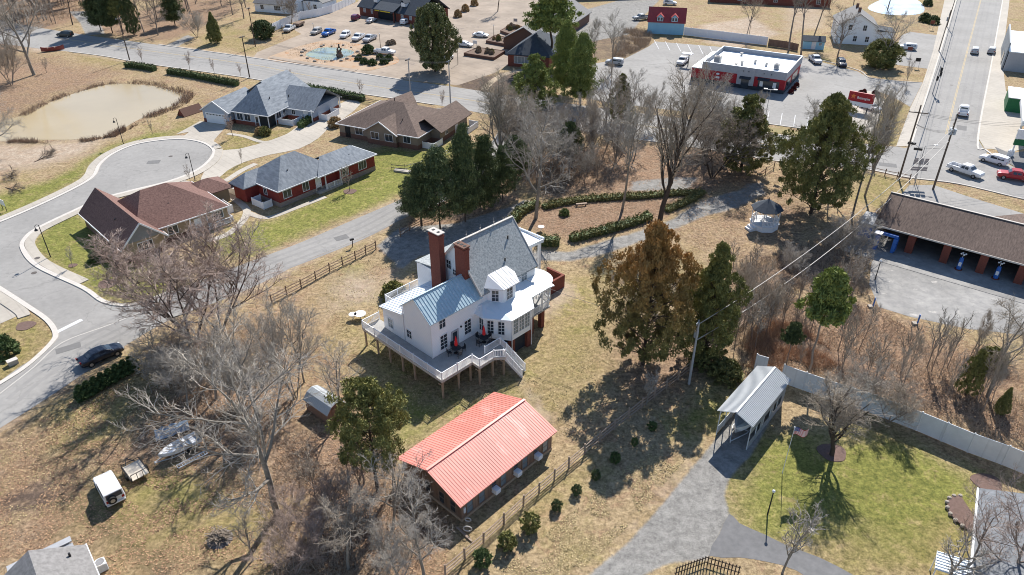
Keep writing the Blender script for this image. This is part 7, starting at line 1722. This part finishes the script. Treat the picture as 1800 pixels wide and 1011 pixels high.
a, c = at(313,824), at(364,798); t = thing('boat_trailer', 'long bare galvanised frame like a ladder lying beside the white boat', 'trailer', a, heading(a, c)); L = (c-a).length
b = MB(); [b.bar((0,s*.25,.25),(L,s*.25,.25),.07) for s in (-1,1)]; b.build('rail', MATS['steel_fence'], t)
b = MB(); [b.bar((L*k/12,-.25,.25),(L*k/12,.25,.25),.05) for k in range(13)]; b.build('rung', MATS['steel_fence'], t)
a = at(303, 758); b = MB(); n_ = 9
b.add([(1.6*(i/(n_-1)-.5)*2, .9*(j/(n_-1)-.5)*2, .12+.5*mnoise.noise(V((i*.5,j*.5,2)))**2*2+.35*exp_) for i in range(n_) for j in range(n_) for exp_ in [max(0,1-((i-4)**2+(j-4)**2)/14)]], [(i*n_+j,(i+1)*n_+j,(i+1)*n_+j+1,i*n_+j+1) for i in range(n_-1) for j in range(n_-1)])
o = b.build('tarpaulin', MATS['tarp'], None, True); o.location = a; o.rotation_euler = (0,0,.5); tag(o, 'crumpled blue grey tarpaulin on the ground beyond the white boat', 'tarpaulin')
a, c = at(73,92), at(114,87); t = thing('canoe', 'long reddish brown canoe lying beside the main road at top left', 'canoe', a, heading(a, c)); L = (c-a).length
b = MB(); n_ = 11; vs = []
for i in range(n_):
    s = i/(n_-1); w_ = .75*sin(pi*s)**.6+.03; z = .9+.5*abs(2*s-1)**3; vs += [(L*s,-w_,z),(L*s,-w_*.7,.15),(L*s,w_*.7,.15),(L*s,w_,z),(L*s,w_*.85,z-.05),(L*s,w_*.55,.35),(L*s,-w_*.55,.35),(L*s,-w_*.85,z-.05)]
b.add(vs, [(i*8+j,(i+1)*8+j,(i+1)*8+(j+1)%8,i*8+(j+1)%8) for i in range(n_-1) for j in range(8)]+[tuple(range(8))[::-1],tuple((n_-1)*8+j for j in range(8))]); b.build('hull', MATS['canoe'], t)
for x in (.3,.6): b = MB(); b.bar((L*x,-.7,.95),(L*x,.7,.95),.3,.06); b.build('seat', MATS['fence_wood'], t)
p = at(526, 46); t = thing('utility_trailer', 'dark low trailer behind the silver pickup by the privacy fence', 'trailer', p, heading(at(516,50), at(536,40)))
b = MB(); b.box(-2,2,-1,1,.5,1.2); b.build('bed', MATS['fence_wood'], t)
for x in (-.4,.4):
    for s in (-1,1): b = MB(); b.tube([(x,s*1.1-.1,.33),(x,s*1.1+.1,.33)],.33,10); b.build('wheel', MATS['rubber'], t)
# burnt brush pile
rd = random.Random(5); p = at(387, 948); t = thing('brush_pile', 'heap of burnt and pale sticks on the grass at the bottom left', 'brush pile', p)
b = MB(); b.cone((0,0),1.1,0,.25,12,.6); b.build('ash_heap', MATS['ash'], t)
b = MB()
for i in range(130):
    a = rd.random()*6.28; r_ = rd.random()*.7; q = V((cos(a)*r_, sin(a)*r_, .1+rd.random()*.5)); d = V((rd.gauss(0,1), rd.gauss(0,1), rd.gauss(0,.25))).normalized()*(.3+.6*rd.random()); b.tube([q-d, q+d], .018+.02*rd.random(), 4)
b.build('stick', MATS['twig_dark'], t)['kind'] = 'stuff'

# ---------------------------------------------------------------- rail fences
def rail_fence(label, pts, h=1.3, rails=3, step=2.4, m='fence_wood', name='split_rail_fence', pr=.09):
    P = wp(pts); o = V((*P[0], 0)); t = thing(name, label, 'fence', o); rd = random.Random(len(label)); prev = None
    for i in range(len(P)-1):
        a, c = V((*P[i],0))-o, V((*P[i+1],0))-o; n = max(1, round((c-a).length/step))
        for j in range(n + (1 if i == len(P)-2 else 0)):
            p = a.lerp(c, j/n); q = p+V((rd.uniform(-.04,.04), rd.uniform(-.04,.04), h+.12+rd.uniform(-.06,.08)))
            b = MB(); b.tube([p-V((0,0,.1)), q], pr, 5); b.build('post', MATS[m], t)
            if prev is not None:
                for k in range(rails):
                    z = h*(k+.65)/rails; b = MB(); b.tube([prev+V((0,0,z+rd.uniform(-.04,.04))), p.lerp(prev,.5)+V((0,0,z+rd.uniform(-.05,.05))), p+V((0,0,z+rd.uniform(-.04,.04)))], [.05,.065,.05], 5); b.build('rail', MATS[m], t)
            prev = p
rail_fence('long pale split rail fence running from the bottom edge past the red roofed cottage', [(783,1012),(850,955),(920,890),(1000,822),(1080,755),(1150,700),(1212,652),(1290,585),(1370,515)], m='fence_wood_pale')
rail_fence('brown three rail fence between the side street and the farmhouse lawn', [(478,533),(530,506),(580,478),(625,456),(661,438)])
rail_fence('short brown rail fence under the dark pines by the gravel drive', [(704,416),(720,406),(740,396),(765,388)])
rail_fence('weathered rail fence along the road behind the car wash end', [(1518,300),(1555,309),(1598,318)], 1.2, 2)
rail_fence('short rail fence at the roadside right of the broad cedar', [(1330,316),(1345,306),(1360,296)], 1.2, 2)
rail_fence('thin dark rail fence beside the main road behind the grey house', [(498,158),(560,168),(620,177),(660,184),(720,196),(770,203)], 1.1, 3, 3.0, 'black_metal', 'metal_rail_fence', .03)
rail_fence('thin dark rail fence beside the brown house lawn', [(688,298),(712,300),(745,292),(775,278),(800,266)], 1.1, 2, 2.0, 'black_metal', 'metal_rail_fence', .03)
b = MB(); a, c = at(694,300), at(722,304); b.bar((a.x,a.y,.15),(c.x,c.y,.15),1.0,.3); tag(b.build('culvert', MATS['concrete']), 'concrete culvert slab under the thin rail by the lawn', 'culvert')
P = wp([(1185,1013),(1240,993),(1300,1012)]); o = V((*P[0],0)); t = thing('picket_fence', 'dark wooden picket fence just entering at the bottom edge', 'fence', o)
for i in range(2):
    a, c = V((*P[i],0))-o, V((*P[i+1],0))-o; n = int((c-a).length/.26)
    for j in range(n): p = a.lerp(c,(j+.5)/n); b = MB(); b.bar(p, p+V((0,0,1.15)), .07, .07); b.build('picket', MATS['bark_dark'], t)
    for z in (.35,.95): b = MB(); b.bar(a+V((0,0,z)), c+V((0,0,z)), .04,.08); b.build('rail', MATS['bark_dark'], t)
# raised brick beds
for lb, pts in (('dark brick raised bed nearest the magnolia',[(816,98),(868,106),(887,94),(840,88)]),('dark brick raised bed behind the nearest one',[(855,76),(900,84),(912,74),(870,66)]),('dark brick raised bed by the hipped brick building',[(880,58),(902,66),(922,52),(900,46)])):
    P = wp(pts); t = thing('raised_bed', lb, 'planting bed', (*P[0],0)); o = P[0]; b = MB(); Q = [(p[0]-o[0],p[1]-o[1]) for p in P]
    for i in range(4): b.bar((*Q[i],.4),(*Q[(i+1)%4],.4),.3,.8)
    b.build('brick_edge', MATS['brick_brown'], t); b = MB(); b.prism(Q,.1,.7); b.build('soil', MATS['soil'], t)
    for k in range(7):
        u_, v_ = rd.uniform(.15,.85), rd.uniform(.3,.7); q0 = V((*Q[0],0)).lerp(V((*Q[1],0)),u_); q1 = V((*Q[3],0)).lerp(V((*Q[2],0)),u_); q = q0.lerp(q1,v_)
        tree('shrub2',0,0,.9+.6*rd.random(),'low brown winter plant growing in the '+lb.replace('dark brick ',''),.9,'bark',rd.choice(('grass_tan','bramble','leaf_cedar')),'bedding_plant','bush','winter plants in the '+lb.replace('dark brick ',''),pos=V((o[0]+q.x,o[1]+q.y,.68)))
# pond island of the restaurant lot
b = MB(); isl = [(470,106),(500,90),(540,78),(585,70),(640,80),(690,96),(700,110),(660,122),(640,124),(560,116)]; b.prism(smooth(wp(isl),3,True), .014, .035)
tag(b.build('pond_island', MATS['soil_red']), 'reddish stony bank around the ornamental pond', 'ground', kind='structure')
for i in range(18):
    a = 6.28*i/18+rd.uniform(-.2,.2); p = at(580+49*cos(a)+rd.uniform(-5,5), 95+14*sin(a)+rd.uniform(-2,2)); b = MB(); b.ball((0,0,.2), .2+.35*rd.random(), 7, 4, (1.2,.9,.6)); o = b.build('boulder', MATS['rock']); o.location = p; tag(o, 'pale boulder on the rim of the ornamental pond', 'boulder', 'boulders round the ornamental pond')
t = thing('fountain', 'dark rocky fountain rising from the ornamental pond', 'fountain', at(598, 101)); b = MB()
for i in range(14): b.ball((rd.uniform(-.6,.6), rd.uniform(-.6,.6), .2+i*.18), .6*(1-i/20), 7, 5)
b.build('rock_stack', MATS['soil'], t); b = MB(); b.cone((0,0),.3,2.5,3.3,8,.1); b.ball((0,0,3.3),.25,7,5); b.build('top', MATS['black_metal'], t)
# mulch rings
for lb, px, py, r_, m in (('mulch ring round the small tree at the red house',615,337,1.1,'mulch'),('mulch ring round the bare lawn tree by the flag',1463,796,1.35,'mulch'),('mulch ring on the lawn below the maroon roof',190,499,1.3,'mulch'),('mulch ring on the small lawn at the left edge',45,573,1.1,'mulch'),('mulch ring under the thin sapling below the maroon roof',128,467,.6,'mulch'),('small mulch patch on the lawn behind the bottom right house',1735,849,1.3,'mulch')):
    p = at(px, py); b = MB(); b.prism([(p.x+r_*(1+.12*sin(3*a))*cos(a), p.y+r_*(1+.1*cos(2*a))*sin(a)) for a in [6.283*k/18 for k in range(18)]], .004, .05); tag(b.build('mulch_ring', MATS[m]), lb, 'mulch', kind='structure')
p = at(1703, 905); t = thing('flower_bed', 'brown mulched bed edged with stones beside the bottom right house', 'planting bed', p); b = MB()
Q = [(1.7*cos(a), 2.1*sin(a)) for a in [pi*.45+pi*k/10*1.1 for k in range(11)]]; b.prism(Q, 0, .2); b.build('mulch', MATS['mulch'], t)
for q in Q: b = MB(); b.ball((q[0],q[1],.15), .22, 6, 4, (1,1,.8)); b.build('edging_stone', MATS['rock'], t)

# ---------------------------------------------------------------- gazebo
p = at(1342, 399); t = thing('gazebo', 'white octagonal gazebo with pointed dark shingle roof', 'gazebo', p, R(22.5-8)); n_ = 8; r_ = 1.95
b = MB(); b.cone((0,0), r_+.15, 0, .85, 8, r_+.15); b.build('base', MATS['siding_white'], t)
b = MB(); b.cone((0,0), r_+.3, .85, .95, 8, r_+.3); b.build('floor', MATS['trim_white'], t)
b = MB(); ring = [((r_+.45)*cos(2*pi*k/8), (r_+.45)*sin(2*pi*k/8), 3.3) for k in range(8)]; b.slab([[ring[k], ring[(k+1)%8], (0,0,4.75)] for k in range(8)], .1); b.build('roof', MATS['shingle_dark'], t)
b = MB(); b.cone((0,0),.12,4.7,5.0,6); b.build('finial', MATS['black_metal'], t)
for k in range(8):
    x, y = (r_+.05)*cos(2*pi*k/8), (r_+.05)*sin(2*pi*k/8); b = MB(); b.bar((x,y,.95),(x,y,3.3),.1); b.build('post', MATS['trim_white'], t)
    if k != 4: railing('railing', [(x,y,.95),((r_+.05)*cos(2*pi*(k+1)/8),(r_+.05)*sin(2*pi*(k+1)/8),.95)], t, h=.8, post=9, step=.2)
b = MB(); b.box(-r_-1.0,-r_,-.7,.7,0,.3); b.box(-r_-.6,-r_,-.7,.7,.3,.6); b.build('step', MATS['trim_white'], t); t.rotation_euler = (0,0,R(20))
# bistro set on the lawn, garden bench, garden table
for nm, lb, px, py, ct_ in (('garden_table','round white garden table left of the farmhouse deck, the larger of the pair',634,560,'table'),('garden_table','round pale garden table left of the farmhouse deck, the smaller of the pair',621,561,'table'),('garden_table','white garden table behind the hedge near the portico',951,406,'table')):
    p = at(px, py); t = thing(nm, lb, ct_, p); r_ = .75 if 'larger' in lb else .5; b = MB(); b.tube([(0,0,.7),(0,0,.76)], r_, 14); b.build('table_top', MATS['trim_white'], t); b = MB(); b.tube([(0,0,0),(0,0,.7)], .08, 8); b.build('pedestal', MATS['trim_white'], t)
p = at(1022, 362); t = thing('garden_bench', 'pale wooden bench in the garden bed', 'bench', p, .2); b = MB(); b.box(-.9,.9,-.2,.2,.4,.46); b.build('seat', MATS['fence_wood_pale'], t)
for x in (-.75,.75): b = MB(); b.box(x-.05,x+.05,-.18,.18,0,.4); b.build('leg', MATS['fence_wood_pale'], t)
p = at(620, 434); t = thing('mailbox', 'black mailbox on a leaning post beside the side street', 'mailbox', p, R(30)); b = MB(); b.bar((0,0,0),(.05,0,1.1),.1); b.build('post', MATS['black_metal'], t); b = MB(); b.box(-.3,.3,-.12,.12,1.1,1.35); b.build('box', MATS['black_metal'], t)
p = at(24, 640); t = thing('utility_box', 'small tan utility box on the lawn at the left edge', 'utility box', p, .8); b = MB(); b.box(-.5,.5,-.3,.3,0,.55); b.build('casing', MATS['concrete'], t); b = MB(); b.box(-.55,.55,-.35,.35,.55,.62); b.build('lid', MATS['kerb'], t)
p = at(9, 370); t = thing('notice_board', 'small white sign on posts at the left edge by the street', 'sign', p, -.6); b = MB(); b.box(-.7,.7,-.03,.03,.9,1.9); b.build('board', MATS['trim_white'], t)
for x in (-.6,.6): b = MB(); b.bar((x,0,0),(x,0,.9),.08); b.build('post', MATS['pole_wood'], t)
p = at(310, 203); t = thing('garden_shed', 'low red tent shaped shed beside the grey garage', 'shed', at(318, 205), heading(at(316,206), at(346,196))+0)
b = MB(); b.slab([[(0,-1.2,.1),(5,-1.2,.1),(5,0,1.6),(0,0,1.6)],[(0,0,1.6),(5,0,1.6),(5,1.2,.1),(0,1.2,.1)]],.08); b.build('roof', MATS['brick_brown'], t); b = MB(); b.add([(0.1,-1.1,0),(.1,1.1,0),(.1,0,1.5),(4.9,-1.1,0),(4.9,1.1,0),(4.9,0,1.5)],[(0,2,1),(3,4,5),(0,1,4,3)]); b.build('wall', MATS['brick'], t)

# ---------------------------------------------------------------- poles, lamps, wires
def util_pole(px, py, top, label, arms=((.93,1.2),), trans=0, m='pole_wood', r=.16, ang=R(60), name='utility_pole'):
    p = at(px, py); H = hgt(px, py, top); t = thing(name, label, 'utility pole', p, ang); b = MB(); b.tube([(0,0,-.1),(0,0,H)], [r, r*.65], 8); b.build('pole', MATS[m], t)
    for f, w_ in arms: b = MB(); b.bar((-w_,.12,H*f),(w_,.12,H*f),.12,.14); b.build('crossarm', MATS['pole_wood'], t)
    for f, w_ in arms[:1]:
        for x in (-w_+.1,-w_*.4,w_*.4,w_-.1): b = MB(); b.tube([(x,.12,H*f+.05),(x,.12,H*f+.3)],.05,6); b.build('insulator', MATS['transformer'], t)
    for k in range(trans): b = MB(); a = k*2*pi/max(trans,3)+.5; b.tube([(.38*cos(a),.38*sin(a),H*.74),(.38*cos(a),.38*sin(a),H*.74+.95)],.24,10); b.build('transformer', MATS['transformer'], t)
    return p + V((0,0,H))
tops = {}
tops['A'] = util_pole(1640,333,200,'tall wooden utility pole with three transformer cans at the junction',((.95,1.3),(.86,.9)),3,r=.19)
tops['B'] = util_pole(1580,315,185,'tall dark utility pole with long crossarm left of the junction',((.9,1.5),),0,r=.17,ang=R(-20))
tops['C'] = util_pole(1211,675,567,'pale utility pole with one transformer beside the cedars',((.97,.5),),1,'pole_grey',.15)
tops['D'] = util_pole(439,137,64,'dark utility pole behind the slate roofed house',((.98,.9),),0,'bark_dark')
tops['E'] = util_pole(449,82,14,'leaning dark utility pole across the main road',((.98,.6),),0,'bark_dark')
tops['F'] = util_pole(228,106,30,'utility pole with white lamp arm above the short hedge',((.95,.8),),0,'pole_wood')
tops['G'] = util_pole(723,182,103,'utility pole behind the brown roof peak, left of two',((.97,.9),),0,'pole_grey')
tops['H'] = util_pole(792,184,107,'utility pole right of the brown roof peak, beside the magnolia shade',((.97,.6),),0,'pole_grey')
tops['J'] = util_pole(1650,90,18,'utility pole halfway up the avenue sidewalk',((.9,1.1),),1)
tops['K'] = util_pole(1664,48,-14,'utility pole on the avenue sidewalk near the top edge',((.9,1.1),),0)
tops['L'] = util_pole(1315,72,28,'slim pole on the grass behind the white wall',((.97,.4),),0,'pole_wood',.08)
def wire(label, a, c, sag=.8, r=.02, m='wire', n=10, grp=None):
    b = MB(); b.tube([a.lerp(c, i/n) - V((0,0,sag*4*(i/n)*(1-i/n))) for i in range(n+1)], r, 4, cap=False); tag(b.build('power_line', MATS[m]), label, 'power line', grp)
far = at(1720,-60)+V((0,0,11)); off = V((.9,.5,0))
for k in (-1, 0, 1):
    wire('overhead line between the poles along the avenue sidewalk', tops['B']+off*k*1.4-V((0,0,1.2)), tops['J']+off*k-V((0,0,1)), 1.0, grp='overhead lines along the avenue')
    wire('overhead line between the poles along the avenue sidewalk', tops['J']+off*k-V((0,0,1)), tops['K']+off*k-V((0,0,1)), .4, grp='overhead lines along the avenue')
    wire('overhead line crossing the junction towards the right edge', tops['B']+V((0,k*.9,-1.4)), at(1900,300)+V((0,k*.9,9.0)), 1.2, grp='overhead lines crossing the junction')
    wire('overhead line across the junction between the two tall poles', tops['B']+V((0,k*.5,-3.2)), tops['A']+V((0,k*.5,-3.0)), .5, grp='lines between the two junction poles')
wire('pale double cable from the transformer pole up to the junction, upper one', tops['C']-V((0,0,.2)), tops['A']-V((0,0,2.5)), 2.2, .04, 'wire_pale', 20)
wire('pale double cable from the transformer pole up to the junction, lower one', tops['C']-V((0,0,2.3)), tops['A']-V((0,0,4.5)), 3.0, .05, 'wire_pale', 20)
wire('thin line from the transformer pole down to the farmhouse', tops['C']-V((0,0,1.0)), fh.location+V((7.2,11,7.6)), .8, .018)
for k in range(3):
    wire('overhead line along the main road beside the magnolia', tops['G']+V((0,k*.5-.5,-.2)), tops['H']+V((0,k*.5-.5,-.2)), .4, grp='lines between the poles by the magnolia')
    wire('overhead line along the main road left of the brown roof', tops['D']+V((0,k*.5-.5,-.2)), tops['G']+V((0,k*.5-.5,-.2)), 1.2, grp='lines over the main road left of the brown roof')
def street_lamp(px, py, top, label, m='black_metal', style='hook', ang=R(200)):
    p = at(px, py); H = hgt(px, py, top); t = thing('street_lamp', label, 'street lamp', p, ang); b = MB(); b.tube([(0,0,0),(0,0,H)], [.075,.05], 8); b.build('pole', MATS[m], t)
    if style == 'hook':
        b = MB(); b.tube([(0,0,H),(.25,0,H+.12),(.5,0,H-.05),(.5,0,H-.35)], .035, 6); b.build('arm', MATS[m], t); b = MB(); b.cone((.5,0),.26,H-.75,H-.4,10,.06); b.build('lamp_shade', MATS[m], t)
    elif style == 'double':
        for s in (-1,1): b = MB(); b.bar((0,0,H),(s*.9,0,H+.1),.07); b.build('arm', MATS['trim_white'], t); b = MB(); b.box(s*.9-.35,s*.9+.35,-.2,.2,H+.05,H+.2); b.build('lamp_head', MATS['trim_white'], t)
    elif style == 'globe': b = MB(); b.ball((0,0,H+.1),.15,8,6); b.build('lamp_globe', MATS['trim_white'], t)
    else: b = MB(); b.bar((0,0,H-.1),(1.6,0,H+.2),.06); b.build('arm', MATS[m], t); b = MB(); b.box(1.3,1.9,-.15,.15,H+.12,H+.24); b.build('lamp_head', MATS['trim_white'], t)
street_lamp(89,452,396,'black hook lamp post on the corner lawn below the maroon roof')
street_lamp(343,317,270,'black hook lamp post between the cul de sac and the maroon roof')
street_lamp(217,253,208,'black hook lamp post between the pond and the cul de sac')
street_lamp(1339,240,158,'tall white double headed lamp post by the restaurant car park','pole_grey','double',R(-20))
street_lamp(1349,905,865,'thin garden lamp post on the lawn right of the gravel','black_metal','globe')
street_lamp(1538,492,460,'short lamp post at the corner of the old asphalt yard','black_metal','globe')
street_lamp(669,84,60,'slim lamp post behind the lone white pickup','black_metal','globe')
street_lamp(552,56,42,'slim lamp post above the beige car','black_metal','globe')
street_lamp(805,113,88,'slim lamp post by the nearest raised bed','black_metal','globe')
street_lamp(868,68,46,'slim lamp post behind the middle raised bed','black_metal','globe')
street_lamp(498,68,44,'slim lamp post beside the silver pickup and fence','black_metal','globe')
street_lamp(1608,316,256,'grey lamp pole left of the route sign','pole_grey','arm',R(-10))
for i,(px,py) in enumerate(((1534,540),(1612,570))):
    t = thing('yard_post','short blue post at the edge of the asphalt yard, %s one' % ('left','right')[i],'post',at(px,py)); b = MB(); b.bar((0,0,0),(0,0,1.4),.14); b.build('post', MATS['sun_blue'], t); b = MB(); b.box(-.6,-.1,-.3,.3,0,.25); b.build('base', MATS['rock'], t)
# traffic signals
p = at(1639,165); t = thing('traffic_signal', 'black traffic signals on a grey pole left of the avenue', 'traffic signal', p, R(-15)); H = 6.5; b = MB(); b.tube([(0,0,0),(0,0,H)],.1,8); b.build('pole', MATS['pole_grey'], t)
for x, z in ((.4,5.6),(.5,4.6),(.1,3.6)): b = MB(); b.box(x-.2,x+.2,-.2,.2,z-.5,z+.5); h_ = b.build('signal_head', MATS['black_metal'], t); b = MB(); b.tube([(x,-.2,z),(x,-.3,z)],.12,8); b.build('lens', MATS['wall_charcoal'], h_)
p = at(1707,268)
SIG = []
for i, (px, py) in enumerate(((1603,252),(1614,262))):
    a = at(px, py, 6.2); SIG.append(a+V((0,0,.25))); b = MB(); b.box(-.65,.65,-.15,.15,-.2,.2); o = b.build('signal_head', MATS['black_metal']); o.location = a; o.rotation_euler = (0,0,-.35); tag(o, 'horizontal black signal hanging from wires over the junction, %s one' % ('upper','lower')[i], 'traffic signal')
pts_ = [at(1580,315)+V((0,0,7.0)), SIG[0], SIG[1], at(1640,333)+V((0,0,7.2))]; b = MB(); b.tube(pts_, .03, 4); tag(b.build('span_wire', MATS['wire']), 'span wire carrying the two hanging signals at the junction', 'cable')
b = MB(); b.tube([at(1596,275)+V((0,0,5.5)), at(1640,150)+V((0,0,5.0)), at(1685,-10)+V((0,0,6))], .07, 5); tag(b.build('cable_bundle', MATS['wire']), 'thick dark cable bundle along the left side of the avenue', 'cable')
# route sign
p = at(1607,325); t = thing('route_sign', 'grey backed cluster of route signs on a thin post at the junction', 'road sign', p, R(-8)); H = 4.7; b = MB(); b.bar((0,0,0),(0,0,H),.08); b.build('post', MATS['pole_grey'], t)
for x in (-.85,0,.85): b = MB(); b.box(x-.36,x+.36,.05,.09,H-1.0,H-.2); b.box(x-.3,x+.3,.05,.09,H-.18,H+.12); b.build('route_plate', MATS['sign_back'], t)
b = MB(); b.box(-1.3,1.3,.05,.09,H-1.75,H-1.42); b.box(-1.3,1.3,.05,.09,H-2.12,H-1.79); b.build('destination_plate', MATS['sign_back'], t)
# text helper
def text(name, s, m, parent, loc, size, rot=(pi/2,0,0), ext=.02):
    cu = bpy.data.curves.new(name, 'FONT'); cu.body = s; cu.size = size; cu.extrude = ext; cu.align_x = 'CENTER'; cu.align_y = 'CENTER'
    tmp = bpy.data.objects.new('tmp', cu); COL.objects.link(tmp); dg = bpy.context.evaluated_depsgraph_get(); me = bpy.data.meshes.new_from_object(tmp.evaluated_get(dg)); bpy.data.objects.remove(tmp)
    me.materials.clear(); me.materials.append(MATS[m]); o = link(name, me, None, parent, loc); o.rotation_euler = rot; return o
# red restaurant sign
a = at(1498,196); t = thing('restaurant_sign', 'large dark red sign with orange star on the paved corner', 'sign', at(1508,196), R(-38)); W_, Z0, Z1 = 5.2, 2.1, 4.1
b = MB(); b.box(-W_/2,W_/2,-.2,.2,Z0,Z1); b.build('board', MATS['sign_red'], t); b = MB(); b.box(-W_/2+.3,W_/2-.3,-.2,.2,Z0-.95,Z0-.05); b.build('lower_board', MATS['trim_white'], t)
for x in (-1.7,1.7): b = MB(); b.bar((x,0,0),(x,0,Z0-.9),.25); b.build('post', MATS['wall_charcoal'], t)
b = MB(); st = [((.62 if k % 2 == 0 else .26)*cos(2*pi*k/10+pi/2), (.62 if k % 2 == 0 else .26)*sin(2*pi*k/10+pi/2)) for k in range(10)]; b.prism(st, 0, .04); o = b.build('star', MATS['sign_orange'], t); o.location = (-1.6,-.21,3.15); o.rotation_euler = (pi/2,0,0)
text('lettering', "Bojangles", 'trim_white', t, (.55,-.23,3.0), .72)
# price and brand sign at the right edge
t = thing('fuel_sign', 'white and green fuel price sign at the right edge', 'sign', at(1793,278), R(-20)); b = MB(); b.bar((-1.6,0,0),(-1.6,0,4.4),.22); b.bar((1.6,0,0),(1.6,0,4.4),.22); b.build('post', MATS['trim_white'], t)
b = MB(); b.box(-1.9,1.9,-.2,.2,3.6,5.4); b.build('brand_panel', MATS['trim_white'], t); b = MB(); b.prism([((.75 if k % 2 == 0 else .55)*cos(2*pi*k/20),(.75 if k % 2 == 0 else .55)*sin(2*pi*k/20)) for k in range(20)],0,.04); o = b.build('emblem', MATS['logo_green'], t); o.location = (.1,-.21,4.5); o.rotation_euler = (pi/2,0,0)
b = MB(); b.box(-1.9,1.9,-.2,.2,2.4,3.5); b.build('price_panel', MATS['plant_green'], t)
t = thing('gas_tank', 'small white upright tank beside the dark forecourt', 'tank', at(1775,274)); b = MB(); b.tube([(0,0,.1),(0,0,1.0),(0,0,1.3)],[.55,.55,.25],12); b.build('tank', MATS['trim_white'], t)
# menu canopy by the restaurant, small signs
t = thing('order_canopy', 'flat pinkish order point canopy left of the restaurant', 'canopy', at(1209,116), R(-30)); b = MB(); b.bar((0,0,0),(0,0,3.0),.2); b.build('post', MATS['wall_charcoal'], t); b = MB(); b.box(-1.8,.9,-.8,.8,3.0,3.2); b.build('roof', MATS['vinyl_white'], t)
for lb, px, py, m in (('small red brown sign at the edge of the white house car park',1596,100,'brick'),('red brown sign beside the pond hedge',1636,52,'brick'),('dark framed sign on the grass island by the sidewalk',1610,120,'black_metal'),('white sign board among the raised beds',906,48,'sign_back'),('white sign board beside the right white saloon',835,88,'trim_white')):
    t = thing('small_sign', lb, 'sign', at(px, py), R(-15)); H = 2.6; b = MB(); b.box(-.6,.6,-.05,.05,H-.9,H); b.build('board', MATS[m], t)
    for x in (-.5,.5): b = MB(); b.bar((x,0,0),(x,0,H-.9),.06); b.build('post', MATS['pole_grey'], t)
# flag
p = at(1375, 832); t = thing('flagpole', 'slim white pole flying an American flag beside the carport', 'flagpole', p, 0); H = hgt(1375,832,752); b = MB(); b.tube([(0,0,0),(0,0,H)],[.04,.025],6); b.build('pole', MATS['trim_white'], t)
b = MB(); b.ball((0,0,H+.05),.08,8,5); b.build('finial', MATS['trim_white'], t)
def flag_pt(u_, v_): return (u_*1.55*.93, .16*sin(u_*7)+.1*u_, H-.08-v_*.85-.22*u_**1.3+.05*sin(u_*6+1))
fl = {'r': MB(), 'w': MB(), 'b': MB()}; N_ = 14
for s in range(13):
    k = 'r' if s % 2 == 0 else 'w'
    for i in range(N_):
        u0, u1 = i/N_, (i+1)/N_
        if u1 <= .42 and s < 7: continue
        fl[k].add([flag_pt(u0,s/13),flag_pt(u1,s/13),flag_pt(u1,(s+1)/13),flag_pt(u0,(s+1)/13)], [(0,1,2,3)])
for i in range(6):
    u0, u1 = i/N_, (i+1)/N_; fl['b'].add([flag_pt(u0,0),flag_pt(u1,0),flag_pt(u1,7/13),flag_pt(u0,7/13)], [(0,1,2,3)])
f_ = fl['r'].build('flag', MATS['flag_red'], t); fl['w'].build('white_stripe', MATS['trim_white'], f_); fl['b'].build('canton', MATS['flag_blue'], f_)
for side in (-.012,.012):
    st_ = MB()
    for i in range(5):
        for j in range(5): q = flag_pt((i+.6)/N_, (j+.7)*7/13/5.6); st_.ball((q[0],q[1]+side,q[2]),.022,5,3)
    st_.build('stars', MATS['trim_white'], f_)
